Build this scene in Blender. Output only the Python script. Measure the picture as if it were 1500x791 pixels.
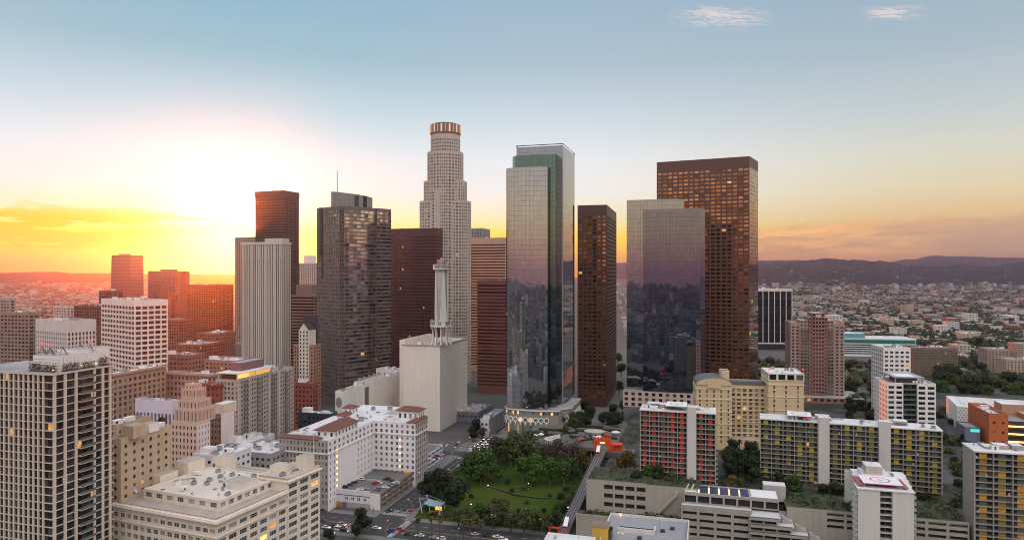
import bpy, math, random
from math import radians, sin, cos, pi, atan2, sqrt, hypot
from mathutils import Vector, Matrix

for o in list(bpy.data.objects): bpy.data.objects.remove(o)
SC = bpy.context.scene
COL = SC.collection
# ------------------------------------------------------------------ camera
F, PX, PY, ZC = 1013.0, 750.0, 398.0, 140.0      # pixels of the 1500-wide photo, horizon row, eye height in metres
cam_d = bpy.data.cameras.new('camera'); cam = bpy.data.objects.new('camera', cam_d); COL.objects.link(cam)
cam.location = (0, 0, ZC); cam.rotation_euler = (pi/2, 0, 0)
cam_d.sensor_width = 36; cam_d.lens = 36*F/1500; cam_d.shift_y = 0.0017
cam_d.clip_start = 1; cam_d.clip_end = 120000
SC.camera = cam
SC.view_settings.view_transform = 'Standard'; SC.view_settings.look = 'None'
SC.view_settings.exposure = 0.0; SC.view_settings.gamma = 1.0; SC.view_settings.use_curve_mapping = False
SC.cycles.max_bounces = 6; SC.cycles.diffuse_bounces = 3; SC.cycles.glossy_bounces = 3
SC.cycles.transmission_bounces = 2; SC.cycles.volume_bounces = 0; SC.cycles.transparent_max_bounces = 6
SC.cycles.use_denoising = True; SC.cycles.pixel_filter_type = 'BLACKMAN_HARRIS'; SC.cycles.filter_width = 1.05
SC.cycles.sample_clamp_indirect = 6
# ------------------------------------------------------------------ sky and sun
SUN_AZ, SUN_EL = radians(-21.8), radians(2.0)     # azimuth from +Y towards +X
SUNDIR = Vector((sin(SUN_AZ)*cos(SUN_EL), cos(SUN_AZ)*cos(SUN_EL), sin(SUN_EL)))

class NT:
    def __init__(s, tree): s.t = tree; s.n = tree.nodes; s.l = tree.links; s.n.clear()
    def node(s, typ, ins=None, **kw):
        n = s.n.new(typ)
        for k, v in kw.items(): setattr(n, k, v)
        for k, v in (ins or {}).items(): s.set(n.inputs[k], v)
        return n
    def set(s, sock, v):
        if isinstance(v, bpy.types.NodeSocket): s.l.new(v, sock)
        elif isinstance(v, (tuple, list)) and sock.type == 'RGBA' and len(v) == 3: sock.default_value = (*v, 1)
        else: sock.default_value = v
    def m(s, op, a, b=0.0, c=0.0, clamp=False):
        n = s.node('ShaderNodeMath', operation=op, use_clamp=clamp)
        s.set(n.inputs[0], a); s.set(n.inputs[1], b); s.set(n.inputs[2], c)
        return n.outputs[0]
    def vm(s, op, a, b=(0, 0, 0), out=0, sc=None):
        n = s.node('ShaderNodeVectorMath', operation=op)
        s.set(n.inputs[0], a); s.set(n.inputs[1], b)
        if sc is not None: s.set(n.inputs['Scale'], sc)
        return n.outputs[out]
    def mix(s, f, a, b, blend='MIX'):
        n = s.node('ShaderNodeMix', data_type='RGBA', blend_type=blend)
        s.set(n.inputs[0], f); s.set(n.inputs[6], a); s.set(n.inputs[7], b)
        return n.outputs[2]
    def ramp(s, f, stops, interp='LINEAR'):
        n = s.node('ShaderNodeValToRGB'); r = n.color_ramp; r.interpolation = interp
        while len(r.elements) < len(stops): r.elements.new(0.5)
        for e, (p, c) in zip(r.elements, stops):
            e.position = p; e.color = (*c, 1) if len(c) == 3 else c
        s.set(n.inputs[0], f); return n.outputs[0]
    def noise(s, vec, scale, detail=3, rough=.5, out=0, dist=0):
        n = s.node('ShaderNodeTexNoise', {'Vector': vec, 'Scale': scale, 'Detail': detail, 'Roughness': rough, 'Distortion': dist})
        return n.outputs[out]
    def sm(s, v, a, b):                      # smooth step 0..1 between a and b
        n = s.node('ShaderNodeMapRange', interpolation_type='SMOOTHSTEP'); n.clamp = True
        s.set(n.inputs[0], v); s.set(n.inputs[1], a); s.set(n.inputs[2], b); return n.outputs[0]

W = bpy.data.worlds.new('World'); SC.world = W; W.use_nodes = True
def make_sky():
    k = NT(W.node_tree)
    d = k.node('ShaderNodeTexCoord').outputs['Generated']
    xyz = k.node('ShaderNodeSeparateXYZ', {0: d}); x, y, z = xyz.outputs
    el = k.m('MULTIPLY', k.m('ARCSINE', z), 180/pi)                    # degrees
    eN = k.m('DIVIDE', el, 90.0, clamp=True)
    az = k.m('MULTIPLY', k.m('ARCTAN2', x, y), 180/pi)                 # degrees, 0 straight ahead
    cth = k.vm('DOT_PRODUCT', d, tuple(SUNDIR), out=1)
    th = k.m('MULTIPLY', k.m('ARCCOSINE', k.m('MINIMUM', cth, 0.99999)), 180/pi)
    hl = k.m('SQRT', k.m('ADD', k.m('MULTIPLY', x, x), k.m('MULTIPLY', y, y)))
    ch = k.m('DIVIDE', k.m('ADD', k.m('MULTIPLY', x, sin(SUN_AZ)), k.m('MULTIPLY', y, cos(SUN_AZ))), k.m('MAXIMUM', hl, 1e-4))
    da = k.m('MULTIPLY', k.m('ARCCOSINE', k.m('MAXIMUM', k.m('MINIMUM', ch, .99999), -.99999)), 180/pi)
    def R(*st): return k.ramp(eN, [(e/90, c) for e, c in st])
    top = [(30, (.38, .48, .60)), (50, (.66, .74, .92)), (90, (.85, .92, 1.15))]
    r1 = R((0, (1.5, .60, .0)), (1.7, (1.55, .86, .0)), (3.0, (1.25, .94, .05)), (4.4, (1.0, .96, .60)), (6.5, (.95, .95, .92)),
           (9, (.87, .90, .92)), (12.5, (.63, .73, .79)), (16.5, (.42, .55, .64)), (21.5, (.33, .48, .60)), *top)
    r2 = R((0, (.86, .34, .12)), (1.5, (.92, .42, .14)), (3.6, (.90, .58, .26)), (6, (.84, .72, .46)), (8.5, (.74, .73, .60)),
           (11.5, (.57, .64, .64)), (16, (.40, .51, .58)), (21.5, (.31, .44, .55)), *top)
    r3 = R((0, (.62, .30, .28)), (1.2, (.95, .46, .32)), (3.0, (1.05, .68, .36)), (5.5, (.98, .76, .50)), (9, (.76, .70, .62)), (15, (.66, .67, .69)),
           (24, (1.05, 1.02, 1.02)), (38, (2.2, 2.02, 1.86)), (62, (1.9, 1.82, 1.8)), (90, (1.0, 1.08, 1.3)))  # sky behind the viewer, raised above natural brightness to light the facades
    g3 = k.m('MULTIPLY', k.m('EXPONENT', k.m('MULTIPLY', k.m('MULTIPLY', th, th), -1/250.0)), k.sm(el, 2.5, 8))
    r1 = k.vm('MAXIMUM', k.vm('SUBTRACT', r1, k.vm('SCALE', (.52, .10, .02), sc=g3)), (0, 0, 0))
    c = k.mix(k.sm(da, 22, 56), r1, r2)
    c = k.mix(k.sm(da, 60, 125), c, r3)
    # streaks of cloud: direction-space noise stretched along the horizon
    sv = k.node('ShaderNodeCombineXYZ', {0: k.m('MULTIPLY', az, .14), 1: k.m('ADD', k.m('MULTIPLY', el, .95), k.m('MULTIPLY', az, -.035)), 2: 5.7}).outputs[0]
    n1 = k.noise(sv, 1.0, 5, .55, dist=.5)
    sv2 = k.node('ShaderNodeCombineXYZ', {0: k.m('MULTIPLY', az, .055), 1: k.m('ADD', k.m('MULTIPLY', el, .34), k.m('MULTIPLY', az, .012)), 2: 8.3}).outputs[0]
    n2 = k.noise(sv2, 1.0, 6, .6, dist=.8)
    left = k.m('MULTIPLY', k.sm(el, .9, 1.8), k.m('SUBTRACT', 1.0, k.sm(el, 3.6, 5.4)))
    left = k.m('MULTIPLY', left, k.m('MULTIPLY', k.sm(az, -75, -50), k.m('SUBTRACT', 1.0, k.sm(az, -23, -18))))
    mL = k.m('MULTIPLY', left, k.sm(n1, .50, .56))
    c = k.mix(mL, c, (1.12, .66, .0))
    # bank of cloud on the right above the hills
    edge = k.m('ADD', k.m('ADD', 3.0, k.m('MULTIPLY', k.m('SUBTRACT', n2, .5), 3.6)), k.m('MULTIPLY', k.sm(az, 18, 28), .7))
    bank = k.m('SUBTRACT', 1.0, k.sm(k.m('SUBTRACT', el, edge), -.5, .25))
    bank = k.m('MULTIPLY', bank, k.m('MULTIPLY', k.sm(az, 10, 20), k.m('SUBTRACT', 1.0, k.sm(az, 50, 75))))
    tex = k.sm(n1, .38, .66)
    cb = k.mix(tex, (.72, .42, .24), (1.3, .66, .22))
    cb = k.mix(k.sm(el, 1.9, .5), cb, (1.25, .52, .16))
    cb = k.mix(k.m('MULTIPLY', k.sm(az, 22, 36), .75), cb, (.64, .42, .29))
    c = k.mix(k.m('MULTIPLY', bank, .9), c, cb)
    # two wisps of cirrus high on the right
    def wisp(a0, a1, e0, e1, amt, tilt):
        nonlocal c
        ee = k.m('ADD', el, k.m('MULTIPLY', k.m('SUBTRACT', az, (a0+a1)/2), tilt))
        v = k.node('ShaderNodeCombineXYZ', {0: k.m('MULTIPLY', az, .55), 1: k.m('MULTIPLY', ee, 3.4), 2: a0}).outputs[0]
        n = k.noise(v, 1.0, 5, .62, dist=1.0)
        w_, h_ = (a1-a0)/2, (e1-e0)/2
        mx = k.m('SUBTRACT', 1.0, k.sm(k.m('ABSOLUTE', k.m('SUBTRACT', az, (a0+a1)/2)), .15*w_, w_))
        my = k.m('SUBTRACT', 1.0, k.sm(k.m('ABSOLUTE', k.m('SUBTRACT', ee, (e0+e1)/2)), .15*h_, h_))
        f = k.m('MULTIPLY', k.m('MULTIPLY', mx, my), k.sm(n, .38, .62))
        c = k.mix(k.m('MULTIPLY', f, amt), c, (.74, .68, .66))
    wisp(12.2, 21.4, 18.3, 20.5, .95, .15)
    wisp(26.2, 31.4, 17.45, 18.75, 1.0, .12)
    # glow round the sun
    g = k.m('EXPONENT', k.m('MULTIPLY', k.m('MULTIPLY', th, th), -1/22.0))
    g2 = k.m('EXPONENT', k.m('MULTIPLY', th, -1/7.0))
    c = k.mix(1.0, c, k.vm('SCALE', (1.6, 1.4, .95), sc=g), 'ADD')
    c = k.mix(1.0, c, k.vm('SCALE', (.10, .10, .08), sc=g2), 'ADD')
    c = k.mix(k.sm(el, -.2, -3.0), c, (.16, .14, .14))
    nis = k.node('ShaderNodeTexSky', sky_type='NISHITA', sun_disc=False)
    nis.sun_elevation = SUN_EL; nis.sun_rotation = SUN_AZ; nis.altitude = 100
    b1 = k.node('ShaderNodeBackground', {'Color': nis.outputs[0], 'Strength': .012})
    b2 = k.node('ShaderNodeBackground', {'Color': c, 'Strength': 1.0})
    ad = k.node('ShaderNodeAddShader', {0: b1.outputs[0], 1: b2.outputs[0]})
    k.node('ShaderNodeOutputWorld', {'Surface': ad.outputs[0]})
make_sky()
W.cycles.sampling_method = 'MANUAL'; W.cycles.sample_map_resolution = 512
sun_d = bpy.data.lights.new('sun', 'SUN'); sun_d.energy = 5.0; sun_d.angle = radians(.5); sun_d.color = (1.0, .165, .012)
sun = bpy.data.objects.new('sun', sun_d); COL.objects.link(sun)
sun.rotation_euler = SUNDIR.to_track_quat('Z', 'Y').to_euler()

# ------------------------------------------------------------------ pixel <-> place
RNG = random.Random(11)
A0 = 16.0
U0 = Vector((sin(radians(A0)), cos(radians(A0)), 0)); V0 = Vector((cos(radians(A0)), -sin(radians(A0)), 0))
K0 = Vector((-77.7, 395.6, 0))                     # kerb corner: origin of the street grid (p along V0, q along U0)
def gx(px, D): return (px-PX)/F*D
def gz(py, D): return ZC-(py-PY)/F*D
def G(px, py, z=0.0):
    D = (ZC-z)*F/(py-PY); return Vector((gx(px, D), D, z))
def PQ(p, q, z=0.0): v = K0+V0*p+U0*q; v.z = z; return v
def toPQ(v): d = v-K0; return d.dot(V0), d.dot(U0)
def park_z(p, q): return max(0.0, min(1.0, (q-4)/100))*13.0
def GP(px, py):                                    # point on the sloping park
    z = 0.0
    for _ in range(12):
        v = G(px, py, z); p, q = toPQ(v); z = park_z(p, q)
    return G(px, py, z)

# ------------------------------------------------------------------ mesh builder
class MB:
    def __init__(s): s.v = []; s.f = []; s.m = []; s.uv = []; s.mats = []; s.smooth = []; s.M = None
    def mi(s, mat):
        if mat not in s.mats: s.mats.append(mat)
        return s.mats.index(mat)
    def face(s, pts, mat, uv=None, smooth=False):
        b = len(s.v)
        for p in pts:
            p = Vector(p)
            s.v.append(tuple(s.M @ p) if s.M else tuple(p))
        s.f.append(tuple(range(b, b+len(pts)))); s.m.append(s.mi(mat)); s.uv.append(uv); s.smooth.append(smooth)
    def box(s, x0, x1, y0, y1, z0, z1, mat, top=None, bottom=False):
        a, b, c, d = (x0, y0), (x1, y0), (x1, y1), (x0, y1)
        for p, q in ((a, b), (b, c), (c, d), (d, a)):
            s.face([(*p, z0), (*q, z0), (*q, z1), (*p, z1)], mat)
        s.face([(*a, z1), (*b, z1), (*c, z1), (*d, z1)], top or mat)
        if bottom: s.face([(*d, z0), (*c, z0), (*b, z0), (*a, z0)], mat)
    def prism(s, poly, z0, z1, mat, top=None, cap=True, bottom=False, smooth=False):
        n = len(poly); per = 0
        for i in range(n):
            p, q = poly[i], poly[(i+1) % n]; L = hypot(q[0]-p[0], q[1]-p[1])
            s.face([(p[0], p[1], z0), (q[0], q[1], z0), (q[0], q[1], z1), (p[0], p[1], z1)], mat,
                   [(per, z0), (per+L, z0), (per+L, z1), (per, z1)], smooth)
            per += L
        if cap: s.face([(p[0], p[1], z1) for p in poly], top or mat)
        if bottom: s.face([(p[0], p[1], z0) for p in reversed(poly)], mat)
    def cyl(s, cx, cy, z0, z1, r, n, mat, r1=None, cap=True, smooth=True):
        r1 = r if r1 is None else r1
        P = [(cos(2*pi*i/n), sin(2*pi*i/n)) for i in range(n)]
        for i in range(n):
            a, b = P[i], P[(i+1) % n]
            s.face([(cx+a[0]*r, cy+a[1]*r, z0), (cx+b[0]*r, cy+b[1]*r, z0), (cx+b[0]*r1, cy+b[1]*r1, z1), (cx+a[0]*r1, cy+a[1]*r1, z1)], mat, None, smooth)
        if cap: s.face([(cx+a[0]*r1, cy+a[1]*r1, z1) for a in P], mat)
    def bar(s, p, q, r, mat, n=4, r1=None):
        p, q = Vector(p), Vector(q); d = (q-p).normalized(); r1 = r if r1 is None else r1
        a = d.cross(Vector((0, 0, 1)) if abs(d.z) < .9 else Vector((1, 0, 0))).normalized(); b = d.cross(a)
        ring = lambda c, rr: [c+(a*cos(2*pi*i/n+pi/4)+b*sin(2*pi*i/n+pi/4))*rr for i in range(n)]
        A, B = ring(p, r), ring(q, r1)
        for i in range(n): s.face([A[i], A[(i+1) % n], B[(i+1) % n], B[i]], mat)
        s.face(list(reversed(A)), mat); s.face(B, mat)
    def mesh(s, name):
        me = bpy.data.meshes.new(name); me.from_pydata(s.v, [], s.f)
        for m in s.mats: me.materials.append(m)
        me.polygons.foreach_set('material_index', s.m)
        me.polygons.foreach_set('use_smooth', s.smooth)
        uvl = me.uv_layers.new(name='UVMap'); out = []
        for f, uv, poly in zip(s.f, s.uv, me.polygons):
            if uv: 
                for t in uv: out += t
                continue
            n = poly.normal
            if abs(n.z) > .7:
                for i in f: out += (s.v[i][0], s.v[i][1])
            else:
                l = hypot(n.x, n.y) or 1; tx, ty = -n.y/l, n.x/l
                for i in f: out += (s.v[i][0]*tx+s.v[i][1]*ty, s.v[i][2])
        uvl.data.foreach_set('uv', out)
        me.update(); return me
    def build(s, name, parent=None, **kw):
        if not s.f: return None
        return put(name, s.mesh(name), parent, **kw)

def put(name, me, parent=None, loc=None, rz=None, label=None, cat=None, group=None, kind=None):
    o = bpy.data.objects.new(name, me); COL.objects.link(o)
    if parent: o.parent = parent
    if loc is not None: o.location = loc
    if rz is not None: o.rotation_euler = (0, 0, rz)
    tag(o, label, cat, group, kind); return o
def tag(o, label=None, cat=None, group=None, kind=None):
    if label: o['label'] = label
    if cat: o['category'] = cat
    if group: o['group'] = group
    if kind: o['kind'] = kind
    return o
def thing(name, label, cat, loc, rz=0.0, group=None):
    return put(name, None, None, loc, rz, label, cat, group)
def dup(root, loc, rz=0.0, label=None, group=None, scale=None, color=None):
    r = root.copy(); COL.objects.link(r); r.location = loc; r.rotation_euler = (0, 0, rz)
    if label: r['label'] = label
    if group: r['group'] = group
    if scale: r.scale = scale
    if color: r.color = color
    for ch in list(root.children):
        c = ch.copy(); COL.objects.link(c); c.parent = r
        if color: c.color = color
        for g in ch.children:
            d = g.copy(); COL.objects.link(d); d.parent = c
            if color: d.color = color
    return r

# ------------------------------------------------------------------ materials
def newmat(name):
    m = bpy.data.materials.new(name); m.use_nodes = True; return m, NT(m.node_tree)
def finish(k, **ins):
    b = k.node('ShaderNodeBsdfPrincipled')
    for n, v in ins.items(): k.set(b.inputs[n.replace('_', ' ')], v)
    k.node('ShaderNodeOutputMaterial', {'Surface': b.outputs[0]}); return b
def isl_rand(k):
    g = k.node('ShaderNodeNewGeometry').outputs['Random Per Island']; o = k.node('ShaderNodeObjectInfo').outputs['Random']
    return k.m('FRACT', k.m('ADD', g, o))
_wc = {}
def wall(name, col, var=.20, rough=.85, streak=.26, fine=.12, joint=None, jc=.75):
    """weathered masonry / concrete; joint=(w,h) adds panel joints in metres"""
    if name in _wc: return _wc[name]
    m, k = newmat(name)
    oc = k.node('ShaderNodeTexCoord').outputs['Object']
    big = k.noise(oc, .045, 4, .6)
    st = k.noise(k.vm('MULTIPLY', oc, (.55, .55, .035)), 1.0, 4, .6)
    fn = k.noise(oc, 1.3, 4, .7)
    f = k.m('ADD', 1.0, k.m('MULTIPLY', k.m('SUBTRACT', big, .5), var*2))
    f = k.m('MULTIPLY', f, k.m('ADD', 1.0, k.m('MULTIPLY', k.m('SUBTRACT', st, .5), streak*2)))
    f = k.m('MULTIPLY', f, k.m('ADD', 1.0, k.m('MULTIPLY', k.m('SUBTRACT', fn, .5), fine*2)))
    if joint:
        uv = k.node('ShaderNodeSeparateXYZ', {0: k.node('ShaderNodeTexCoord').outputs['UV']})
        ln = None
        for i, wd in enumerate(joint):
            if not wd: continue
            fr = k.m('FRACT', k.m('DIVIDE', uv.outputs[i], wd)); l = k.m('LESS_THAN', fr, .12/wd)
            ln = l if ln is None else k.m('MAXIMUM', ln, l)
        f = k.m('MULTIPLY', f, k.m('SUBTRACT', 1.0, k.m('MULTIPLY', ln, 1-jc)))
    c = k.vm('SCALE', col, sc=f)
    bmp = k.node('ShaderNodeBump', {'Height': fn, 'Strength': .25, 'Distance': .1}).outputs[0]
    finish(k, Base_Color=c, Roughness=rough, Normal=bmp); _wc[name] = m; return m
def glass(name, col=(.035, .04, .042), blind=(.30, .28, .25), nb=.28, lit=.012, rough=.07, lc=(1.0, .50, .14), le=.9, spec=.32, metal=0.0):
    """window pane: each pane dark, half blinded or lit by its own random number"""
    if name in _wc: return _wc[name]
    m, k = newmat(name); r = isl_rand(k)
    r2 = k.m('FRACT', k.m('MULTIPLY', r, 37.7)); r3 = k.m('FRACT', k.m('MULTIPLY', r, 91.3))
    base = k.vm('SCALE', col, sc=k.m('ADD', .25, k.m('MULTIPLY', r2, 1.4)))
    isb = k.m('LESS_THAN', r3, nb)
    base = k.mix(k.m('MULTIPLY', isb, k.m('ADD', .25, k.m('MULTIPLY', r2, .6))), base, blind)
    isl = k.m('GREATER_THAN', r, 1-lit)
    nz = k.noise(k.node('ShaderNodeTexCoord').outputs['Object'], .9, 2)
    es = k.m('MULTIPLY', isl, k.m('MULTIPLY', k.m('ADD', .25, k.m('MULTIPLY', r2, .9)), k.m('MULTIPLY', nz, 2*le)))
    finish(k, Base_Color=base, Roughness=k.m('ADD', rough, k.m('MULTIPLY', isb, .15)), Specular_IOR_Level=spec, Metallic=metal,
           Emission_Color=lc, Emission_Strength=es)
    _wc[name] = m; return m
def mirror(name, tint, cw, ch, lw=.12, line=(.05, .05, .055), rough=.03, wob=.012, band=None, spec=None, lit=0.0):
    """curtain wall: mirror panes with slightly uneven flatness in a grid of mullions (UV in metres)"""
    m, k = newmat(name)
    uv = k.node('ShaderNodeTexCoord').outputs['UV']; s = k.node('ShaderNodeSeparateXYZ', {0: uv})
    cu, cv = k.m('DIVIDE', s.outputs[0], cw), k.m('DIVIDE', s.outputs[1], ch)
    cell = k.node('ShaderNodeCombineXYZ', {0: k.m('FLOOR', cu), 1: k.m('FLOOR', cv)}).outputs[0]
    wn = k.node('ShaderNodeTexWhiteNoise', {'Vector': cell}, noise_dimensions='3D')
    fu, fv = k.m('FRACT', cu), k.m('FRACT', cv)
    ln = k.m('MAXIMUM', k.m('LESS_THAN', fu, lw/cw), k.m('LESS_THAN', fv, lw*1.3/ch))
    tv = k.m('ADD', .94, k.m('MULTIPLY', wn.outputs[0], .10))
    c = k.vm('SCALE', tint, sc=tv)
    if band:                                                   # opaque spandrel strip at each floor
        inb = k.m('LESS_THAN', fv, band[0]); c = k.mix(inb, c, band[1])
    c = k.mix(ln, c, line)
    geo = k.node('ShaderNodeNewGeometry').outputs['Normal']
    jit = k.vm('SCALE', k.vm('SUBTRACT', wn.outputs[1], (.5, .5, .5)), sc=wob)
    nlow = k.node('ShaderNodeTexNoise', {'Vector': k.node('ShaderNodeCombineXYZ', {0: cu, 1: cv}).outputs[0], 'Scale': .9, 'Detail': 1.0}).outputs[1]
    jit = k.vm('ADD', jit, k.vm('SCALE', k.vm('SUBTRACT', nlow, (.5, .5, .5)), sc=wob*1.2))
    nrm = k.vm('NORMALIZE', k.vm('ADD', geo, jit))
    isl = k.m('GREATER_THAN', k.node('ShaderNodeSeparateColor', {0: wn.outputs[1]}).outputs[2], 1-lit)
    finish(k, Base_Color=c, Metallic=k.m('SUBTRACT', .96, k.m('MULTIPLY', ln, .6)), Roughness=k.m('ADD', rough, k.m('MULTIPLY', ln, .35)), Normal=nrm,
           Emission_Color=(1, .6, .25), Emission_Strength=k.m('MULTIPLY', isl, .9))
    return m
def plain(name, col, rough=.6, metal=0.0, emit=0.0, ecol=None, objcol=False, spec=.5):
    if name in _wc: return _wc[name]
    m, k = newmat(name)
    c = k.node('ShaderNodeObjectInfo').outputs['Color'] if objcol else col
    kw = dict(Base_Color=c, Roughness=rough, Metallic=metal, Specular_IOR_Level=spec)
    if emit: kw.update(Emission_Color=ecol or col, Emission_Strength=emit)
    finish(k, **kw); _wc[name] = m; return m
def leafmat(name, col, var=.5, hue=None):
    m, k = newmat(name)
    r = k.node('ShaderNodeNewGeometry').outputs['Random Per Island']; ob = k.node('ShaderNodeObjectInfo').outputs['Random']
    nz = k.noise(k.node('ShaderNodeTexCoord').outputs['Object'], .35, 3)
    f = k.m('MULTIPLY', k.m('ADD', 1-var, k.m('MULTIPLY', r, 2*var)), k.m('ADD', .45, k.m('MULTIPLY', nz, 1.1)))
    c = k.vm('SCALE', col, sc=k.m('MULTIPLY', f, k.m('ADD', .8, k.m('MULTIPLY', ob, .4))))
    if hue: c = k.mix(k.m('MULTIPLY', k.sm(r, .75, 1.0), .7), c, hue)
    finish(k, Base_Color=c, Roughness=.7, Specular_IOR_Level=.25); return m
def isl_ramp(name, stops, rough=.8, noise=.25):
    m, k = newmat(name); r = isl_rand(k)
    c = k.ramp(r, stops, 'CONSTANT'); nz = k.noise(k.node('ShaderNodeTexCoord').outputs['Object'], .08, 3)
    c = k.mix(1.0, c, k.vm('SCALE', (1, 1, 1), sc=k.m('ADD', 1-noise, k.m('MULTIPLY', nz, 2*noise))), 'MULTIPLY')
    finish(k, Base_Color=c, Roughness=rough); return m

CONC = wall('concrete', (.42, .40, .37)); WHITE = wall('white_paint', (.74, .72, .70), .08, .7, .14)
CREAM = wall('cream_stone', (.58, .50, .40)); BEIGE = wall('beige_stucco', (.50, .39, .27))
TAN = wall('tan_stucco', (.40, .30, .22)); BROWN = wall('brown_brick', (.22, .12, .085)); RUST = wall('rust_brick', (.26, .07, .045))
GREY = wall('grey_concrete', (.33, .31, .29)); DARK = wall('dark_granite', (.07, .05, .05), .1, .4); PINK = wall('pink_stone', (.55, .42, .37))
TERRA = wall('terracotta_tile', (.16, .065, .045), .2, .8, .1); LAVW = wall('cool_white', (.66, .66, .70), .1, .7, .16)
ROOFW = wall('white_membrane', (.62, .62, .64), .5, .8, .0, .3); ROOFG = wall('grey_membrane', (.30, .29, .29), .5, .85, .0, .3)
ROOFT = wall('tan_membrane', (.42, .38, .33), .5, .85, .0, .3)
METAL = plain('galvanised_metal', (.38, .38, .40), .45, .6); DMETAL = plain('dark_metal', (.05, .05, .055), .5, .4)
WMETAL = plain('white_metal', (.72, .72, .72), .45); RAIL = plain('railing_metal', (.16, .16, .16), .5, .3)
FRAME = plain('window_frame', (.25, .24, .22), .5); WFRAME = plain('white_frame', (.6, .6, .6), .5); DFRAME = plain('dark_frame', (.04, .04, .04), .5)
GL = glass('window_glass', (.026, .03, .032)); GLD = glass('dark_glass', (.022, .026, .028), (.16, .15, .14), .22, .007)
GLB = glass('beacon_glass', (.03, .05, .055), (.42, .42, .40), .35, .05, le=1.8)
GLC = glass('copper_glass', (.42, .20, .10), (.30, .13, .07), .25, .003, .04, metal=.92)
GLR = glass('red_brown_glass', (.16, .08, .06), (.14, .07, .06), .2, .003, .06, metal=.85)
GLS = glass('silver_glass', (.36, .36, .38), (.25, .25, .25), .2, .004, .05, metal=.9)
# ------------------------------------------------------------------ building kit
def offset(poly, d):
    """offset a counter-clockwise polygon outwards by d"""
    n = len(poly); out = []
    for i in range(n):
        p0, p1, p2 = Vector(poly[i-1]).to_2d(), Vector(poly[i]).to_2d(), Vector(poly[(i+1) % n]).to_2d()
        a, b = (p1-p0).normalized(), (p2-p1).normalized()
        na, nb = Vector((a.y, -a.x)), Vector((b.y, -b.x)); k = 1+na.dot(nb)
        out.append(tuple(p1+(na+nb)*(d/max(k, .3))))
    return out
def inside(poly, x, y):
    c = False; n = len(poly)
    for i in range(n):
        (x1, y1), (x2, y2) = poly[i], poly[(i+1) % n]
        if (y1 > y) != (y2 > y) and x < (x2-x1)*(y-y1)/(y2-y1)+x1: c = not c
    return c
def rect(w, d, x=0, y=0): return [(x, y), (x+w, y), (x+w, y+d), (x, y+d)]
def facade(mb, wins, p, q, z0, z1, mat, nx, nz, ww=.6, wh=.55, sill=.25, dep=.35, mx=0.0, rev=None, bay0=None, cols=None):
    """wall p->q (outside to the right) from z0 to z1 with nx x nz recessed openings; openings go to wins"""
    p, q = Vector((*p, 0)), Vector((*q, 0)); L = (q-p).length; a = (q-p)/L; n = Vector((a.y, -a.x, 0)); rev = rev or mat
    P = lambda x, z, d=0.0: p+a*x+Vector((0, 0, z))-n*d
    if nx == 0 or nz == 0:
        mb.face([P(0, z0), P(L, z0), P(L, z1), P(0, z1)], mat); return
    pitch = (L-2*mx)/nx; fh = (z1-z0)/nz
    xs = cols or [(mx+(i+.5-ww/2)*pitch, mx+(i+.5+ww/2)*pitch) for i in range(nx)]
    zs = [(z0+(j+sill)*fh, z0+(j+sill+wh)*fh) for j in range(nz)]
    zp = z0
    for (za, zb) in zs:
        if za-zp > 1e-3: mb.face([P(0, zp), P(L, zp), P(L, za), P(0, za)], mat)
        xp = 0.0
        for (xa, xb) in xs:
            if xa-xp > 1e-3: mb.face([P(xp, za), P(xa, za), P(xa, zb), P(xp, zb)], mat)
            if dep > 0:
                mb.face([P(xa, za), P(xb, za), P(xb, za, dep), P(xa, za, dep)], rev)
                mb.face([P(xa, zb, dep), P(xb, zb, dep), P(xb, zb), P(xa, zb)], rev)
                mb.face([P(xa, zb), P(xa, za), P(xa, za, dep), P(xa, zb, dep)], rev)
                mb.face([P(xb, za), P(xb, zb), P(xb, zb, dep), P(xb, za, dep)], rev)
            wins.append((P((xa+xb)/2, (za+zb)/2, dep), n, xb-xa, zb-za))
            xp = xb
        if L-xp > 1e-3: mb.face([P(xp, za), P(L, za), P(L, zb), P(xp, zb)], mat)
        zp = zb
    if z1-zp > 1e-3: mb.face([P(0, zp), P(L, zp), P(L, z1), P(0, z1)], mat)
def win_geo(mb, w, h, gm, fm, style):
    """a window facing -y, centred on the origin"""
    mb.face([(-w/2, 0, -h/2), (w/2, 0, -h/2), (w/2, 0, h/2), (-w/2, 0, h/2)], gm)
    if style == 'pane': return
    def bar(x0, x1, z0, z1):
        y = -.07
        mb.face([(x0, y, z0), (x1, y, z0), (x1, y, z1), (x0, y, z1)], fm)
        mb.face([(x0, 0, z0), (x0, y, z0), (x0, y, z1), (x0, 0, z1)], fm); mb.face([(x1, y, z0), (x1, 0, z0), (x1, 0, z1), (x1, y, z1)], fm)
    n = int(style[4:] or 2) if style.startswith('sash') else 1
    t = .05
    for i in range(1, n):
        x = -w/2+w*i/n; bar(x-t, x+t, -h/2, h/2)
    if style.startswith('sash'): 
        for i in range(n): bar(-w/2+w*i/n+t, -w/2+w*(i+1)/n-t, -.04, .04)
    if style == 'hung': bar(-w/2, w/2, -.05, .05)
_wm = {}
def proj_area(root, c, n, w, h):
    wc = root.matrix_basis @ c; d = Vector((0, 0, ZC))-wc; L = d.length
    nn = root.matrix_basis.to_3x3() @ n; y = max(wc.y, 1)
    if abs(wc.x/y) > .76 or (ZC-wc.z)/y > .40: return 0
    return w*h*max(0, nn.dot(d)/L)*(F*.6827/L)**2
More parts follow.
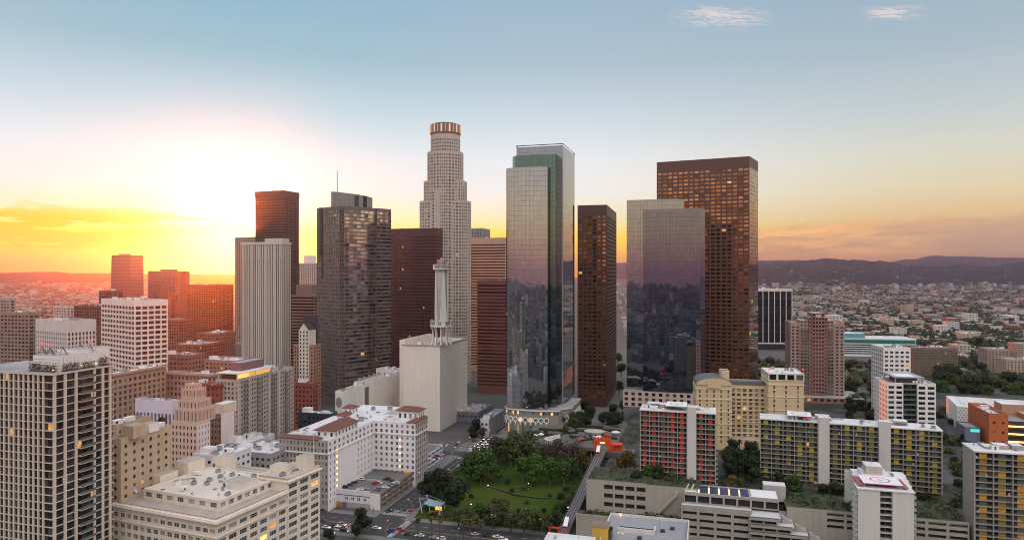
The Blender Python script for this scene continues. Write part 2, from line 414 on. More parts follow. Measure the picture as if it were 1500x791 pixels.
def put_windows(root, wins, gm, fm=None, style='pane', nind=100, name='window', amin=5.0, dist=False):
    fm = fm or FRAME
    root.matrix_basis = Matrix.LocRotScale(root.location, root.rotation_euler, None)
    sc = sorted(((proj_area(root, *w), i) for i, w in enumerate(wins)), reverse=True)
    ind = {i for a, i in sc[:nind] if a > amin}
    rest = MB()
    for i, (c, n, w, h) in enumerate(wins):
        rz = atan2(n.x, -n.y)
        if i in ind:
            key = (round(w, 1), round(h, 1), gm.name, fm.name, style)
            if key not in _wm:
                b = MB(); win_geo(b, w+.02, h+.02, gm, fm, style); _wm[key] = b.mesh(name)
            put(name, _wm[key], root, c, rz)
        else:
            rest.M = Matrix.Translation(c) @ Matrix.Rotation(rz, 4, 'Z'); win_geo(rest, w, h, gm, fm, style)
    rest.build('glazing', root, kind='stuff')
# rooftop plant -----------------------------------------------------------
def unit_meshes():
    out = []
    b = MB(); b.box(-1.6, 1.6, -1.1, 1.1, .25, 2.0, METAL); b.box(-1.5, -1.3, -1, 1, 0, .25, DMETAL); b.box(1.3, 1.5, -1, 1, 0, .25, DMETAL)
    b.cyl(-.75, 0, 2.0, 2.25, .62, 12, DMETAL); b.cyl(.75, 0, 2.0, 2.25, .62, 12, DMETAL); out.append(b.mesh('condenser'))
    b = MB(); b.box(-2.6, 2.6, -1.3, 1.3, .3, 2.4, WMETAL); b.box(2.6, 3.6, -.7, .7, .6, 1.7, WMETAL); b.box(-2.3, 2.3, -1.1, 1.1, 0, .3, DMETAL)
    b.box(-1.8, -.4, -1.34, -1.3, .7, 2.0, DMETAL); out.append(b.mesh('air_handler'))
    b = MB(); b.cyl(0, 0, 0, 1.1, .45, 10, METAL); b.cyl(0, 0, 1.1, 1.5, .75, 10, METAL, .2); out.append(b.mesh('vent'))
    b = MB(); b.box(-4.5, 4.5, -.45, .45, .4, 1.2, METAL); b.box(4.5, 5.3, -.45, .45, 0, 1.2, METAL)
    for x in (-3, 0, 3): b.box(x-.1, x+.1, -.5, .5, 0, .4, DMETAL)
    out.append(b.mesh('duct'))
    b = MB(); b.box(-2.2, 2.2, -1.8, 1.8, 0, 2.9, WHITE, ROOFG); b.box(-.5, .5, -1.86, -1.8, 0, 2.1, DMETAL); out.append(b.mesh('stair_hut'))
    b = MB(); b.box(-1.2, 1.2, -.9, .9, 0, .35, CONC); b.box(-1.1, 1.1, -.8, .8, .35, .5, GLB); out.append(b.mesh('skylight'))
    b = MB(); b.bar((0, 0, 0), (0, 0, 5.5), .07, METAL); b.bar((-.8, 0, 4.6), (.8, 0, 4.6), .04, METAL); b.bar((-.5, 0, 5.2), (.5, 0, 5.2), .04, METAL); out.append(b.mesh('antenna'))
    return out
UNITS = unit_meshes()
UW = {'condenser': 1.6, 'air_handler': 1.2, 'vent': 1.5, 'duct': .9, 'stair_hut': .5, 'skylight': .5, 'antenna': .35}
def rooftop(root, poly, z, n, rnd, scale=1.0, avoid=()):
    inner = offset(poly, -3.2); xs = [p[0] for p in inner]; ys = [p[1] for p in inner]; placed = []
    for _ in range(n*12):
        if len(placed) >= n: break
        x, y = rnd.uniform(min(xs), max(xs)), rnd.uniform(min(ys), max(ys))
        me = rnd.choices(UNITS, [UW[u.name.split('.')[0]] for u in UNITS])[0]
        r = {'duct': 5.4, 'air_handler': 3.7}.get(me.name, 2.4)*scale
        if not inside(inner, x, y) or any(hypot(x-a, y-b) < r+c for a, b, c in placed): continue
        if any(a0-r < x < a1+r and b0-r < y < b1+r for a0, a1, b0, b1 in avoid): continue
        placed.append((x, y, r))
        o = put(me.name.split('.')[0], me, root, (x, y, z), rnd.choice((0, pi/2, pi, -pi/2)))
        o.scale = (scale,)*3
def slab_roof(root, poly, z, par, wallm, roofm, mb, th=.35):
    """parapet ring into mb (its outside is the wall) and the roof as its own mesh"""
    inn = offset(poly, -th); n = len(poly)
    for i in range(n):
        j = (i+1) % n
        mb.face([(*poly[i], z), (*poly[j], z), (*inn[j], z), (*inn[i], z)], wallm)
        mb.face([(*inn[i], z), (*inn[j], z), (*inn[j], z-par), (*inn[i], z-par)], wallm)
    r = MB(); r.face([(*p, z-par) for p in inn], roofm); return r.build('roof', root)
def tower(name, label, cat, org, ang, poly, zb, zt, wallm, gm, bay=3.6, fl=3.6, ww=.6, wh=.55, sill=.25, dep=.35, base=4.0, top=2.0,
          mx=.4, edges=None, par=1.0, roofm=None, units=6, style='pane', fm=None, cornice=None, nind=100, group=None, seed=1, pent=None, rev=None, bands=(), amin=5.0):
    root = thing(name, label, cat, (org[0], org[1], zb), -radians(ang), group)
    root.matrix_basis = Matrix.LocRotScale(root.location, root.rotation_euler, None)
    H = zt-zb; rnd = random.Random(seed); mb = MB(); wins = []; edges = edges or {}
    n = len(poly); nz = max(1, round((H-base-top)/fl))
    for i in range(n):
        p, q = Vector(poly[i]), Vector(poly[(i+1) % n]); L = (q-p).length; a = (q-p)/L; nn = Vector((a.y, -a.x, 0))
        mid = root.matrix_basis @ Vector(((p.x+q.x)/2, (p.y+q.y)/2, H/2)); wn = root.matrix_basis.to_3x3() @ nn
        e = dict(ww=ww, wh=wh, sill=sill, dep=dep, mx=mx, nx=max(1, round((L-2*mx)/bay)), nz=nz, base=base, top=top); ed = edges.get(i, {})
        e.update(ed)
        if wn.dot(Vector((0, 0, ZC))-mid) < 0 and not ed.get('force'): e['nx'] = 0
        if e['nx'] == 0: facade(mb, wins, p, q, 0, H, e.get('mat', wallm), 0, 0); continue
        if e['base'] > 0: facade(mb, wins, p, q, 0, e['base'], wallm, 0, 0)
        facade(mb, wins, p, q, e['base'], H-e['top'], e.get('mat', wallm), e['nx'], e['nz'], e['ww'], e['wh'], e['sill'], e['dep'], e['mx'], rev or wallm)
        if e['top'] > 0: facade(mb, wins, p, q, H-e['top'], H, wallm, 0, 0)
    slab_roof(root, poly, H, par, wallm, roofm or ROOFG, mb)
    mb.build('wall', root)
    if cornice:
        for (cz0, cz1, d) in cornice:
            c = MB(); o1 = offset(poly, d); c.prism(o1, H+cz0, H+cz1, wallm, cap=False)
            i1 = offset(poly, .003)
            for i in range(n):
                j = (i+1) % n
                c.face([(*o1[i], H+cz1), (*o1[j], H+cz1), (*i1[j], H+cz1), (*i1[i], H+cz1)], wallm)
                c.face([(*i1[i], H+cz0), (*i1[j], H+cz0), (*o1[j], H+cz0), (*o1[i], H+cz0)], wallm)
            c.build('cornice', root)
    av = []
    if pent:
        for (x0, x1, y0, y1, h, m_) in pent:
            b = MB(); b.box(x0, x1, y0, y1, H-par, H+h, m_, roofm or ROOFG); b.build('penthouse', root); av.append((x0, x1, y0, y1))
    if units: rooftop(root, poly, H-par, units, rnd, avoid=av)
    put_windows(root, wins, gm, fm, style, nind, amin=amin)
    return root
def fit(xc, D, ang=A0, corner='R', xl=None, xr=None, w=None, dp=None):
    """near corner seen at pixel column xc, D metres ahead; widths read off the photo's columns xl / xr"""
    a = radians(ang); u = Vector((sin(a), cos(a))); v = Vector((cos(a), -sin(a))); C = Vector((gx(xc, D), D))
    def solve(d, px): k = (px-PX)/F; return (k*C.y-C.x)/(d.x-k*d.y)
    if corner == 'R':
        w = w or -solve(v, xl); dp = dp or solve(u, xr); org = C-v*w
    else:
        w = w or solve(v, xr); dp = dp or solve(u, xl); org = C
    return org, w, dp
def rt(name, label, xc, D, yt, xl=None, xr=None, corner='R', ang=A0, w=None, dp=None, zb=0.0, wallm=None, gm=None, cat='building', **kw):
    org, w, dp = fit(xc, D, ang, corner, xl, xr, w, dp)
    return tower(name, label, cat, org, ang, rect(w, dp), zb, gz(yt, D), wallm, gm, **kw), w, dp
# ------------------------------------------------------------------ ground, streets, hills
def ground():
    m, k = newmat('city_ground')
    oc = k.node('ShaderNodeTexCoord').outputs['Object']
    n = k.noise(oc, .012, 5, .65); n2 = k.noise(oc, .11, 3, .6)
    c = k.ramp(n, [(.3, (.035, .045, .025)), (.48, (.075, .075, .07)), (.6, (.10, .095, .09)), (.75, (.16, .15, .14))])
    c = k.mix(.5, c, k.vm('SCALE', (1, 1, 1), sc=k.m('ADD', .3, n2)), 'MULTIPLY')
    c = k.mix(.4, c, (.10, .10, .095))
    finish(k, Base_Color=c, Roughness=.9)
    b = MB(); S = 17400
    b.face([(-S, -6000, 0), (S, -6000, 0), (S, S, 0), (-S, S, 0)], m); b.build('ground', kind='structure')
ASPH = wall('asphalt', (.042, .041, .044), .35, .85, .0, .3); SIDE = wall('pavement', (.17, .16, .155), .25, .85, .0, .2, (1.5, 1.5), .8)
PAINT = wall('road_paint', (.55, .54, .52), .3, .7, 0, .4)
def pqface(b, p0, p1, q0, q1, z, mat): b.face([PQ(p0, q0, z), PQ(p1, q0, z), PQ(p1, q1, z), PQ(p0, q1, z)], mat)
def pqbox(b, p0, p1, q0, q1, z0, z1, mat, top=None):
    c = [PQ(p0, q0), PQ(p1, q0), PQ(p1, q1), PQ(p0, q1)]
    for i in range(4):
        a, d = c[i], c[(i+1) % 4]; b.face([(a.x, a.y, z0), (d.x, d.y, z0), (d.x, d.y, z1), (a.x, a.y, z1)], mat)
    b.face([(v.x, v.y, z1) for v in c], top or mat)
def hillground():
    m, k = newmat('hill_ground'); oc = k.node('ShaderNodeTexCoord').outputs['Object']; n = k.noise(oc, .03, 4, .6); n2 = k.noise(oc, .5, 3, .7)
    c = k.ramp(n, [(.38, (.016, .022, .010)), (.47, (.030, .034, .018)), (.52, (.060, .058, .056)), (.7, (.095, .09, .085))])
    c = k.mix(.7, c, k.vm('SCALE', (1, 1, 1), sc=k.m('ADD', .4, k.m('MULTIPLY', n2, 1.2))), 'MULTIPLY'); finish(k, Base_Color=c, Roughness=.9); return m
HILLG = hillground()
def streets():
    b = MB(); pqface(b, -400, 700, -26, -1, .004, ASPH); b.build('road', kind='structure')
    b = MB(); pqface(b, 0, 17, -1, 400, .006, ASPH); b.build('road', kind='structure')
    b = MB(); pqface(b, -400, 17, 136, 148, .012, ASPH); b.build('road', kind='structure')
    for (p0, p1, q0, q1) in ((-9, -.01, 4, 136), (-400, -.01, -.99, 4), (17.01, 21.5, 4, 300), (17.01, 118, -.99, 4), (118, 420, -.99, 8), (-400, 700, -31, -26.01), (-9, -.01, 148, 330)):
        b = MB(); pqbox(b, p0, p1, q0, q1, 0, .14, SIDE); b.build('pavement', kind='structure')
    # painted markings
    b = MB(); z = .012
    for p in (4.2, 8.4, 12.6):
        for q in range(14, 128, 7): pqface(b, p-.09, p+.09, q, q+3.2, z, PAINT)
    for q in (-7.5, -19.5):
        for p in range(-120, 330, 8):
            if not -4 < p < 20: pqface(b, p, p+3.4, q-.09, q+.09, z, PAINT)
    for p0, p1 in ((-300, -5), (24, 330)):
        for dq in (-.25, .25): pqface(b, p0, p1, -13.5+dq-.07, -13.5+dq+.07, z, plain('yellow_paint', (.55, .36, .05), .7))
    pqface(b, 9.0, 16.6, 11.2, 11.7, z, PAINT); pqface(b, -8.7, -8.2, -25, -14, z, PAINT); pqface(b, 22.5, 23, -13, -2, z, PAINT)
    b.build('road_marking', kind='structure')
    for name, args in (('q', (.8, 16.5, 5.0, 9.3)), ('q', (.8, 16.5, 128.5, 133)), ('q', (.8, 16.5, 150.5, 155)), ('p', (-6.8, -2.8, -25, -2)), ('p', (19, 22, -25, -2))):
        b = MB(); p0, p1, q0, q1 = args
        if name == 'q':
            p = p0
            while p < p1: pqface(b, p, p+.6, q0, q1, .014, PAINT); p += 1.35
        else:
            q = q0
            while q < q1: pqface(b, p0, p1, q, q+.6, .014, PAINT); q += 1.35
        b.build('crosswalk', kind='structure')
    # high ground of the hill with the plazas
    b = MB(); pqbox(b, 121, 620, 40, 560, 0, 19.9, GREY, HILLG); b.build('terrain', kind='structure')
    b = MB(); pqbox(b, 24, 121, 108, 420, 0, 5, GREY, SIDE); b.build('terrain', kind='structure')
def park():
    m, k = newmat('lawn')
    oc = k.node('ShaderNodeTexCoord').outputs['Object']; n = k.noise(oc, .05, 5, .65); n2 = k.noise(oc, .9, 4, .7)
    c = k.ramp(n, [(.3, (.026, .052, .007)), (.5, (.043, .072, .009)), (.68, (.072, .065, .018))])
    c = k.mix(.6, c, k.vm('SCALE', (1, 1, 1), sc=k.m('ADD', .35, k.m('MULTIPLY', n2, 1.3))), 'MULTIPLY')
    bm = k.node('ShaderNodeBump', {'Height': n2, 'Strength': .6, 'Distance': .3}).outputs[0]
    finish(k, Base_Color=c, Roughness=.95, Specular_IOR_Level=.1, Normal=bm)
    b = MB(); np_, nq = 22, 22
    f = lambda i, j: (lambda p, q: PQ(p, q, park_z(p, q)+.15+.5*sin(p*.11)*sin(q*.09)*(1 if 0 < j < nq else 0)))(21.5+(110-21.5)*i/np_, 4+(108-4)*j/nq)
    for i in range(np_):
        for j in range(nq): b.face([f(i, j), f(i+1, j), f(i+1, j+1), f(i, j+1)], m, None, True)
    b.build('lawn', kind='structure')
    b = MB()                                                   # worn footpath winding across the lawn
    pm = wall('dirt_path', (.050, .046, .022), .3)
    pts = [(26, 60), (40, 54), (55, 50), (70, 44), (85, 42), (100, 45), (107, 52)]
    for (p, q), (p2, q2) in zip(pts, pts[1:]):
        for s in range(4):
            a, c_ = s/4, (s+1)/4; pa, qa, pb, qb = p+(p2-p)*a, q+(q2-q)*a, p+(p2-p)*c_, q+(q2-q)*c_
            g = lambda P_, Q_: PQ(P_, Q_, park_z(P_, Q_)+.62)
            b.face([g(pa, qa-.8), g(pb, qb-.8), g(pb, qb+.8), g(pa, qa+.8)], pm)
    b.build('path', kind='structure')
def hill_ridge(name, D, x0, x1, ycrest, depth, mat, seed, amp, zmin=0):
    """ridge seen at distance D: crest height read from the photo's rows, falling to both sides with gullies"""
    rnd = random.Random(seed); b = MB(); n = 150; rows = 7
    from mathutils import noise as N
    def crest(px):
        for (a, ya), (c, yc) in zip(ycrest, ycrest[1:]):
            if a <= px <= c: t = (px-a)/(c-a); t = t*t*(3-2*t); y = ya+(yc-ya)*t; break
        else: y = ycrest[-1][1] if px > ycrest[-1][0] else ycrest[0][1]
        return y+amp*(N.noise((px*.045, seed, 0))+.5*N.noise((px*.13, seed, 2))+.3*N.noise((px*.4, seed, 5)))
    def pt(i, j):
        px = x0+(x1-x0)*i/n; t = j/(rows-1)                  # t: 0 front foot, .5 crest, 1 back foot
        hcr = max(2, gz(crest(px), D)); prof = max(0, 1-abs(2*t-1))
        d = D+(t-.5)*2*depth
        h = hcr*(prof**.8)*(1+.25*N.noise((px*.06, t*5, seed+3))*(1 if 0 < t < .5 else 0))-1.0
        return (gx(px, D)*d/D, d, h)
    for i in range(n):
        for j in range(rows-1): b.face([pt(i, j), pt(i+1, j), pt(i+1, j+1), pt(i, j+1)], mat)
    b.build(name, kind='structure')
def hills():
    m, k = newmat('chaparral'); oc = k.node('ShaderNodeTexCoord').outputs['Object']
    n = k.noise(oc, .004, 6, .7); n2 = k.noise(oc, .012, 4, .75)
    c = k.ramp(n, [(.35, (.022, .026, .022)), (.6, (.050, .050, .042)), (.75, (.085, .075, .06))])
    c = k.mix(k.m('MULTIPLY', k.sm(n2, .60, .66), .8), c, (.4, .38, .36))
    finish(k, Base_Color=c, Roughness=1, Specular_IOR_Level=0)
    hill_ridge('hills', 8200, 1040, 1720, [(1040, 392), (1110, 385), (1150, 384), (1190, 381), (1212, 377), (1235, 381), (1262, 381), (1290, 382), (1325, 388), (1345, 390), (1400, 388), (1440, 390), (1500, 385), (1600, 384), (1720, 388)], 1500, m, 3, 2.6)
    hill_ridge('mountains', 14000, 900, 1750, [(900, 385), (960, 384), (1150, 381), (1300, 384), (1330, 380), (1370, 374.5), (1420, 376), (1480, 377.5), (1560, 380), (1750, 384)], 700, m, 9, 1.2)
    hill_ridge('hills', 9300, -260, 420, [(-260, 399.0), (0, 399.2), (60, 398.3), (80, 398.0), (110, 400), (240, 401), (330, 402), (420, 403)], 1500, m, 5, .6)
def haze():
    m = bpy.data.materials.new('haze_air'); m.use_nodes = True; k = NT(m.node_tree)
    pv = k.node('ShaderNodeVolumePrincipled', {'Color': (.56, .50, .80), 'Density': HAZE_D, 'Anisotropy': HAZE_G})
    k.node('ShaderNodeOutputMaterial', {'Volume': pv.outputs[0]})
    b = MB(); b.box(-18000, 18000, -6500, 17900, -2, 480, m, bottom=True); b.build('haze', kind='stuff')
HAZE_D, HAZE_G = 6.2e-5, .87
ground(); streets(); park(); hills(); haze()
# ------------------------------------------------------------------ skyline towers
MIR = mirror('silver_curtain_wall', (.43, .455, .48), 3.1, 3.9, .11, (.09, .085, .08), .018, .0035)
MIRG = mirror('green_curtain_wall', (.15, .22, .195), 3.1, 3.9, .11, (.04, .055, .05), .03, .004)
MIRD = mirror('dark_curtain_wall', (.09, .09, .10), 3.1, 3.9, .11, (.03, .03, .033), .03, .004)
MIRS = mirror('steel_curtain_wall', (.36, .375, .42), 3.1, 3.9, .11, (.08, .08, .085), .02, .0035)
MIRB = mirror('blue_curtain_wall', (.22, .235, .30), 2.9, 3.9, .11, (.06, .06, .065), .018, .004)
MIRR = mirror('banded_curtain_wall', (.42, .40, .42), 1.5, 3.8, .14, (.08, .06, .06), .06, .02, (.34, (.16, .10, .10)))
def arc_poly(w, d, bulge, n=14, rl=0.0, rr=0.0):
    """plan with a convex front between (0,0) and (w,0), rounded ends"""
    pts = []
    for i in range(n+1):
        t = i/n; x = w*t; y = -bulge*(1-(2*t-1)**2)
        if rl and x < rl: y += rl*(1-sqrt(max(0, 1-((rl-x)/rl)**2)))
        if rr and w-x < rr: y += rr*(1-sqrt(max(0, 1-((rr-(w-x))/rr)**2)))
        pts.append((x, y))
    return pts+[(w, d), (0, d)]
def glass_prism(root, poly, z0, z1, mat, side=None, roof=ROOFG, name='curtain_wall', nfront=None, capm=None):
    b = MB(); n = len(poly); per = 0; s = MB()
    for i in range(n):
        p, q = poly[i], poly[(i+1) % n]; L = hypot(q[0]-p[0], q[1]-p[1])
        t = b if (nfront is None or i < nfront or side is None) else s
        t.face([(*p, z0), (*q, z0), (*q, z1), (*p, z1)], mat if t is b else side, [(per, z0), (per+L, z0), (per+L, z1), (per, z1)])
        per += L
    slab_roof(root, poly, z1, 1.2, capm or METAL, roof, b)
    b.build(name, root); s.build(name, root)
def glass_plaza_tower():
    """curved glass tower beside the park"""
    D = 556; a = radians(A0); org = Vector((gx(739, D), D))
    root = thing('glass_tower', 'tall silver mirror glass tower with stepped green top and ringed base beside the park', 'tower', (org.x, org.y, 5), -a)
    z = lambda y, d: gz(y, d)-5
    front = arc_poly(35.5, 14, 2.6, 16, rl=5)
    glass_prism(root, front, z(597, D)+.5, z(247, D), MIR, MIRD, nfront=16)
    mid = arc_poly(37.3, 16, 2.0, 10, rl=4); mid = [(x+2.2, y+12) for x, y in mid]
    glass_prism(root, mid, z(597, D)+.4, z(228, D+8), MIRG, MIRD, nfront=10)
    bk = [(3.2, 24.5), (42.6, 24.5), (42.6, 76), (3.2, 76)]
    glass_prism(root, bk, z(597, D)+.3, z(213, D+12), MIRS, MIRS)
    b = MB(); b.box(41.9, 42.95, 24.1, 24.7, z(597, D), z(213, D+12), METAL); b.build('mullion', root)
    b = MB(); o = offset(bk, .3)
    b.prism(o, z(213, D+12)+.8, z(213, D+12)+1.5, DMETAL, cap=False); 
    for (x, y) in o: b.bar((x, y, z(213, D+12)-.2), (x, y, z(213, D+12)+.8), .15, DMETAL)
    b.build('crown_rail', root)
    # podium: curved base, ring ornaments, pale band
    zt = z(597, D); base = arc_poly(46, 30, 4.2, 22, rl=7); base = [(x-1.2, y-.6) for x, y in base]
    rgt = [(44.8, 8), (51.5, 14), (51.5, 56), (44.8, 56)]
    stone = wall('podium_stone', (.26, .225, .195), .12, .6); gpod = glass('podium_glass', (.10, .17, .17), (.35, .33, .28), .35, .12, .08, le=1.1)
    b = MB(); wins = []
    n = len(base)
    for i in range(n):
        p, q = base[i], base[(i+1) % n]
        if i < 22:
            facade(b, wins, p, q, 7.0, 15.2, stone, 1, 1, .72, .9, .05, .4)
            facade(b, wins, p, q, 15.2, zt-4.0, stone, 0, 0)
            facade(b, wins, p, q, zt-4.0, zt-.6, stone, 1, 1, .7, .7, .12, .3)
            facade(b, wins, p, q, 0, 7.0, stone, 0, 0)
        else: facade(b, wins, p, q, 0, zt-.6, stone, 0, 0)
    for p, q in (((44.9, 8.2), (51.5, 14)), ((51.5, 14), (51.5, 56))):
        L = hypot(q[0]-p[0], q[1]-p[1]); nx = max(1, round(L/3.6))
        facade(b, wins, p, q, 0, 7.5, stone, nx, 1, .75, .8, .05, .5); facade(b, wins, p, q, 7.5, zt-4, stone, 0, 0)
        facade(b, wins, p, q, zt-4, zt-.6, stone, nx, 1, .7, .7, .12, .3)
    b.face([(*p, zt-.61) for p in base], ROOFG); b.face([(*p, zt-.605) for p in rgt], ROOFG)
    b.build('podium', root)
    put_windows(root, wins, gpod, DFRAME, 'pane')
    b = MB(); o1 = offset(base, .5); b.prism(o1, zt-.55, zt+.25, plain('pale_cornice', (.72, .70, .66), .5), ROOFG); b.build('cornice', root)
    b = MB(); b.prism(offset(rgt, .5), zt-.5, zt+.3, plain('pale_cornice', (.72, .70, .66)), ROOFG); b.build('cornice', root)
    for zz, gr, hh in ((0, 6.0, 4.2), (5.2, 3.0, 1.4)):        # curved terraces at the foot
        b = MB(); b.prism(offset(base, gr), zz, zz+hh, stone, SIDE); b.build('terrace', root)
    ring = MB(); wp = plain('white_ring', (.80, .80, .78), .4); dk = GLD
    NR = 20
    for i in range(NR):
        a0, a1 = 2*pi*i/NR, 2*pi*(i+1)/NR
        for r0, r1, y0, y1 in ((1.55, 2.15, -.45, -.45), (2.15, 2.15, -.45, 0), (1.55, 1.55, 0, -.45)):
            ring.face([(cos(a0)*r0, y0, sin(a0)*r0), (cos(a0)*r1, y1, sin(a0)*r1), (cos(a1)*r1, y1, sin(a1)*r1), (cos(a1)*r0, y0, sin(a1)*r0)], wp)
    ring.box(-.45, .45, -.45, 0, -4.2, -2.05, wp, bottom=True)
    ring.face([(cos(2*pi*i/NR)*1.56, -.1, sin(2*pi*i/NR)*1.56) for i in range(NR)], gpod)
    rm = ring.mesh('ring_window')
    for i in range(1, 22, 2):
        p, q = Vector(base[i]), Vector(base[i+1]); t = q-p
        if i > 17: continue
        c = (p+q)/2; put('ring_window', rm, root, (c.x, c.y, 18.2), atan2(t.y, t.x))
    for j in range(9): put('ring_window', rm, root, (51.5, 16.5+j*4.6, 18.2), pi/2)
    put('ring_window', rm, root, (48.2, 11.1, 18.2), atan2(5.8, 6.6))
glass_plaza_tower()

def glass_hill_tower():
    D = 618; a = radians(A0); org = Vector((gx(918, D+10), D+10))
    root = thing('glass_tower', 'bluish mirror glass tower with rounded right end in front of the tall brown tower', 'tower', (org.x, org.y, 20), -a)
    z = lambda y, d: gz(y, d)-20
    back = [(0, 0), (44, 0), (50, 8), (50, 34), (0, 34)]
    glass_prism(root, back, 14, z(293, D+8), MIRS)
    fr = arc_poly(53, 26, 1.6, 14, rr=9); fr = [(x+15.5, y-9) for x, y in fr]
    glass_prism(root, fr, 14, z(307, D-4), MIRB)
    b = MB(); w = []
    pod = [(-2, -12), (70, -12), (70, 30), (-2, 30)]
    for i in range(4): facade(b, w, pod[i], pod[(i+1) % 4], 0, 14, PINK, 12 if i != 2 else 0, 3, .5, .6, .2, .5)
    b.face([(*p, 14) for p in pod], ROOFG); b.build('podium', root); put_windows(root, w, GLD)
glass_hill_tower()

def brown_slab():
    """tall brown tower with copper windows and a knife-edge right side"""
    Dr = 700; r = Vector((gx(1098, Dr), Dr)); Dl = Dr*170/161; l = Vector((gx(962, Dl), Dl))
    ang = -atan2((r-l).y, (r-l).x); Wd = (r-l).length
    e = Vector((gx(1110.5, Dr+34), Dr+34)); lv = Matrix.Rotation(ang, 2) @ (e-l)
    stone = wall('brown_granite', (.115, .050, .034), .12, .5, .1)
    tower('office_tower', 'tallest brown granite tower with a grid of copper windows and a thin silver side', 'tower', l, math.degrees(ang),
          [(0, 0), (Wd, 0), (lv.x, lv.y), (lv.x-Wd+8, lv.y+14)], 10, gz(229, Dr), stone, GLC, bay=Wd/17, fl=4.05, ww=.74, wh=.52, sill=.24, dep=.5, base=8, top=11,
          units=8, edges={1: dict(nx=9, ww=.96, wh=.8, sill=.1, dep=.08, mat=MIR)}, rev=DARK, seed=4)
brown_slab()
gran = wall('dark_brown_granite', (.085, .040, .028), .12, .5, .1)
rt('office_tower', 'narrow dark brown tower with copper windows between the two glass towers', 889, 690, 300, xl=846, xr=903, ang=14, zb=5, wallm=gran, gm=GLC,
   bay=4.6, fl=4.0, ww=.7, wh=.54, dep=.5, base=8, top=10, units=4, cat='tower', rev=DARK, seed=5)

def crown_tower():
    """tallest pale round tower of stepped drums"""
    D = 880; c = Vector((gx(652.5, D), D)); px = D/F
    root = thing('round_tower', 'pale granite skyscraper of stepped drums with a ring crown, tallest on the skyline', 'tower', (c.x, c.y, 0), 0)
    stone = wall('pale_granite', (.50, .44, .385), .1, .7, .08); wins = []; Z = lambda y: gz(y, D)
    gm = glass('crown_glass', (.045, .045, .05), (.34, .30, .26), .34, .012, .08)
    def drum(poly, z0, z1, fl=4.0, name='tier', top=3.0):
        b = MB(); n = len(poly)
        for i in range(n):
            p, q = poly[i], poly[(i+1) % n]; L = hypot(q[0]-p[0], q[1]-p[1]); mid = ((p[0]+q[0])/2, (p[1]+q[1])/2); a = ((q[1]-p[1])/L, -(q[0]-p[0])/L)
            vis = a[0]*(-c.x-mid[0])+a[1]*(-c.y-mid[1]) > 0
            nx = max(1, round(L/3.4))
            if vis: facade(b, wins, p, q, z0, z1-top, stone, nx, max(1, round((z1-top-z0)/fl)), .56, .56, .22, .45)
            else: facade(b, wins, p, q, z0, z1-top, stone, 0, 0)
            facade(b, wins, p, q, z1-top, z1, stone, 0, 0)
        slab_roof(root, poly, z1, 1, stone, ROOFG, b); b.build(name, root)
    circ = lambda r, n=32: [(r*cos(2*pi*i/n), r*sin(2*pi*i/n)) for i in range(n)]
    def cross(r, w, rot):                                     # rounded square with notched corners
        q = []
        for s in range(4):
            t = rot+s*pi/2
            for (x, y) in ((r*.96, -w), (r, -w*.5), (r, w*.5), (r*.96, w), (r*.80, w), (r*.80, r*.62), (r*.62, r*.80)):
                q.append((x*cos(t)-y*sin(t), x*sin(t)+y*cos(t)))
        return q
    ell = lambda rx, ry, n=36, rot=0, e=.75: [(lambda x, y: (x*cos(rot)-y*sin(rot), x*sin(rot)+y*cos(rot)))(rx*abs(cos(2*pi*i/n))**e*(1 if cos(2*pi*i/n) > 0 else -1), ry*abs(sin(2*pi*i/n))**e*(1 if sin(2*pi*i/n) > 0 else -1)) for i in range(n)]
    drum(ell(37.2*px, 23.5*px, 40, radians(-4), .62), 0, Z(296), top=2)
    drum(ell(31.4*px, 21.5*px, 32, radians(-3), .7), Z(300), Z(267), top=2)
    drum(ell(28.5*px, 25.2*px, 32, radians(10), .85), 0, Z(281), top=1.5)
    drum(ell(26.4*px, 26.4*px, 32, 0, .9), 0, Z(225))
    drum(circ(21.6*px, 36), Z(230), Z(200), 4.5, top=5)
    b = MB(); b.cyl(0, 0, Z(200), Z(197.5), 20.6*px, 48, stone); b.build('tier', root)
    cr = MB(); lit = plain('crown_light', (.9, .6, .35), .5, emit=.3, ecol=(1, .62, .35)); n = 12; bz0, bz1 = Z(198), Z(184.5)
    cr.cyl(0, 0, bz0, bz1, 22.2*px, 48, wall('crown_glass_ring', (.17, .11, .085), .1, .3)); cr.cyl(0, 0, bz1, Z(182.6), 17*px, 36, DARK); cr.build('crown', root)
    for i in range(n*2):
        a = 2*pi*i/(n*2)+.1; x, y = cos(a)*22.3*px, sin(a)*22.3*px
        if y > 9: continue
        f = MB(); f.M = Matrix.Translation((x, y, 0)) @ Matrix.Rotation(a, 4, 'Z'); f.box(-.3, .5, -1.0, 1.0, bz0+1, bz1-.8, lit if i % 2 else stone); f.build('fin', root)
    put_windows(root, wins, gm)
crown_tower()

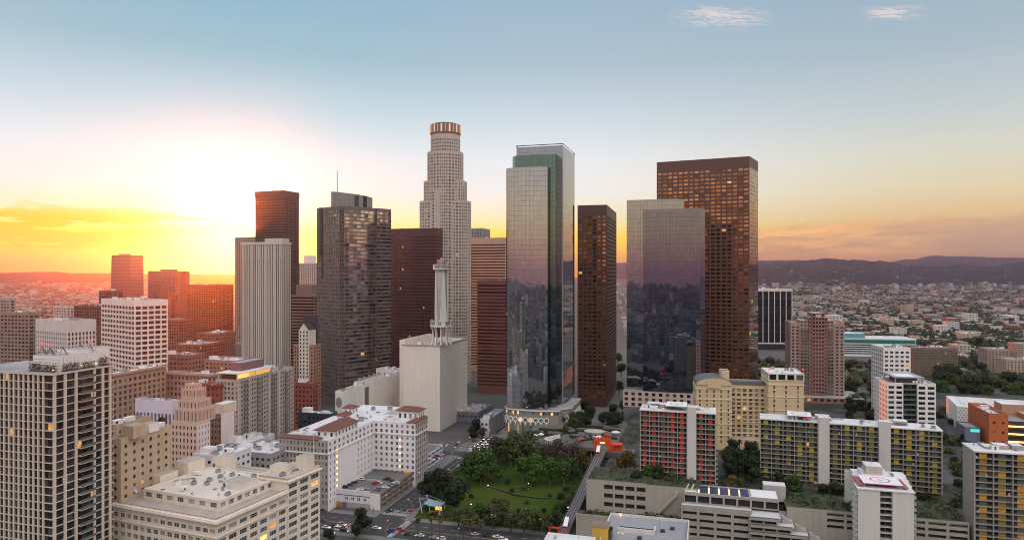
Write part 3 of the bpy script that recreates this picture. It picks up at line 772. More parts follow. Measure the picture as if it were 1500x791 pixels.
def banded_tower():
    """twin-fronted tower with a glass crescent on its roof"""
    D = 712; org, w, dp = fit(501, D, 44, 'R', xl=464, xr=573)
    stone = wall('mauve_granite', (.165, .125, .118), .1, .5, .1); zt = gz(301, D)
    gl = glass('mauve_glass', (.44, .39, .37), (.24, .20, .19), .0, .002, .05, metal=.9)
    c = 5.0
    root = tower('office_tower', 'mauve granite and glass tower with a curved glass screen and mast on its roof', 'tower', org, 44,
                 [(0, 0), (w-c, 0), (w-c, c*.6), (w, c*.6+1), (w, dp*.52), (w-2.2, dp*.52), (w-2.2, dp*.70), (w, dp*.70), (w, dp), (0, dp)], 0, zt, stone, gl, bay=3.3, fl=3.9, ww=.62, wh=.56, sill=.24, dep=.35, base=8, top=3.5,
                 edges={1: dict(nx=1, ww=.5), 2: dict(nx=2, ww=.9), 3: dict(nx=6, ww=.985, wh=.66, dep=.2, mx=.1), 5: dict(nx=3, ww=.96, wh=.82, sill=.1, dep=.12), 7: dict(nx=5, ww=.985, wh=.66, dep=.2, mx=.1)}, units=3, seed=8)
    H = zt; b = MB(); n = 16; cx, cy = w*.46, dp*.50; r = 24
    pts = [(cx+cos(radians(-150+185*i/n))*r*.78, cy+sin(radians(-150+185*i/n))*r*1.05) for i in range(n+1)]
    for i in range(n):
        p, q = pts[i], pts[i+1]; h0 = H+19-7*(i/n); h1 = H+19-7*((i+1)/n)
        b.face([(*p, H-1), (*q, H-1), (*q, h1), (*p, h0)], MIRB, [(i*3, 0), (i*3+3, 0), (i*3+3, 14), (i*3, 14)])
        pi_, qi = (cx+(p[0]-cx)*.96, cy+(p[1]-cy)*.96), (cx+(q[0]-cx)*.96, cy+(q[1]-cy)*.96)
        b.face([(*qi, H-1), (*pi_, H-1), (*pi_, h0), (*qi, h1)], METAL); b.face([(*p, h0), (*q, h1), (*qi, h1), (*pi_, h0)], METAL)
    b.build('glass_screen', root)
    b = MB(); b.bar((cx-6, cy-16, H-1), (cx-6, cy-16, gz(243, D)), .8, METAL, 6, .35); b.build('mast', root)
    b = MB(); b.box(5, 9, -.5, .0, H-52, H+.5, DARK); b.build('pilaster', root)
    b = MB(); b.box(10.5, 12.2, -.5, 0, H-75, H+.5, DARK); b.build('pilaster', root)
banded_tower()

TW = 'tower'
# behind: dark slab right of the mauve tower; banded pale tower; brown blocks
rt('office_tower', 'dark reddish slab tower just right of the mauve tower', 640, 840, 334, xl=571, xr=655, wallm=wall('maroon_granite', (.10, .045, .045), .1, .4), gm=GLR, bay=3.1, fl=3.9, ww=.6, wh=.5, dep=.3, base=8, top=9, units=5, cat=TW, seed=9)
rt('office_tower', 'cream tower of horizontal window bands behind the round tower', 741, 960, 348, xl=688, xr=752, wallm=wall('sand_stone', (.50, .40, .30)), gm=GLR, bay=60, fl=4.0, ww=.995, wh=.5, sill=.25, dep=.4, base=8, top=8, units=4, cat=TW, seed=10)
rt('office_tower', 'grey block showing just above the cream banded tower', 706, 1080, 334, xl=676, xr=718, wallm=GREY, gm=GLD, bay=4, fl=4, units=2, cat=TW, seed=11)
rt('office_tower', 'low maroon tower with ribbon windows left of the curved glass tower', 748, 790, 411, xl=699, xr=762, wallm=wall('maroon_stone', (.17, .065, .06)), gm=GLR, bay=50, fl=3.9, ww=.99, wh=.45, sill=.3, dep=.3, base=8, top=4, units=3, cat=TW, seed=12)
# sun side
rt('office_tower', 'dark bronze tower with pale cap and light corner strip, tallest near the sun', 416, 1040, 279, xl=374, xr=438, wallm=wall('bronze_cladding', (.085, .050, .038), .1, .4), gm=GLR, bay=3.2, fl=4.1, ww=.66, wh=.62, dep=.2, base=8, top=12, units=3, cat=TW, seed=13, ang=20,
   cornice=((-9, 0, .5),))
def ribbed():
    D = 772; org, w, dp = fit(413, D, 20, 'R', xl=354, xr=426); zt = gz(354, D)
    m = wall('pale_rib_concrete', (.60, .53, .48), .08, .6, .06); gl = glass('rib_glass', (.20, .17, .16), (.24, .2, .18), .2, 0, .1, metal=.7)
    root = tower('office_tower', 'pale tower of tall vertical ribs standing against the sun glow', TW, org, 20, rect(w, dp), 0, zt, m, gl, bay=2.9, fl=zt, ww=.5, wh=1.0, sill=0, dep=.9, base=10, top=3, units=4, seed=14, mx=.2, nind=40)
    nb = MB(); nb.box(w*.55, w*.98, 2, dp*.9, zt-1, zt+4, m, ROOFG); nb.build('penthouse', root)
    for k_ in range(14):
        x = w*(k_+.5)/14; b = MB(); b.box(x-.28, x+.28, -.5, -.003, 10, zt-20, m); b.box(x-.5, x+.5, -.6, -.003, zt-20, zt-3, m); b.build('rib', root)
    for k_ in range(5):
        y = dp*(k_+.5)/5; b = MB(); b.box(w+.003, w+.5, y-.28, y+.28, 10, zt-3, m); b.build('rib', root)
    bnd = MB(); bnd.prism(offset(rect(w, dp), .7), zt-3, zt-.6, m, cap=False); bnd.build('cornice', root)
ribbed()
rt('office_tower', 'slender grid tower half hidden behind the ribbed tower at the sun', 371, 1330, 347, xl=344, xr=392, wallm=wall('tan_grid_stone', (.42, .32, .26)), gm=GLR, bay=4.2, fl=4, ww=.6, wh=.6, units=2, cat=TW, seed=15)  # tan stone in its own colour
rt('office_tower', 'dark broad block directly below the sun', 316, 1120, 417, xl=273, xr=342, wallm=wall('umber_cladding', (.14, .07, .05)), gm=GLR, bay=3.4, fl=3.9, ww=.7, wh=.6, units=6, cat=TW, seed=16)
def rounded_dark():
    D = 1300; c = Vector((gx(241.5, D), D+16)); r = 25*D/F; z = gz(397, D)
    root = thing('office_tower', 'dark rounded tower standing between the distant glass tower and the sun', TW, (c.x, c.y, 0), 0)
    b = MB(); P = []
    for i in range(28): a = 2*pi*i/28; P.append((r*(abs(cos(a))**.6)*(1 if cos(a) > 0 else -1), r*(abs(sin(a))**.6)*(1 if sin(a) > 0 else -1)))
    per = 0
    for i in range(28):
        p, q = P[i], P[(i+1) % 28]; L = hypot(p[0]-q[0], p[1]-q[1]); b.face([(*p, 0), (*q, 0), (*q, z), (*p, z)], MIRR, [(per, 0), (per+L, 0), (per+L, z), (per, z)]); per += L
    slab_roof(root, P, z, 1, DARK, ROOFG, b); b.build('curtain_wall', root)
    t = MB(); t.box(-12, 12, -9, 9, z-1, z+3, DARK, ROOFG); t.build('penthouse', root)
rounded_dark()
def slanted_far():
    D = 1850; org = Vector((gx(162, D), D)); s = D/F; z = gz(374, D)
    root = thing('glass_tower', 'distant bluish glass tower with gently curved sides and slanted top', TW, (org.x, org.y, 0), -radians(14))
    b = MB(); w, d = 35*s, 22*s; N = 10
    for j in range(N):
        za, zb = z*j/N, z*(j+1)/N; sh = lambda t: 3.2*s*max(0, t-.25)**2
        for (p, q, m_) in (((0, 0), (w, 0), 0), ((w, 0), (w+3*s, d), 1), ((w+3*s, d), (3*s, d), 2), ((3*s, d), (0, 0), 3)):
            ia, ib = sh(j/N), sh((j+1)/N)
            def P_(pt, z_, i_): return (pt[0]+(i_ if pt[0] < w*.5 else -i_*.6), pt[1], z_)
            L = hypot(p[0]-q[0], p[1]-q[1]); b.face([P_(p, za, ia), P_(q, za, ia), P_(q, zb, ib), P_(p, zb, ib)], MIRR, [(0, za), (L, za), (L, zb), (0, zb)])
    i_ = sh(1.0); b.face([P_(p, z, i_) for p in ((0, 0), (w, 0), (w+3*s, d), (3*s, d))], ROOFG); b.build('curtain_wall', root)
    t = MB(); t.box(10*s, 24*s, 4*s, 12*s, z, z+4, METAL); t.build('penthouse', root)
slanted_far()
rt('office_block', 'white stepped grid block behind the ribbed tower', 466, 1300, 385, xl=437, xr=480, wallm=wall('pale_grid', (.55, .47, .43)), gm=GLD, bay=4.6, fl=4, ww=.6, wh=.6, units=3, seed=17, pent=((8, 26, 6, 20, 14, WHITE),))
rt('office_block', 'low brown block with banded windows between ribbed and mauve towers', 461, 900, 432, xl=424, xr=476, wallm=wall('rose_brown', (.26, .15, .13)), gm=GLR, bay=40, fl=4, ww=.99, wh=.5, units=4, seed=18, pent=((6, 30, 6, 24, 13, wall('rose_brown', (.3, .2, .17))),))
def gabled():
    D = 690; org, w, dp = fit(459, D, A0, 'R', xl=430, xr=470); zt = gz(505, D)
    br = wall('salmon_brick', (.36, .20, .145)); pale = wall('ivory_stone', (.66, .58, .50))
    root = tower('office_block', 'brown brick block with ivory centre bay rising to pointed gables', 'building', org, A0, rect(w, dp), 0, zt, br, GLD, bay=3.1, fl=3.7, ww=.5, wh=.55, units=0, seed=19)
    wd = []; b = MB(); x0, x1 = w*.30, w*.80; top = gz(484, D)
    P4 = [(x0, -1.2), (x1, -1.2), (x1, 12), (x0, 12)]
    for i in range(4): facade(b, wd, P4[i], P4[(i+1) % 4], 0, top, pale, 3 if i == 0 else 0, round(top/3.7), .45, .6, .2, .4)
    xm = (x0+x1)/2; tp = gz(474, D)
    b.face([(x0, -1.2, top), (x1, -1.2, top), (xm, -1.2, tp)], pale); b.face([(x1, 12, top), (x0, 12, top), (xm, 12, tp)], pale)
    b.face([(x1, -1.2, top), (x1, 12, top), (xm, 12, tp), (xm, -1.2, tp)], DARK); b.face([(x0, 12, top), (x0, -1.2, top), (xm, -1.2, tp), (xm, 12, tp)], DARK); b.build('gable_bay', root)
    put_windows(root, wd, GLD)
    s = MB(); s.box(w*.12, w*.9, 13, dp-1, zt-1, gz(463, D), DARK, ROOFG); s.build('penthouse', root)
gabled()
# far left row
rt('office_block', 'white office block of square window grid left of the dark sunlit towers', 197, 520, 440, xl=148, xr=246, ang=38, wallm=wall('bright_grid', (.74, .66, .62), .06), gm=glass('maroon_glass', (.07, .045, .045), (.12, .08, .07), .2, .0), bay=5.2, fl=3.75, ww=.80, wh=.62, sill=.19, dep=.7, base=4, top=4, units=16, seed=20, style='sash3', fm=DFRAME, rev=wall('bright_grid2', (.6, .52, .48)))
rt('office_block', 'broad white concrete block behind the roof garden tower', 98, 600, 470, xl=52, xr=141, ang=30, wallm=wall('lilac_white', (.62, .56, .56)), gm=GLD, bay=3.0, fl=3.9, ww=.5, wh=.7, sill=.15, dep=.5, base=4, top=10, units=9, seed=21)
rt('apartment_block', 'brown concrete block at the far left edge of the city', 42, 640, 458, xl=-40, xr=58, ang=14, wallm=wall('drab_concrete', (.26, .20, .17)), gm=GLD, bay=4.2, fl=3.4, ww=.7, wh=.5, units=6, seed=22)
rt('apartment_block', 'grey balcony tower peeking above the brown concrete block', 14, 760, 437, xl=-12, xr=23, wallm=GREY, gm=GLD, bay=4.5, fl=3.3, ww=.6, wh=.5, units=2, seed=23, zb=0)
rt('office_block', 'small pale grid block far behind the white concrete block', 98, 980, 449, xl=78, xr=113, ang=30, wallm=wall('pale_grid', (.55, .47, .43)), gm=GLD, bay=4.2, fl=3.7, units=2, seed=24)
rt('office_block', 'dark brown slab partly hidden behind the white window grid block', 162, 900, 426, xl=145, xr=180, wallm=wall('choc', (.13, .075, .06)), gm=GLR, bay=4, fl=3.8, units=3, seed=25)
rt('office_block', 'low dark block left of the white window grid block', 146, 840, 448, xl=108, xr=165, wallm=wall('choc', (.13, .075, .06)), gm=GLR, bay=4, fl=3.8, units=5, seed=26)
rt('office_block', 'brown mid rise below the rounded dark tower', 262, 860, 468, xl=236, xr=282, wallm=wall('umber2', (.2, .10, .08)), gm=GLR, bay=4, fl=3.8, units=4, seed=27)
rt('office_block', 'low red brown block with flat roof below the sun', 292, 800, 505, xl=250, xr=330, wallm=wall('redblock', (.22, .09, .07)), gm=GLD, bay=4, fl=3.8, units=8, seed=28)
rt('office_block', 'reddish block in front of the dark broad block', 316, 900, 488, xl=288, xr=345, wallm=wall('redblock2', (.25, .13, .10)), gm=GLD, bay=4, fl=3.8, units=5, seed=29)
# right of the glass towers
def striped():
    D = 1240; m = wall('stripe_white', (.62, .62, .62)); blk = glass('black_glass', (.012, .012, .015), (.03, .03, .03), .2, .0, .1)
    root, w, dp = rt('office_block', 'black slab block with thin white vertical stripes', 1160, D, 427, xl=1109, corner='R', dp=30, ang=3, wallm=wall('black_cladding', (.02, .02, .022), .1, .5), gm=blk, bay=62, fl=4, ww=.99, wh=.8, sill=.1, dep=.1, base=14, top=2, mx=.1, units=0, seed=30)
    H = gz(427, D)
    for i in range(7):
        b = MB(); x = w*i/6; b.box(x-.6, x+.6, -.7, .5, 12, H+.4, m); b.build('fin', root)
    b = MB(); b.box(-.8, w+.8, -.9, dp, H+.4, H+4, m, ROOFW); b.build('cornice', root)
    b = MB(); b.box(-.8, w+.8, -.75, .3, 10.5, 12.5, m); b.build('belt', root)
    rooftop(root, rect(w, dp), H+4, 6, random.Random(3), 1.3)
striped()
def pink_tower():
    D = 650; org, w, dp = fit(1158, D, 12, 'L', xr=1237, dp=30); zb = 12; zt = gz(472, D)
    m = wall('rose_stucco', (.36, .245, .215)); m2 = wall('rose_dark', (.27, .135, .125))
    root = tower('apartment_tower', 'rose brown apartment tower with stepped crown and recessed balconies', TW, org, 12, rect(w, dp), zb, zt, m, GLD, bay=3.9, fl=3.05, ww=.55, wh=.55, dep=.5, base=3, top=3, units=0, style='sash', seed=31)
    H = zt-zb; wins = []; b = MB(); x0, x1 = w*.40, w*.62
    for (xa, xb, y, zz, mm, nx) in ((w*.18, w*.80, -1.0, H+2.0, m, 10), (x0-3, x1+3, -2.0, H+5, m2, 6), (x0, x1, -2.8, H+9, m2, 4)):
        P4 = [(xa, y), (xb, y), (xb, dp*.7), (xa, dp*.7)]; c = MB()
        for i in range(4): facade(c, wins, P4[i], P4[(i+1) % 4], 0 if i != 2 else H-2, zz, mm, nx if i == 0 else 0, 25 if i == 0 else 0, .62, .56, .26, 1.1)
        c.face([(*p, zz) for p in P4], ROOFT); c.build('bay', root)
    put_windows(root, wins, GLD)
    c = MB(); c.box(x0+3, x1-3, -2.86, -2.8, H+4.8, H+7.8, PINK); c.build('emblem_panel', root)
    for f in range(4, 24):
        c = MB(); z = 3+f*3.05
        c.box(w*.19, x0-3.2, -2.3, -1.0, z-.15, z+.0, m); c.box(w*.19, x0-3.2, -2.3, -2.2, z, z+.95, RAIL); c.box(x1+3.2, w*.79, -2.3, -1.0, z-.15, z, m); c.box(x1+3.2, w*.79, -2.3, -2.2, z, z+.95, RAIL); c.build('balcony', root)
    pw = []; pb = MB(); P4 = [(-6, -14), (w+14, -14), (w+14, 30), (-6, 30)]
    for i in range(4): facade(pb, pw, P4[i], P4[(i+1) % 4], 0, 13, m2, 12 if i != 2 else 0, 3, .5, .55, .25, .4)
    pb.face([(*p, 13) for p in P4], ROOFG); pb.build('podium', root); put_windows(root, pw, GLD)
pink_tower()
def long_low():
    D = 1150; org, w, dp = fit(1232, D, 10, 'L', xr=1342, dp=55); zt = gz(495, D)
    wl = wall('clean_white', (.72, .72, .72), .06)
    root = tower('office_block', 'long low white block with black window bands and green glass upper floor', 'building', org, 10, rect(w, dp), 0, zt, wl, glass('black_glass', (.012, .012, .015), (.03, .03, .03), .2, .0, .1), bay=200, fl=3.4, ww=.99, wh=.55, sill=.2, dep=.5, base=3, top=9, units=8, roofm=ROOFW, seed=33)
    b = MB(); b.box(1, w-1, -.15, -.004, zt-8, zt-2, glass('green_strip', (.03, .16, .12), (.05, .2, .15), .5, 0)); b.build('window_band', root)
    b = MB(); b.box(-2, w*.35, 10, 40, zt-1, zt+7, plain('teal_panel', (.08, .32, .36), .5), ROOFW); b.build('penthouse', root)
long_low()
rt('apartment_block', 'dark brown slab of tiny windows behind the white twin blocks', 1338, 800, 509, xr=1403, xl=1331, corner='L', dp=18, ang=4, wallm=wall('taupe', (.20, .155, .13)), gm=GLD, bay=2.9, fl=2.9, ww=.6, wh=.5, units=7, seed=34, zb=8)
rt('apartment_block', 'dark stair slab joined to the left of the brown slab', 1316, 830, 509, xr=1341, corner='L', dp=18, ang=4, wallm=wall('taupe_dark', (.14, .10, .09)), gm=GLD, bay=3.4, fl=2.9, ww=.5, wh=.5, units=2, seed=35, zb=8)
for i, (x0, x1, y, D, c_) in enumerate(((1447, 1478, 511, 880, .36), (1474, 1512, 526, 840, .42), (1490, 1540, 503, 1000, .4))):
    rt('apartment_block', ['tan slab with balconies near the right edge behind the white museum', 'pale lower slab in front of the tan slab at the right edge', 'pale tower cut by the right edge of the view'][i], x0, D, y, xr=x1, corner='L', dp=24, ang=8, wallm=wall('tan%d' % i, (c_, c_*.78, c_*.64)), gm=GLD, bay=4, fl=3.1, ww=.5, wh=.5, units=4, seed=36+i, zb=0)
# ------------------------------------------------------------------ near buildings, left half
def frame_of(root): return root.location.copy()
def garden_tower():
    D = 262; org, w, dp = fit(77, D, 16, 'R', xl=-60, xr=167); zt = gz(549, D)
    pier = wall('warm_pier', (.62, .53, .44), .06, .6, .08); slab = wall('slab_edge', (.55, .53, .51), .05, .6)
    gm = glass('tower_glass', (.016, .028, .027), (.075, .085, .075), .2, .012, .05, le=.9)
    root = thing('apartment_tower', 'dark glass apartment tower with cream piers and a planted roof, nearest building on the left', 'tower', (org.x, org.y, 0), -radians(16))
    fl = 3.05; nf = int(zt/fl); z0 = zt-nf*fl; wins = []; body = MB()
    core = rect(w-.8, dp-.8, .4, .4)
    for i in range(4):
        p, q = core[i], core[(i+1) % 4]
        cols = None
        if i in (0, 1): facade(body, wins, p, q, z0, zt-.3, DMETAL, {0: round(w/2.45), 1: 13}[i], nf, .96, .80, .14, .06)
        else: facade(body, wins, p, q, 0, zt-.3, pier, 0, 0)
    slab_roof(root, core, zt-.3, .1, slab, ROOFG, body); body.build('wall', root)
    put_windows(root, wins, gm, DFRAME, 'pane', 100)
    xs = [w-4.6-i*2.45 for i in range(int((w-5)/2.45))]
    for x in xs:
        b = MB(); b.box(x-.36, x+.36, -.15, .398, 0, zt+.15, pier); b.build('pier', root)
    for y in (0.9, 5.4, 10.2, 18.6, 22.6, 26.2):
        b = MB(); b.box(w-.398, w+.15, y-.55, y+.55, 0, zt+.15, pier); b.build('pier', root)
    for f in range(nf+1):
        z = z0+f*fl; b = MB()
        b.box(-.2, w+.05, -.05, .395, z-.14, z+.14, slab); b.box(w-.395, w+.05, .396, dp, z-.14, z+.14, slab); b.build('floor_slab', root)
        if f < nf:
            b = MB(); b.box(w-.05, w+1.5, 11.0, 17.9, z-.12, z+.10, slab); b.box(w+1.42, w+1.5, 11.0, 17.9, z+.10, z+1.15, plain('rail_glass', (.10, .13, .13), .1)); b.build('balcony', root)
    b = MB(); b.prism(offset(rect(w, dp), .35), zt-.28, zt+.25, slab, ROOFG); b.build('roof_edge', root)
    b = MB()
    for (p, q) in (((1, .8), (w-1, .8)), ((w-1, .8), (w-1, dp-1))):
        n = 14
        for i in range(n+1):
            x, y = p[0]+(q[0]-p[0])*i/n, p[1]+(q[1]-p[1])*i/n; b.bar((x, y, zt+.2), (x, y, zt+1.4), .04, METAL)
        b.bar((*p, zt+1.4), (*q, zt+1.4), .05, METAL)
    b.build('railing', root)
    # penthouse, steel frames, beacons
    wht = wall('penthouse_white', (.76, .73, .72), .06, .6, .1)
    px0, px1, py0, py1 = w-17, w-3.5, 6, 24; b = MB(); h = 6.2
    b.box(px0, px1, py0, py1, zt+.25, zt+h, wht, ROOFG)
    for i in range(1, 5): b.box(px0-.05, px1+.05, py0-.06, py0-.003, zt+h*i/5.2, zt+h*i/5.2+.12, METAL)
    for i in range(1, 6): b.box(px1+.003, px1+.06, py0+i*1.6, py0+i*1.6+.1, zt+.6, zt+h-.5, METAL)
    b.build('penthouse', root)
    b = MB(); b.box(px0+3, px1-1, py0+8, py1+6, zt+.25, zt+h+1.5, wht, ROOFG); b.build('penthouse', root)
    for (x, y) in ((px0+1, py0+3), (px1-6, py0+1), (px1-3, py0+4), (px1-1.5, py1-3), (px0+6, py1-2)):
        b = MB(); t = zt+h
        b.bar((x-1.8, y, t), (x, y, t+3), .1, DMETAL); b.bar((x+1.8, y, t), (x, y, t+3), .1, DMETAL); b.bar((x, y+2.2, t), (x, y, t+3), .1, DMETAL); b.bar((x-3, y, t+.9), (x+3, y, t+.9), .1, DMETAL); b.bar((x, y, t+3), (x, y, t+3.8), .07, DMETAL); b.build('steel_frame', root)
    red = plain('beacon_red', (.8, .03, .05), .4, emit=1.3, ecol=(1, .05, .08))
    for (x, y, t) in ((px0+1, py0+3, 3.8), (px1-6, py0+1, 3.8), (px1-1.5, py1-3, 3.8)):
        b = MB(); b.cyl(x, y, zt+h+t, zt+h+t+.7, .4, 8, red); b.build('beacon', root)
    glow = plain('warm_lamp', (1, .7, .3), .4, emit=4, ecol=(1, .62, .22))
    for (x, y) in ((w-1.5, 1.4), (w-9, 5.2), (w-2.8, 15), (w-2.8, 22)):
        b = MB(); b.bar((x, y, zt+.2), (x, y, zt+1.3), .05, DMETAL); b.cyl(x, y, zt+1.3, zt+1.65, .17, 8, glow); b.build('roof_lamp', root)
    return w, dp, zt, root
GT = garden_tower()
def roof_hedges():
    w, dp, zt, root = GT; rnd = random.Random(12); m = [leafmat('hedge_dark', (.022, .040, .010), .5), leafmat('hedge_olive', (.045, .065, .014), .5)]; base = root.location; rz = root.rotation_euler.z
    for i, (x0, x1, y0, y1, h, lab) in enumerate(((w-16.5, w-10.5, 3.6, 5.0, 3.0, 'dark trimmed hedge in front of the white roof penthouse'), (w-9.8, w-3.6, 3.6, 5.0, 2.7, 'olive hedge at the roof corner by the lamps'), (w-2.6, w-1.4, 6.0, 13.5, 2.9, 'dark hedge along the right side of the roof garden'), (w-2.6, w-1.4, 14.5, 20.5, 2.5, 'olive hedge behind the penthouse side wall'), (w-2.9, w-1.2, 23, 27, 3.4, 'bushy olive planting at the far roof corner'))):
        b = MB(); n = int((x1-x0)*(y1-y0)*h*22)
        for _ in range(n):
            c = Vector((rnd.uniform(x0, x1), rnd.uniform(y0, y1), rnd.uniform(.2, h)*(1 if rnd.random() < .9 else 1.25))); q = Vector((rnd.gauss(0, 1), rnd.gauss(0, 1), rnd.gauss(.3, .8))).normalized(); a = q.cross(Vector((rnd.gauss(0, 1), rnd.gauss(0, 1), rnd.gauss(0, 1)))).normalized(); d = q.cross(a); s = rnd.uniform(.25, .5)
            b.face([c-a*s*.5, c+d*s*.4, c+a*s*.5, c-d*s*.4], m[i % 2])
        b.box(x0, x1, y0, y1, 0, .3, DMETAL); o = b.build('hedge'); o.location = (base.x, base.y, zt+.26); o.rotation_euler = (0, 0, rz); tag(o, lab, 'hedge', 'hedges of the roof garden')
roof_hedges()

def corner_block():
    """cream terracotta-faced corner block with a roof terrace"""
    D = 277; ang = 22; org, w, dp = fit(316.8, D, ang, 'R', xl=165, xr=468); H = gz(761, D)
    st = wall('terracotta_cream', (.71, .63, .54), .12, .75, .2); gm = glass('loft_glass', (.04, .055, .055), (.40, .40, .36), .36, .022, .06, lc=(1, .42, .08), le=2.6)
    root = thing('loft_building', 'cream corner block with bracketed cornice, roof terrace and orange lit windows', 'building', (org.x, org.y, 0), -radians(ang))
    b = MB(); wins = []; y1 = dp*.64; fl = 3.55
    nb = 13; nf = 9
    P4 = rect(w, dp)
    def face_rows(p, q, nx, ztop):
        z = ztop-3.2
        facade(b, wins, p, q, z, ztop, st, 0, 0)
        facade(b, wins, p, q, z-fl, z, st, nx, 1, .70, .50, .25, .45)
        facade(b, wins, p, q, z-fl-1.0, z-fl, st, 0, 0); z = z-fl-1.0
        n = int(z/fl)
        facade(b, wins, p, q, z-n*fl, z, st, nx, n, .70, .56, .22, .45); facade(b, wins, p, q, 0, z-n*fl, st, 0, 0)
    face_rows((0, 0), (w, 0), 15, H)
    face_rows((w, 0), (w, y1), 7, H)
    # taller end pavilion
    Hp = H+5.0; xe = w+.35; L = [(w-16, y1), (xe, y1), (xe, dp), (w-16, dp)]
    n = int((Hp-2.4)/fl)
    facade(b, wins, L[1], L[2], 0, Hp-2.4-n*fl, st, 0, 0); facade(b, wins, L[1], L[2], Hp-2.4-n*fl, Hp-2.4, st, 3, n, .72, .58, .2, .45); facade(b, wins, L[1], L[2], Hp-2.4, Hp, st, 0, 0)
    facade(b, wins, L[0], L[1], 0, Hp, st, 0, 0); facade(b, wins, L[2], L[3], 0, Hp, st, 0, 0); facade(b, wins, L[3], L[0], 0, Hp, st, 0, 0)
    facade(b, wins, (w-16, dp), (0, dp), 0, H, st, 0, 0); facade(b, wins, (0, dp), (0, 0), 0, H, st, 0, 0)
    b.build('wall', root)
    put_windows(root, wins, gm, WFRAME, 'sash3', 100)
    r = MB(); r.face([(.6, .6, H-1.3), (w-.6, .6, H-1.3), (w-.6, dp-.6, H-1.3), (.6, dp-.6, H-1.3)], ROOFT); r.build('roof', root)
    r = MB(); r.face([(w-16, y1, Hp-.8), (xe, y1, Hp-.8), (xe, dp, Hp-.8), (w-16, dp, Hp-.8)], ROOFT)
    for (a, c) in (((w-16, y1), (xe, y1+.4)), ((w-16, dp-.4), (xe, dp)), ((w-16, y1+.4), (w-15.6, dp-.4)), ((xe-.4, y1+.4), (xe, dp-.4))): r.box(a[0], c[0], a[1], c[1], Hp-.79, Hp+.02, st)
    r.build('roof', root)
    def moulding(z0, z1, d, name='cornice'):
        m = MB(); m.box(-d, w+d, -d, -.003, z0, z1, st, bottom=True); m.box(w+.003, w+d, -.003, y1, z0, z1, st, bottom=True); m.build(name, root)
    moulding(H-1.5, H-.9, 1.35); moulding(H-.9, H-.35, 1.0); moulding(H-2.6, H-2.3, .35); moulding(H-3.2-fl-.75, H-3.2-fl-.35, .55, 'belt')
    m = MB()
    for i in range(int(w/1.1)): m.box(i*1.1, i*1.1+.5, -1.0, -.004, H-2.25, H-1.51, st)
    for i in range(int(y1/1.1)): m.box(w+.004, w+1.0, i*1.1, i*1.1+.5, H-2.25, H-1.51, st)
    m.build('bracket_row', root)
    m = MB(); m.box(w-16.5, xe+1.1, y1-.5, dp+.6, Hp-2.0, Hp-1.4, st, bottom=True)
    for i in range(9): m.box(xe+.2, xe+.95, y1+.3+i*(dp-y1)/9, y1+1.0+i*(dp-y1)/9, Hp-2.6, Hp-2.0, st)
    m.build('cornice', root)
    # coping dark line, parapet
    m = MB(); dk = wall('coping', (.16, .15, .15)); m.box(.2, w-.2, .2, .8, H-1.3, H+.05, st, dk); m.box(w-.8, w-.2, .8, y1, H-1.3, H+.05, st, dk); m.build('parapet', root)
    # set-back attic storey
    ax0, ax1, ay0, ay1 = w*.10, w-9.0, 10.5, y1+6; Ha = H+3.4; a = MB(); aw = []
    A4 = [(ax0, ay0), (ax1, ay0), (ax1, ay1), (ax0, ay1)]
    for i in range(4): facade(a, aw, A4[i], A4[(i+1) % 4], H-1.3, Ha, st, {0: 7, 1: 8}.get(i, 0), 1, .55, .42, .3, .3)
    slab_roof(root, A4, Ha, .7, st, wall('attic_roof', (.62, .56, .49), .3, .85, 0, .2), a, .5); a.build('attic', root)
    m = MB(); m.prism(offset(A4, .5), Ha-.9, Ha-.5, st, cap=False); m.build('cornice', root)
    put_windows(root, aw, gm, WFRAME, 'sash3', 30)
    rnd = random.Random(5)
    for (x0, x1, y0, y1_, h) in ((ax1-14, ax1-3, ay0+16, ay0+26, 2.6), (ax0+1, ax0+8, ay1+1, ay1+9, 5), (ax1-8, ax1-1, ay1+2, ay1+9, 4.5), (ax1+2, ax1+8, ay1+9, ay1+15, 8), (ax0-7, ax0-1, 20, 30, 3.5), (ax0-8, ax0+1, 34, 44, 6)):
        m = MB(); m.box(x0, x1, y0, y1_, H-1.3, Ha-.7+h, WHITE if rnd.random() < .6 else st, ROOFT); m.box(x0+.5, x0+1.5, y0-.05, y0-.003, Ha-.7, Ha+1.3, DMETAL); m.build('roof_hut', root)
    rooftop(root, A4, Ha-.7, 24, rnd, .7, [(ax1-14, ax1-3, ay0+16, ay0+26)])
    rooftop(root, [(w-15, y1+1), (w-1, y1+1), (w-1, dp-1), (w-15, dp-1)], Hp-.8, 3, rnd, .8)
    m = MB(); m.bar((w-2.2, 3, H), (w-2.2, 3, H+16), .13, WMETAL, 6, .06); m.cyl(w-2.2, 3, H-1.3, H, .35, 8, METAL); m.build('flagpole', root)
    m = MB(); m.bar((w-2, dp-2, Hp-.8), (w-2, dp-2, Hp+14), .13, WMETAL, 6, .06); m.build('flagpole', root)
    for (x, y) in ((ax1-5, ay0+10), (ax0+3, 5)):
        m = MB(); m.bar((x, y, Ha-.7), (x, y, Ha+1), .12, METAL)
        for i in range(12):
            t0, t1 = 2*pi*i/12, 2*pi*(i+1)/12
            m.face([(x, y+.1, Ha+1.6), (x+cos(t0)*1.3, y-.7, Ha+1.6+sin(t0)*1.3), (x+cos(t1)*1.3, y-.7, Ha+1.6+sin(t1)*1.3)], WMETAL)
        m.build('dish', root)
corner_block()

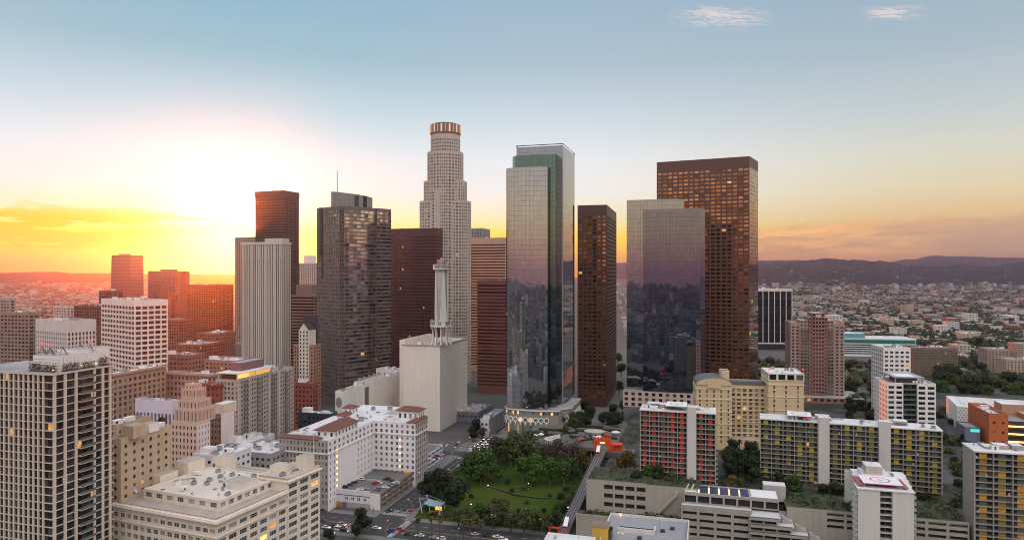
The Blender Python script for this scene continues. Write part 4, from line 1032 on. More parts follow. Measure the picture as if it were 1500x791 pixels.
def terminal_block():
    """pale L-shaped block with tile-roofed pavilions above the car park"""
    P = lambda p, q: PQ(p, q)
    org = PQ(-64, 0); pw = wall('lilac_stucco', (.76, .72, .74), .08, .75, .12); st = wall('grey_carved_stone', (.38, .34, .31), .15, .8, .15)
    root = thing('terminal_building', 'pale lilac L-shaped block with brown tiled pavilion roofs above the car park', 'building', (org.x, org.y, 0), -radians(A0))
    poly = [(0, 0), (33, 0), (33, 57), (63, 57), (63, 77), (30, 77), (30, 104), (0, 104)]
    gm = glass('terminal_glass', (.05, .055, .065), (.36, .35, .38), .5, .008); zb_, zt = 33.5, 41.5
    b = MB(); wins = []; fl = 3.5
    def seg(p, q, mat, cols=None, nx=1, nz=9, ww=.5):
        facade(b, wins, p, q, 0, 3, mat, 0, 0); facade(b, wins, p, q, 3, zb_-.5, mat, nx, 8, ww, .52, .25, .3, 0, None, None, cols)
        facade(b, wins, p, q, zb_-.5, zb_, mat, 0, 0)
    seg(poly[0], poly[1], st, nx=14, ww=.5)
    seg(poly[1], poly[2], pw, cols=[(2.2, 3.4), (6.4, 7.6), (35.5, 36.7), (40, 41.2), (44.5, 45.7), (49, 50.2), (53, 54.2)])
    seg(poly[2], poly[3], pw, nx=8, ww=.42)
    seg(poly[3], poly[4], st, nx=6, ww=.5)
    for i in (4, 5, 6, 7): facade(b, wins, poly[i], poly[(i+1) % 8], 0, zt, pw, 0, 0)
    for i, (nx, mat) in enumerate(((14, st), (11, pw), (8, pw), (6, st))):
        facade(b, wins, poly[i], poly[i+1], zb_, zt-1, mat, nx, 2, .45, .58, .2, .3); facade(b, wins, poly[i], poly[i+1], zt-1, zt, mat, 0, 0)
    slab_roof(root, poly, zt, .9, pw, ROOFW, b); b.build('wall', root)
    put_windows(root, wins, gm, WFRAME, 'hung', 100, amin=3)
    lit = plain('stair_light', (1, .75, .35), .5, emit=2.2, ecol=(1, .60, .20))
    for i in range(9):
        m = MB(); m.box(33.003, 33.1, 9.6, 10.5, 4+i*fl+.6, 4+i*fl+1.9, lit); m.build('stair_window', root)
    for i in range(5):
        m = MB(); m.box(51.6, 52.3, 56.9, 56.997, 12+i*4.3, 13.2+i*4.3, lit); m.build('stair_window', root)
    m = MB(); m.prism(offset(poly, .6), zb_-.35, zb_+.25, pw, cap=False, bottom=False)
    o, i_ = offset(poly, .6), offset(poly, .004)
    for i in range(8): j = (i+1) % 8; m.face([(*o[i], zb_+.25), (*o[j], zb_+.25), (*i_[j], zb_+.25), (*i_[i], zb_+.25)], pw)
    m.build('belt', root)
    def hip(x0, x1, y0, y1, z0, h, axis):
        m = MB(); e = 1.0; x0 -= e; x1 += e; y0 -= e; y1 += e
        m.box(x0, x1, y0, y1, z0-.3, z0, TERRA, bottom=True)
        if axis == 'x': r0, r1 = (x0+(y1-y0)*.3, (y0+y1)/2), (x1-(y1-y0)*.3, (y0+y1)/2)
        else: r0, r1 = ((x0+x1)/2, y0+(x1-x0)*.3), ((x0+x1)/2, y1-(x1-x0)*.3)
        A, B, C, E = (x0, y0, z0), (x1, y0, z0), (x1, y1, z0), (x0, y1, z0); r0 = (*r0, z0+h); r1 = (*r1, z0+h)
        if axis == 'x': fs = [[A, B, r1, r0], [B, C, r1], [C, E, r0, r1], [E, A, r0]]
        else: fs = [[A, B, r0], [B, C, r1, r0], [C, E, r1], [E, A, r0, r1]]
        for f in fs: m.face(f, TERRA)
        m.build('tile_roof', root)
    def pav(x0, x1, y0, y1, h, rh, axis, mat=None):
        m = MB(); pw_ = []; P4 = [(x0, y0), (x1, y0), (x1, y1), (x0, y1)]
        for i in range(4):
            L = hypot(P4[i][0]-P4[(i+1) % 4][0], P4[i][1]-P4[(i+1) % 4][1])
            facade(m, pw_, P4[i], P4[(i+1) % 4], zt-.9, zt+h, mat or pw, max(1, round(L/4)) if i < 2 else 0, 1, .4, .5, .25, .25)
        m.build('pavilion', root); hip(x0, x1, y0, y1, zt+h+.31, rh, axis); put_windows(root, pw_, gm, WFRAME, 'pane', 10)
    hip(.5, 26, .2, 4.0, zt+.1, 1.5, 'x')
    pav(20, 32.6, 8, 36, 3.6, 3.4, 'y'); pav(2, 9, 72, 80, 3.5, 2, 'x'); pav(46, 61, 66, 76.5, 5.5, 2.2, 'x'); hip(57.5, 62.6, 57.4, 76.6, zt+.2, 1.6, 'y'); pav(12, 18, 46, 54, 4, 2, 'y')
    rooftop(root, [(2, 40), (30, 40), (30, 102), (2, 102)], zt-.9, 9, random.Random(2), 1, [(2, 9, 72, 80), (12, 18, 46, 54)]); rooftop(root, [(33, 58), (46, 58), (46, 75), (33, 75)], zt-.9, 3, random.Random(3))
    # roof garden with string of coloured chairs: rendered as planting and parasols on the front roof
    for i, (x, y, c) in enumerate(((5, 12, (.5, .08, .05)), (8, 15, (.05, .12, .4)), (11, 11, (.6, .4, .05)), (14, 16, (.5, .1, .25)), (6.5, 20, (.1, .2, .5)), (16, 12, (.7, .65, .6)))):
        m = MB(); m.bar((x, y, zt-.9), (x, y, zt+1.3), .06, WMETAL); m.cyl(x, y, zt+1.2, zt+1.9, 1.5, 10, plain('parasol%d' % i, c, .8), .1)
        p = m.build('roof_parasol'); p.location = root.location; p.rotation_euler = root.rotation_euler
        tag(p, ['red', 'blue', 'yellow', 'pink', 'pale blue', 'white'][i]+' parasol on the roof terrace of the tiled L-shaped block', 'parasol', 'parasols on the roof terrace')
terminal_block()
def carpark(name, label, p0, p1, q0, q1, h, mat, dmat, sides, floors=3, front_white=None, roofm=None, zb=0):
    org = PQ(p0, q0); root = thing(name, label, 'car park', (org.x, org.y, zb), -radians(A0)); w, d = p1-p0, q1-q0
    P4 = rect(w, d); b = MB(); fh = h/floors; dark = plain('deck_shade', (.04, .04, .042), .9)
    for i in range(4):
        p, q = P4[i], P4[(i+1) % 4]; L = hypot(p[0]-q[0], p[1]-q[1]); wn = []
        if i in sides: facade(b, wn, p, q, 0, h-.2, mat, max(1, round(L/7)), floors, .9, .60, .32, .5)
        else: facade(b, wn, p, q, 0, h-.2, dmat, 0, 0)
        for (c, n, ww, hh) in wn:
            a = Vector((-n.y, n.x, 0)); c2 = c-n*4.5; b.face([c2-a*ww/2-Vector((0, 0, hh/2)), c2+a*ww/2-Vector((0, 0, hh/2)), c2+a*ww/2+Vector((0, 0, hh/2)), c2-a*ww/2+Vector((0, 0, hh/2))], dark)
            b.face([c-a*ww/2-Vector((0, 0, hh/2)), c+a*ww/2-Vector((0, 0, hh/2)), c2+a*ww/2-Vector((0, 0, hh/2)), c2-a*ww/2-Vector((0, 0, hh/2))], CONC)
            b.face([c2-a*ww/2+Vector((0, 0, hh/2)), c2+a*ww/2+Vector((0, 0, hh/2)), c+a*ww/2+Vector((0, 0, hh/2)), c-a*ww/2+Vector((0, 0, hh/2))], CONC)
    inn = offset(P4, -.3)
    for i in range(4):
        j = (i+1) % 4; b.face([(*P4[i], h-.2), (*P4[j], h-.2), (*P4[j], h+.8), (*P4[i], h+.8)], dmat if i not in sides else mat); b.face([(*P4[i], h+.8), (*P4[j], h+.8), (*inn[j], h+.8), (*inn[i], h+.8)], mat); b.face([(*inn[i], h+.8), (*inn[j], h+.8), (*inn[j], h-.2), (*inn[i], h-.2)], mat)
    b.build('wall', root)
    r = MB(); r.face([(*p, h-.2) for p in inn], roofm or wall('deck_asphalt', (.13, .13, .135), .25, .85, 0, .2)); r.build('roof_deck', root)
    return root
cp = carpark('parking_garage', 'three level car park with a white front wall and parked cars on its roof deck', -34, -2.5, 10, 55.5, 9.0, wall('drab_brown', (.20, .16, .13)), WHITE, (1,))
b = MB(); b.box(0, 25, -.6, -.004, 3.2, 10.6, LAVW); b.box(0, 25, -.66, -.601, 7.2, 7.6, DMETAL); b.box(0, 25, -.5, -.003, 0, 3.19, wall('dado', (.36, .34, .33)))
for x in (9, 13, 17, 21): b.box(x, x+.6, -.66, -.605, 4.8, 6.4, DMETAL); b.box(x+1, x+1.6, -.66, -.605, 4.8, 6.4, DMETAL)
b.build('front_wall', cp)
b = MB(); b.box(2.5, 7.0, -.7, -.505, .3, 2.9, plain('mural_orange', (.5, .22, .03), .8)); b.box(7.4, 9.6, -.7, -.505, .3, 2.9, plain('mural_violet', (.12, .08, .5), .8)); b.build('mural', cp)
b = MB(); b.box(27, 31, 42, 45, 8.8, 10.2, plain('barrier_orange', (.55, .25, .04), .7)); b.build('ramp_wall', cp)
b = MB(); b.box(10, 20, 24, 24.4, 8.8, 9.9, CONC); b.build('ramp_wall', cp)
cp2 = carpark('parking_garage', 'low pale blue car park with rows of slots along the rising street', -30, -9.3, 82, 126, 9.6, wall('pale_blue', (.50, .56, .66)), LAVW, (0, 1), 3, roofm=wall('deck_brown', (.20, .14, .12)))

# other blocks, left half
bt = wall('buff_brick', (.36, .26, .185)); pk = wall('rose_plaster', (.56, .40, .345)); sand = wall('sand_plaster', (.47, .36, .25))
rt('loft_building', 'long brown brick block with cornice left of the pink stepped tower', 140, 445, 552, xl=120, xr=243, wallm=bt, gm=GL, bay=4.2, fl=4.0, ww=.5, wh=.6, base=6, top=4, units=12, roofm=ROOFW, style='sash2', cornice=((-1.6, -.6, 1.0), (-9, -8.4, .4)), cat='building', seed=50)
rt('loft_building', 'pinkish brown block with deep cornice behind the lavender block', 311, 500, 548, xl=243, xr=322, wallm=wall('dusky_pink', (.40, .245, .195)), gm=GL, bay=3.4, fl=3.9, ww=.55, wh=.55, units=14, roofm=ROOFW, style='sash2', cornice=((-1.6, -.6, .9),), seed=51)
rt('loft_building', 'rust red brick block with dark roof behind the pink stepped tower', 322, 450, 562, xl=283, xr=330, wallm=RUST, gm=GL, bay=3.4, fl=3.8, ww=.5, wh=.55, units=3, style='sash2', cornice=((-1.4, -.4, 1.0),), seed=52)
rt('office_block', 'low lavender block with a row of tall dark slots', 252, 420, 587, xl=198, xr=262, wallm=wall('lavender', (.58, .55, .66)), gm=GLD, bay=2.6, fl=40, ww=.55, wh=.36, sill=.56, dep=.9, base=0, top=3.5, units=8, roofm=ROOFW, seed=53, nind=12)
rt('loft_building', 'sand coloured apartment block with plain punched windows below the lavender block', 177, 300, 642, xl=160, xr=250, wallm=sand, gm=GLD, bay=4.6, fl=3.6, ww=.32, wh=.42, dep=.3, units=5, roofm=wall('sand_roof', (.40, .31, .23)), seed=54, pent=((3, 9, 4, 11, 4.5, sand), (2, 7, 15, 21, 3, WHITE)))
rt('loft_building', 'lower sand block tucked beside the garden roofed tower', 170, 330, 622, xl=150, xr=222, wallm=wall('sand2', (.44, .34, .23)), gm=GLD, bay=4.6, fl=3.6, ww=.3, wh=.42, units=4, roofm=ROOFT, seed=55)
rt('loft_building', 'narrow brown block with blank white side wall behind the pink stepped tower', 324, 420, 606, xl=303, xr=343, wallm=wall('brown_plaster', (.30, .20, .15)), gm=GLD, bay=2.6, fl=3.6, ww=.45, wh=.5, units=3, roofm=ROOFW, seed=56, edges={1: dict(nx=0, mat=wall('pinkish_white', (.66, .57, .56)))}, pent=((2, 9, 4, 16, 5, CREAM),))
def deco():
    D = 395; org, w, dp = fit(289, D, A0, 'R', xl=250, xr=308); H = gz(618, D); m = wall('deco_pink', (.58, .42, .355), .08, .75, .12)
    root = tower('deco_tower', 'pink art deco tower stepping up to a ribbed crown', 'building', org, A0, rect(w, dp), 0, H, m, GLD, bay=2.5, fl=3.6, ww=.42, wh=.55, dep=.35, units=4, seed=57, edges={1: dict(nx=4, ww=.25, mat=wall('pinkish_white', (.66, .57, .56)))})
    for (x0, x1, y0, y1, yy, nn) in ((w*.12, w*.97, 1.0, 15, 600, 6), (w*.20, w*.90, 2.0, 13, 588, 5), (w*.29, w*.80, 3.2, 11, 572, 4), (w*.38, w*.70, 4.4, 9.5, 565, 3)):
        b = MB(); wn = []; P4 = [(x0, y0), (x1, y0), (x1, y1), (x0, y1)]; zt = gz(yy, D)
        for i in range(4): facade(b, wn, P4[i], P4[(i+1) % 4], H-1, zt, m, nn if i < 2 else 0, max(1, round((zt-H)/5)), .3, .7, .1, .5)
        b.face([(*p, zt) for p in P4], m)
        for i in range(nn+1):
            x = x0+(x1-x0)*i/nn; b.box(x-.25, x+.25, y0-.4, y0-.003, H-1, zt+.8, m)
            y = y0+(y1-y0)*i/nn; b.box(x1+.003, x1+.4, y-.25, y+.25, H-1, zt+.8, m)
        b.build('setback', root); put_windows(root, wn, GLD, nind=8, amin=3)
deco()
def balcony_tower():
    D = 450; org, w, dp = fit(344, D, A0, 'R', xl=316, xr=430); H = gz(556, D); m = wall('ash_concrete', (.40, .335, .30), .1, .7, .12)
    root = tower('apartment_tower', 'long grey balcony apartment tower with a lit roof pavilion', 'tower', org, A0, rect(w, dp), 0, H, m, GL, bay=2.7, fl=3.1, ww=.55, wh=.62, sill=.15, dep=.5, base=4, top=1.2, units=8, seed=58, style='sash2')
    for f in range(3, int((H-4)/3.1)):
        for (a, c) in ((dp*.12, dp*.20), (dp*.34, dp*.42), (dp*.58, dp*.66), (dp*.82, dp*.90)):
            z = 4+f*3.1; b = MB(); b.box(w-.05, w+1.3, a, c, z-.1, z+.1, m, bottom=True); b.box(w+1.22, w+1.3, a, c, z+.1, z+1.1, RAIL); b.build('balcony', root)
    for i in range(6):
        y = dp*(i+.5)/6-2; b = MB(); b.box(w+.003, w+.5, y-.5, y+.5, 4, H-.5, wall('ash_light', (.52, .46, .42))); b.build('pilaster', root)
    x0, x1, y0, y1 = w*.0, w+.8, 2, dp*.62; b = MB(); b.box(x0, x1+1.5, y0-1.5, y1, H+3.4, H+4.0, wall('canopy_pale', (.66, .62, .58)), ROOFW, True); b.build('canopy', root)
    b = MB(); b.box(x0+1.5, x1-2.5, y0+2, y1-1, H-1, H+3.39, glass('pavilion_glass', (.08, .05, .03), (.5, .35, .12), .6, .3, le=.8)); b.build('pavilion', root)
    for (x, y) in ((x0+1, y0-.5), (x1, y0-.5), (x1, y1*.5), (x1, y1-1)):
        b = MB(); b.box(x-.2, x+.2, y-.2, y+.2, H-1, H+3.39, WMETAL); b.build('column', root)
    b = MB(); b.box(w*.25, w*.8, 10, dp*.52, H+4.0, H+9.5, wall('plum_panel', (.20, .10, .10), .1, .6), ROOFG); b.build('penthouse', root)
    b = MB(); b.box(x1-2.4, x1-2.3, y0+3, y0+14, H-.9, H+2.8, plain('warm_interior', (1, .6, .2), .5, emit=1.2, ecol=(1, .5, .12))); b.build('lit_window', root)
balcony_tower()
for i, (xc, D, y, xl, xr, lab, mm, zr) in enumerate((
    (330, 372, 668, 283, 368, 'low white roofed block just behind the cream corner block', LAVW, ROOFW),
    (398, 400, 664, 340, 440, 'low wide block with pale blue roof behind the cream corner block', GREY, ROOFW),
    (360, 425, 650, 325, 402, 'small pale block at the foot of the grey balcony tower', wall('pale_plaster', (.55, .5, .5)), ROOFW),
    (483, 530, 606, 436, 494, 'low black block with white roof hut beside the tiled L-shaped block', wall('near_black', (.05, .055, .06), .1, .4), ROOFW),
    (459, 610, 561, 431, 466, 'brick red block under the gabled brown block', RUST, ROOFG),
    (700, 640, 604, 664, 722, 'low slate grey block at the foot of the maroon tower', wall('slate', (.20, .20, .24)), ROOFG),
    (716, 585, 614, 703, 738, 'small lilac block beside the ringed base of the glass tower', LAVW, ROOFG),
    (276, 600, 520, 236, 300, 'low brown roofed block behind the lavender block', wall('umber3', (.24, .13, .10)), ROOFT),
    (345, 640, 528, 300, 372, 'low pinkish block behind the grey balcony tower', wall('rosy', (.36, .22, .18)), ROOFW))):
    rt('low_block', lab, xc, D, y, xl=xl, xr=xr, wallm=mm, gm=GLD, bay=4, fl=3.8, ww=.5, wh=.45, units=7, roofm=zr, seed=60+i, pent=((2, 8, 3, 9, 2.5, WHITE),), nind=40)
def switching():
    """windowless pale block with a lattice radio mast"""
    D = 606; org, w, dp = fit(644.5, D, A0, 'R', xl=590, xr=684); H = gz(506, D); m = wall('ivory_panel', (.76, .69, .62), .09, .7, .16, .05, (6.2, 4.2), .82)
    root = tower('exchange_building', 'tall windowless ivory block carrying a white lattice radio mast', 'building', org, A0, rect(w, dp), 0, H, m, GLD, units=5, base=H-3, seed=70, edges={0: dict(nx=0), 1: dict(nx=0)}, bay=99, fl=99, roofm=ROOFT)
    b = MB(); wn = []
    facade(b, wn, (w+.25, dp*.74), (w+.25, dp), 6, H-4, m, 1, 14, .9, .45, .3, .6); b.face([(w, dp*.74, 6), (w+.25, dp*.74, 6), (w+.25, dp*.74, H-4), (w, dp*.74, H-4)], m); b.face([(w, dp*.74, H-4), (w+.25, dp*.74, H-4), (w+.25, dp, H-4), (w, dp, H-4)], m); b.build('window_bay', root); put_windows(root, wn, GLD)
    wn = []; b = MB(); facade(b, wn, (w+.15, 4.5), (w+.15, 8.0), 8, H-6, m, 1, 16, .55, .5, .25, .4); b.build('window_bay', root); put_windows(root, wn, GLD)
    b = MB(); b.box(-5, -.003, 4, dp, 0, H+3.5, m, ROOFT); b.build('wing', root)
    b = MB(); b.box(-1.2, w+.6, -.6, -.003, H-.8, H+.3, wall('tan_coping', (.42, .34, .27))); b.box(w+.003, w+.6, -.003, dp, H-.8, H+.3, wall('tan_coping', (.42, .34, .27))); b.build('coping', root)
    # mast: waisted platform and tapering lattice shaft
    cx, cy = w-5.5, 17; z0 = H-1; z1 = gz(478, D+18); z2 = gz(395, D+18); wm = wall('mast_white', (.74, .70, .66), .05, .6, .1); s = D/F
    for k_ in range(10):
        a = 2*pi*k_/10; r0, r1, rm = 9.0, 9.6, 6.6; b = MB()
        for j in range(8):
            t0, t1 = j/8, (j+1)/8; f = lambda t: rm+(r0-rm)*(1-t)**2+(r1-rm)*t**3
            b.bar((cx+cos(a)*f(t0), cy+sin(a)*f(t0), z0+(z1-z0)*t0), (cx+cos(a)*f(t1), cy+sin(a)*f(t1), z0+(z1-z0)*t1), .75-.3*t0, wm, 6, .75-.3*t1)
        b.build('leg', root)
    b = MB(); b.cyl(cx, cy, z1, z1+1.6, 10.0, 20, wm); b.build('platform', root)
    for k_ in range(8):
        a = 2*pi*k_/8+.2; b = MB(); b.M = Matrix.Translation((cx+cos(a)*8.9, cy+sin(a)*8.9, z1+3.2)) @ Matrix.Rotation(a, 4, 'Z'); b.box(-1.0, 1.2, -1.3, 1.3, -1.6, 1.8, METAL, bottom=True); b.cyl(0, 0, 1.8, 2.6, .8, 8, WMETAL); b.build('horn_antenna', root)
    for k_ in range(4):
        a = pi/4+k_*pi/2-radians(4); b = MB(); f = lambda t: 6.8*(1-t)+8.4*t if t > .3 else 6.8
        A1, A2 = a-.30, a+.30
        for (t0, t1) in ((0, .33), (.33, .66), (.66, 1)):
            wd = lambda t: .62*(1-t)+.12*t
            P_ = lambda t, s_: (cx+cos(a+s_*wd(t))*(6.3-.7*t), cy+sin(a+s_*wd(t))*(6.3-.7*t), z1+1.6+(z2-z1-1.6)*t)
            Q_ = lambda t, s_: (cx+cos(a+s_*wd(t))*(5.2-.7*t), cy+sin(a+s_*wd(t))*(5.2-.7*t), z1+1.6+(z2-z1-1.6)*t)
            b.face([P_(t0, -1), P_(t0, 1), P_(t1, 1), P_(t1, -1)], wm); b.face([Q_(t0, 1), Q_(t0, -1), Q_(t1, -1), Q_(t1, 1)], wm)
            b.face([P_(t0, 1), Q_(t0, 1), Q_(t1, 1), P_(t1, 1)], wm); b.face([Q_(t0, -1), P_(t0, -1), P_(t1, -1), Q_(t1, -1)], wm)
        b.build('leg', root)
    b = MB(); b.cyl(cx, cy, z1, z2, 4.2, 10, wall('lattice_core', (.50, .48, .46)), 4.8)
    for j in range(24):
        t = (j+6)/30; z = z1+1.6+(z2-z1-1.6)*t; b.cyl(cx, cy, z, z+.35, 5.5-.5*t, 12, wm)
    b.build('lattice', root)
    b = MB(); b.cyl(cx, cy, z2, z2+1.0, 7.4, 16, wm); b.build('platform', root)
    for k_ in range(7):
        a = 2*pi*k_/7; b = MB(); b.M = Matrix.Translation((cx+cos(a)*6.1, cy+sin(a)*6.1, z2+2.6)) @ Matrix.Rotation(a, 4, 'Z'); b.box(-1.0, 1.0, -1.0, 1.0, -1.6, 1.6, METAL, bottom=True); b.cyl(0, 0, 1.6, 2.4, .7, 8, WMETAL); b.build('horn_antenna', root)
    b = MB(); b.cyl(cx, cy, z2+1, z2+6.5, 3.0, 12, METAL); b.box(cx-3.5, cx+3.5, cy-2, cy+2, z2+6.5, z2+9, METAL); b.cyl(cx, cy, z2+9, z2+10.6, .8, 8, plain('beacon_red', (.8, .03, .05))); b.build('mast_head', root)
switching()
def white_boxes():
    D = 555; org, w, dp = fit(502, D, A0, 'R', xl=491, xr=587); H = gz(573, D)
    root = tower('depot_building', 'blank white block with a circular poster on its end wall', 'building', org, A0, rect(w, dp), 0, H, wall('chalk', (.76, .71, .66)), GLD, units=9, base=H-2, bay=99, fl=99, seed=71, edges={0: dict(nx=0), 1: dict(nx=0)}, roofm=ROOFG)
    b = MB(); n = 24; cxx = w*.5
    b.box(.3, w-.3, -.2, -.004, 8, H-1, plain('poster_white', (.68, .66, .64), .6))
    b.face([(cxx+cos(2*pi*i/n)*w*.42, -.21, H-9+sin(2*pi*i/n)*w*.62) for i in range(n)], plain('poster_grey', (.25, .22, .22), .6)); b.face([(cxx+cos(2*pi*i/n)*w*.40, -.21, H-21+sin(2*pi*i/n)*w*.5) for i in range(n)], plain('poster_red', (.5, .06, .06), .6)); b.face([(cxx+cos(2*pi*i/n)*w*.25, -.22, H-21+sin(2*pi*i/n)*w*.3) for i in range(n)], plain('poster_white', (.68, .66, .64))); b.build('poster', root)
    b = MB(); b.box(w+.004, w+.4, dp*.34, dp*.40, 4, H-3, wall('recess_grey', (.16, .15, .15))); b.build('recess', root)
    b = MB(); b.box(2, w-2, dp*.25, dp*.7, H-1, H+3.5, wall('chalk', (.7, .66, .6)), ROOFG); b.build('penthouse', root)
    for k_ in range(5): b = MB(); b.cyl(w*.5, dp*(.32+.08*k_), H+3.5, H+5.2, 1.6, 12, METAL); b.build('cooling_fan', root)
    rt('depot_building', 'white block with rooftop aerials left of the windowless ivory block', 585, 690, 541, xl=551, xr=592, wallm=wall('chalk2', (.70, .65, .62)), gm=GLD, bay=6, fl=5, ww=.3, wh=.3, units=14, seed=72, roofm=ROOFG)
white_boxes()
# ------------------------------------------------------------------ near buildings, right half
def onq(px, q, z=0.0):
    """p along the street grid where column px meets the vertical plane q"""
    k = (px-PX)/F; A = K0+U0*q; return (k*A.y-A.x)/(V0.x-k*V0.y)
def slab_block(name, label, org, ang, w, dp, zb, zt, nb, cores, colours, fl=2.77, pp=.6, seed=1, roofsign=None, endwall=True, colpat=None):
    """balcony slab: concrete fins, floor slabs, railings and coloured infill panels"""
    root = thing(name, label, 'apartment block', (org[0], org[1], zb), -radians(ang)); root.matrix_basis = Matrix.LocRotScale(root.location, root.rotation_euler, None)
    H = zt-zb; nf = int(H/fl); z0 = H-nf*fl; rnd = random.Random(seed)
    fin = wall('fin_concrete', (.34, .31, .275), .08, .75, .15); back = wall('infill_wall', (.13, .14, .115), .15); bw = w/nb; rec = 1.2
    b = MB(); wins = []; cols = []
    free = [i for i in range(nb) if not any(abs((i+.5)*bw-c*w) < bw*.62 for c in cores)]
    cols = [c for i in range(nb) for c in ((i*bw+bw*.05, i*bw+bw*.27), (i*bw+bw*.69, i*bw+bw*.95))]
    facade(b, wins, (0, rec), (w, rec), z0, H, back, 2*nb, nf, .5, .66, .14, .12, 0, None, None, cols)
    for p, q in (((w, rec), (w, dp)), ((w, dp), (0, dp)), ((0, dp), (0, rec))): facade(b, wins, p, q, 0, H, fin, 0, 0)
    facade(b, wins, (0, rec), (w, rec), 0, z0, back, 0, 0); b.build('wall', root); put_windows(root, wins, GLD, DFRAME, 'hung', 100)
    s = MB()
    for i in range(nb+1):
        x = i*bw; t = .28 if i in (0, nb) else .16
        s = MB(); s.box(x-t, x+t, -.05, rec-.003, 0, H+.2, fin); s.build('fin', root)
    for f in range(nf+1):
        z = z0+f*fl; s = MB(); s.box(-.1, w+.1, -.12, rec-.004, z-.13, z+.13, fin, bottom=True); s.build('floor_slab', root)
        if f < nf:
            r = MB()
            for i in range(nb):
                x0, x1 = i*bw+.2, (i+1)*bw-.2
                r.box(x0, x1, -.04, .0, z+1.05, z+1.12, RAIL)
                for k_ in range(9): x = x0+(x1-x0)*k_/8; r.box(x-.022, x+.022, -.03, -.005, z+.14, z+1.05, RAIL)
            r.build('railing', root)
    pan = []
    for i in free:
        for f in range(nf):
            if rnd.random() < pp: pan.append((i, f, rnd.choice(colours)))
    pm = {}; extra = MB(); cnt = 0
    for i, f, c in pan:
        x0, x1 = i*bw+bw*.28, i*bw+bw*.68; z = z0+f*fl
        if cnt < 100:
            if c not in pm: q = MB(); q.box(0, x1-x0, -.08, 0, 0, fl-.5, c); pm[c] = q.mesh('coloured_panel')
            put('coloured_panel', pm[c], root, (x0, rec-.01, z+.2)); cnt += 1
        else: extra.box(x0, x1, rec-.09, rec-.01, z+.2, z+fl-.3, c)
    extra.build('panel_row', root, kind='stuff')
    for i in free:                                               # things people keep on their balconies
        for f in range(nf):
            if rnd.random() < .28:
                q = MB(); x = i*bw+rnd.uniform(.6, bw-.8); z = z0+f*fl+.13; c = plain('balcony_stuff%d' % rnd.randint(0, 4), [(.6, .58, .55), (.1, .2, .08), (.35, .3, .25), (.08, .08, .1), (.45, .2, .12)][rnd.randint(0, 4)], .8)
                q.box(x-.3, x+.3, .3, .9, z, z+rnd.uniform(.4, 1.3), c); q.build('balcony_clutter', root)
    for c in cores:
        q = MB(); x = c*w; q.box(x-bw*.46, x+bw*.46, -1.5, rec+3, 0, H+3.6, wall('core_concrete', (.58, .56, .54), .08, .75, .2, .05, (0, 2.77), .9), ROOFW); q.build('stair_tower', root)
    r = MB(); r.box(-.4, w+.4, -.5, dp+.3, H+.14, H+.75, wall('roof_fascia', (.70, .70, .71), .08), ROOFW); r.build('roof', root)
    for _ in range(7):
        x = rnd.uniform(3, w-9); q = MB(); q.box(x, x+rnd.uniform(4, 9), dp*.35, dp*.75, H+.75, H+.75+rnd.uniform(1, 2.6), fin, ROOFW); q.build('roof_hut', root)
    rooftop(root, rect(w, dp), H+.75, 14, rnd, .7)
    if roofsign:                                                # raised pale helicopter deck with a ring
        x0, x1 = roofsign[0]*w, roofsign[1]*w; z = H+3.3; q = MB(); q.box(x0, x1, .6, dp-.8, z-.4, z, roofsign[2], roofsign[3], True); q.build('landing_deck', root)
        for x in (x0+.6, x1-.6):
            for y in (1.2, dp-1.4): g = MB(); g.box(x-.15, x+.15, y-.15, y+.15, H+.75, z-.4, METAL); g.build('deck_post', root)
        helimark((x0+x1)/2, dp*.5, z+.006, min((x1-x0), dp-2)*.5, roofsign[4], root)
    if endwall:
        wn = []; g = MB(); facade(g, wn, (w+.02, rec+4), (w+.02, dp-.5), z0, H, fin, 2, nf, .6, .6, .2, 1.2); g.build('end_wall', root); put_windows(root, wn, GLD)
        for f in range(nf): g = MB(); g.box(w+.03, w+1.3, rec+2, rec+4, z0+f*fl-.1, z0+f*fl+.1, fin, bottom=True); g.build('balcony', root)
    return root
def helimark(x, y, z, r, col, root):
    q = MB(); n = 32
    for i in range(n):
        a, c = 2*pi*i/n, 2*pi*(i+1)/n
        q.face([(x+cos(a)*r*.56, y+sin(a)*r*.56, z), (x+cos(a)*r*.66, y+sin(a)*r*.66, z), (x+cos(c)*r*.66, y+sin(c)*r*.66, z), (x+cos(c)*r*.56, y+sin(c)*r*.56, z)], col)
    q.face([(x-r*.2, y-r*.08, z), (x+r*.2, y-r*.08, z), (x+r*.2, y+r*.08, z), (x-r*.2, y+r*.08, z)], col)
    q.build('landing_mark', root)
red1, red2, red3 = plain('panel_red', (.80, .035, .028), .6), plain('panel_dull_red', (.42, .04, .035), .7), plain('panel_dark', (.09, .05, .045), .7)
ye1, ye2, ye3 = plain('panel_yellow', (.62, .43, .02), .6), plain('panel_olive', (.27, .25, .03), .7), plain('panel_moss', (.09, .11, .05), .7)
or1, or2 = plain('panel_orange', (.75, .36, .015), .6), plain('panel_ochre', (.36, .22, .03), .7)
deckw = wall('deck_white', (.72, .71, .72), .1); deckr = wall('deck_red', (.38, .10, .10), .2); mark_r = plain('mark_red', (.5, .05, .10), .6); mark_g = plain('mark_grey', (.18, .18, .2), .6)
D1 = 374; o1, w1, d1 = fit(1048, D1, 16, 'R', xl=938, dp=15)
slab_block('apartment_slab', 'balcony apartment slab with bright red panels and one concrete stair tower', o1, 16, w1, 15, 22, gz(607, D1), 8, (.69,), (red1, red1, red2, red2, red3), pp=.78, seed=2, roofsign=(.34, .62, CONC, deckw, mark_g))
D2 = 402; o2, w2, d2 = fit(1114, D2, 20, 'L', xr=1380, dp=15)
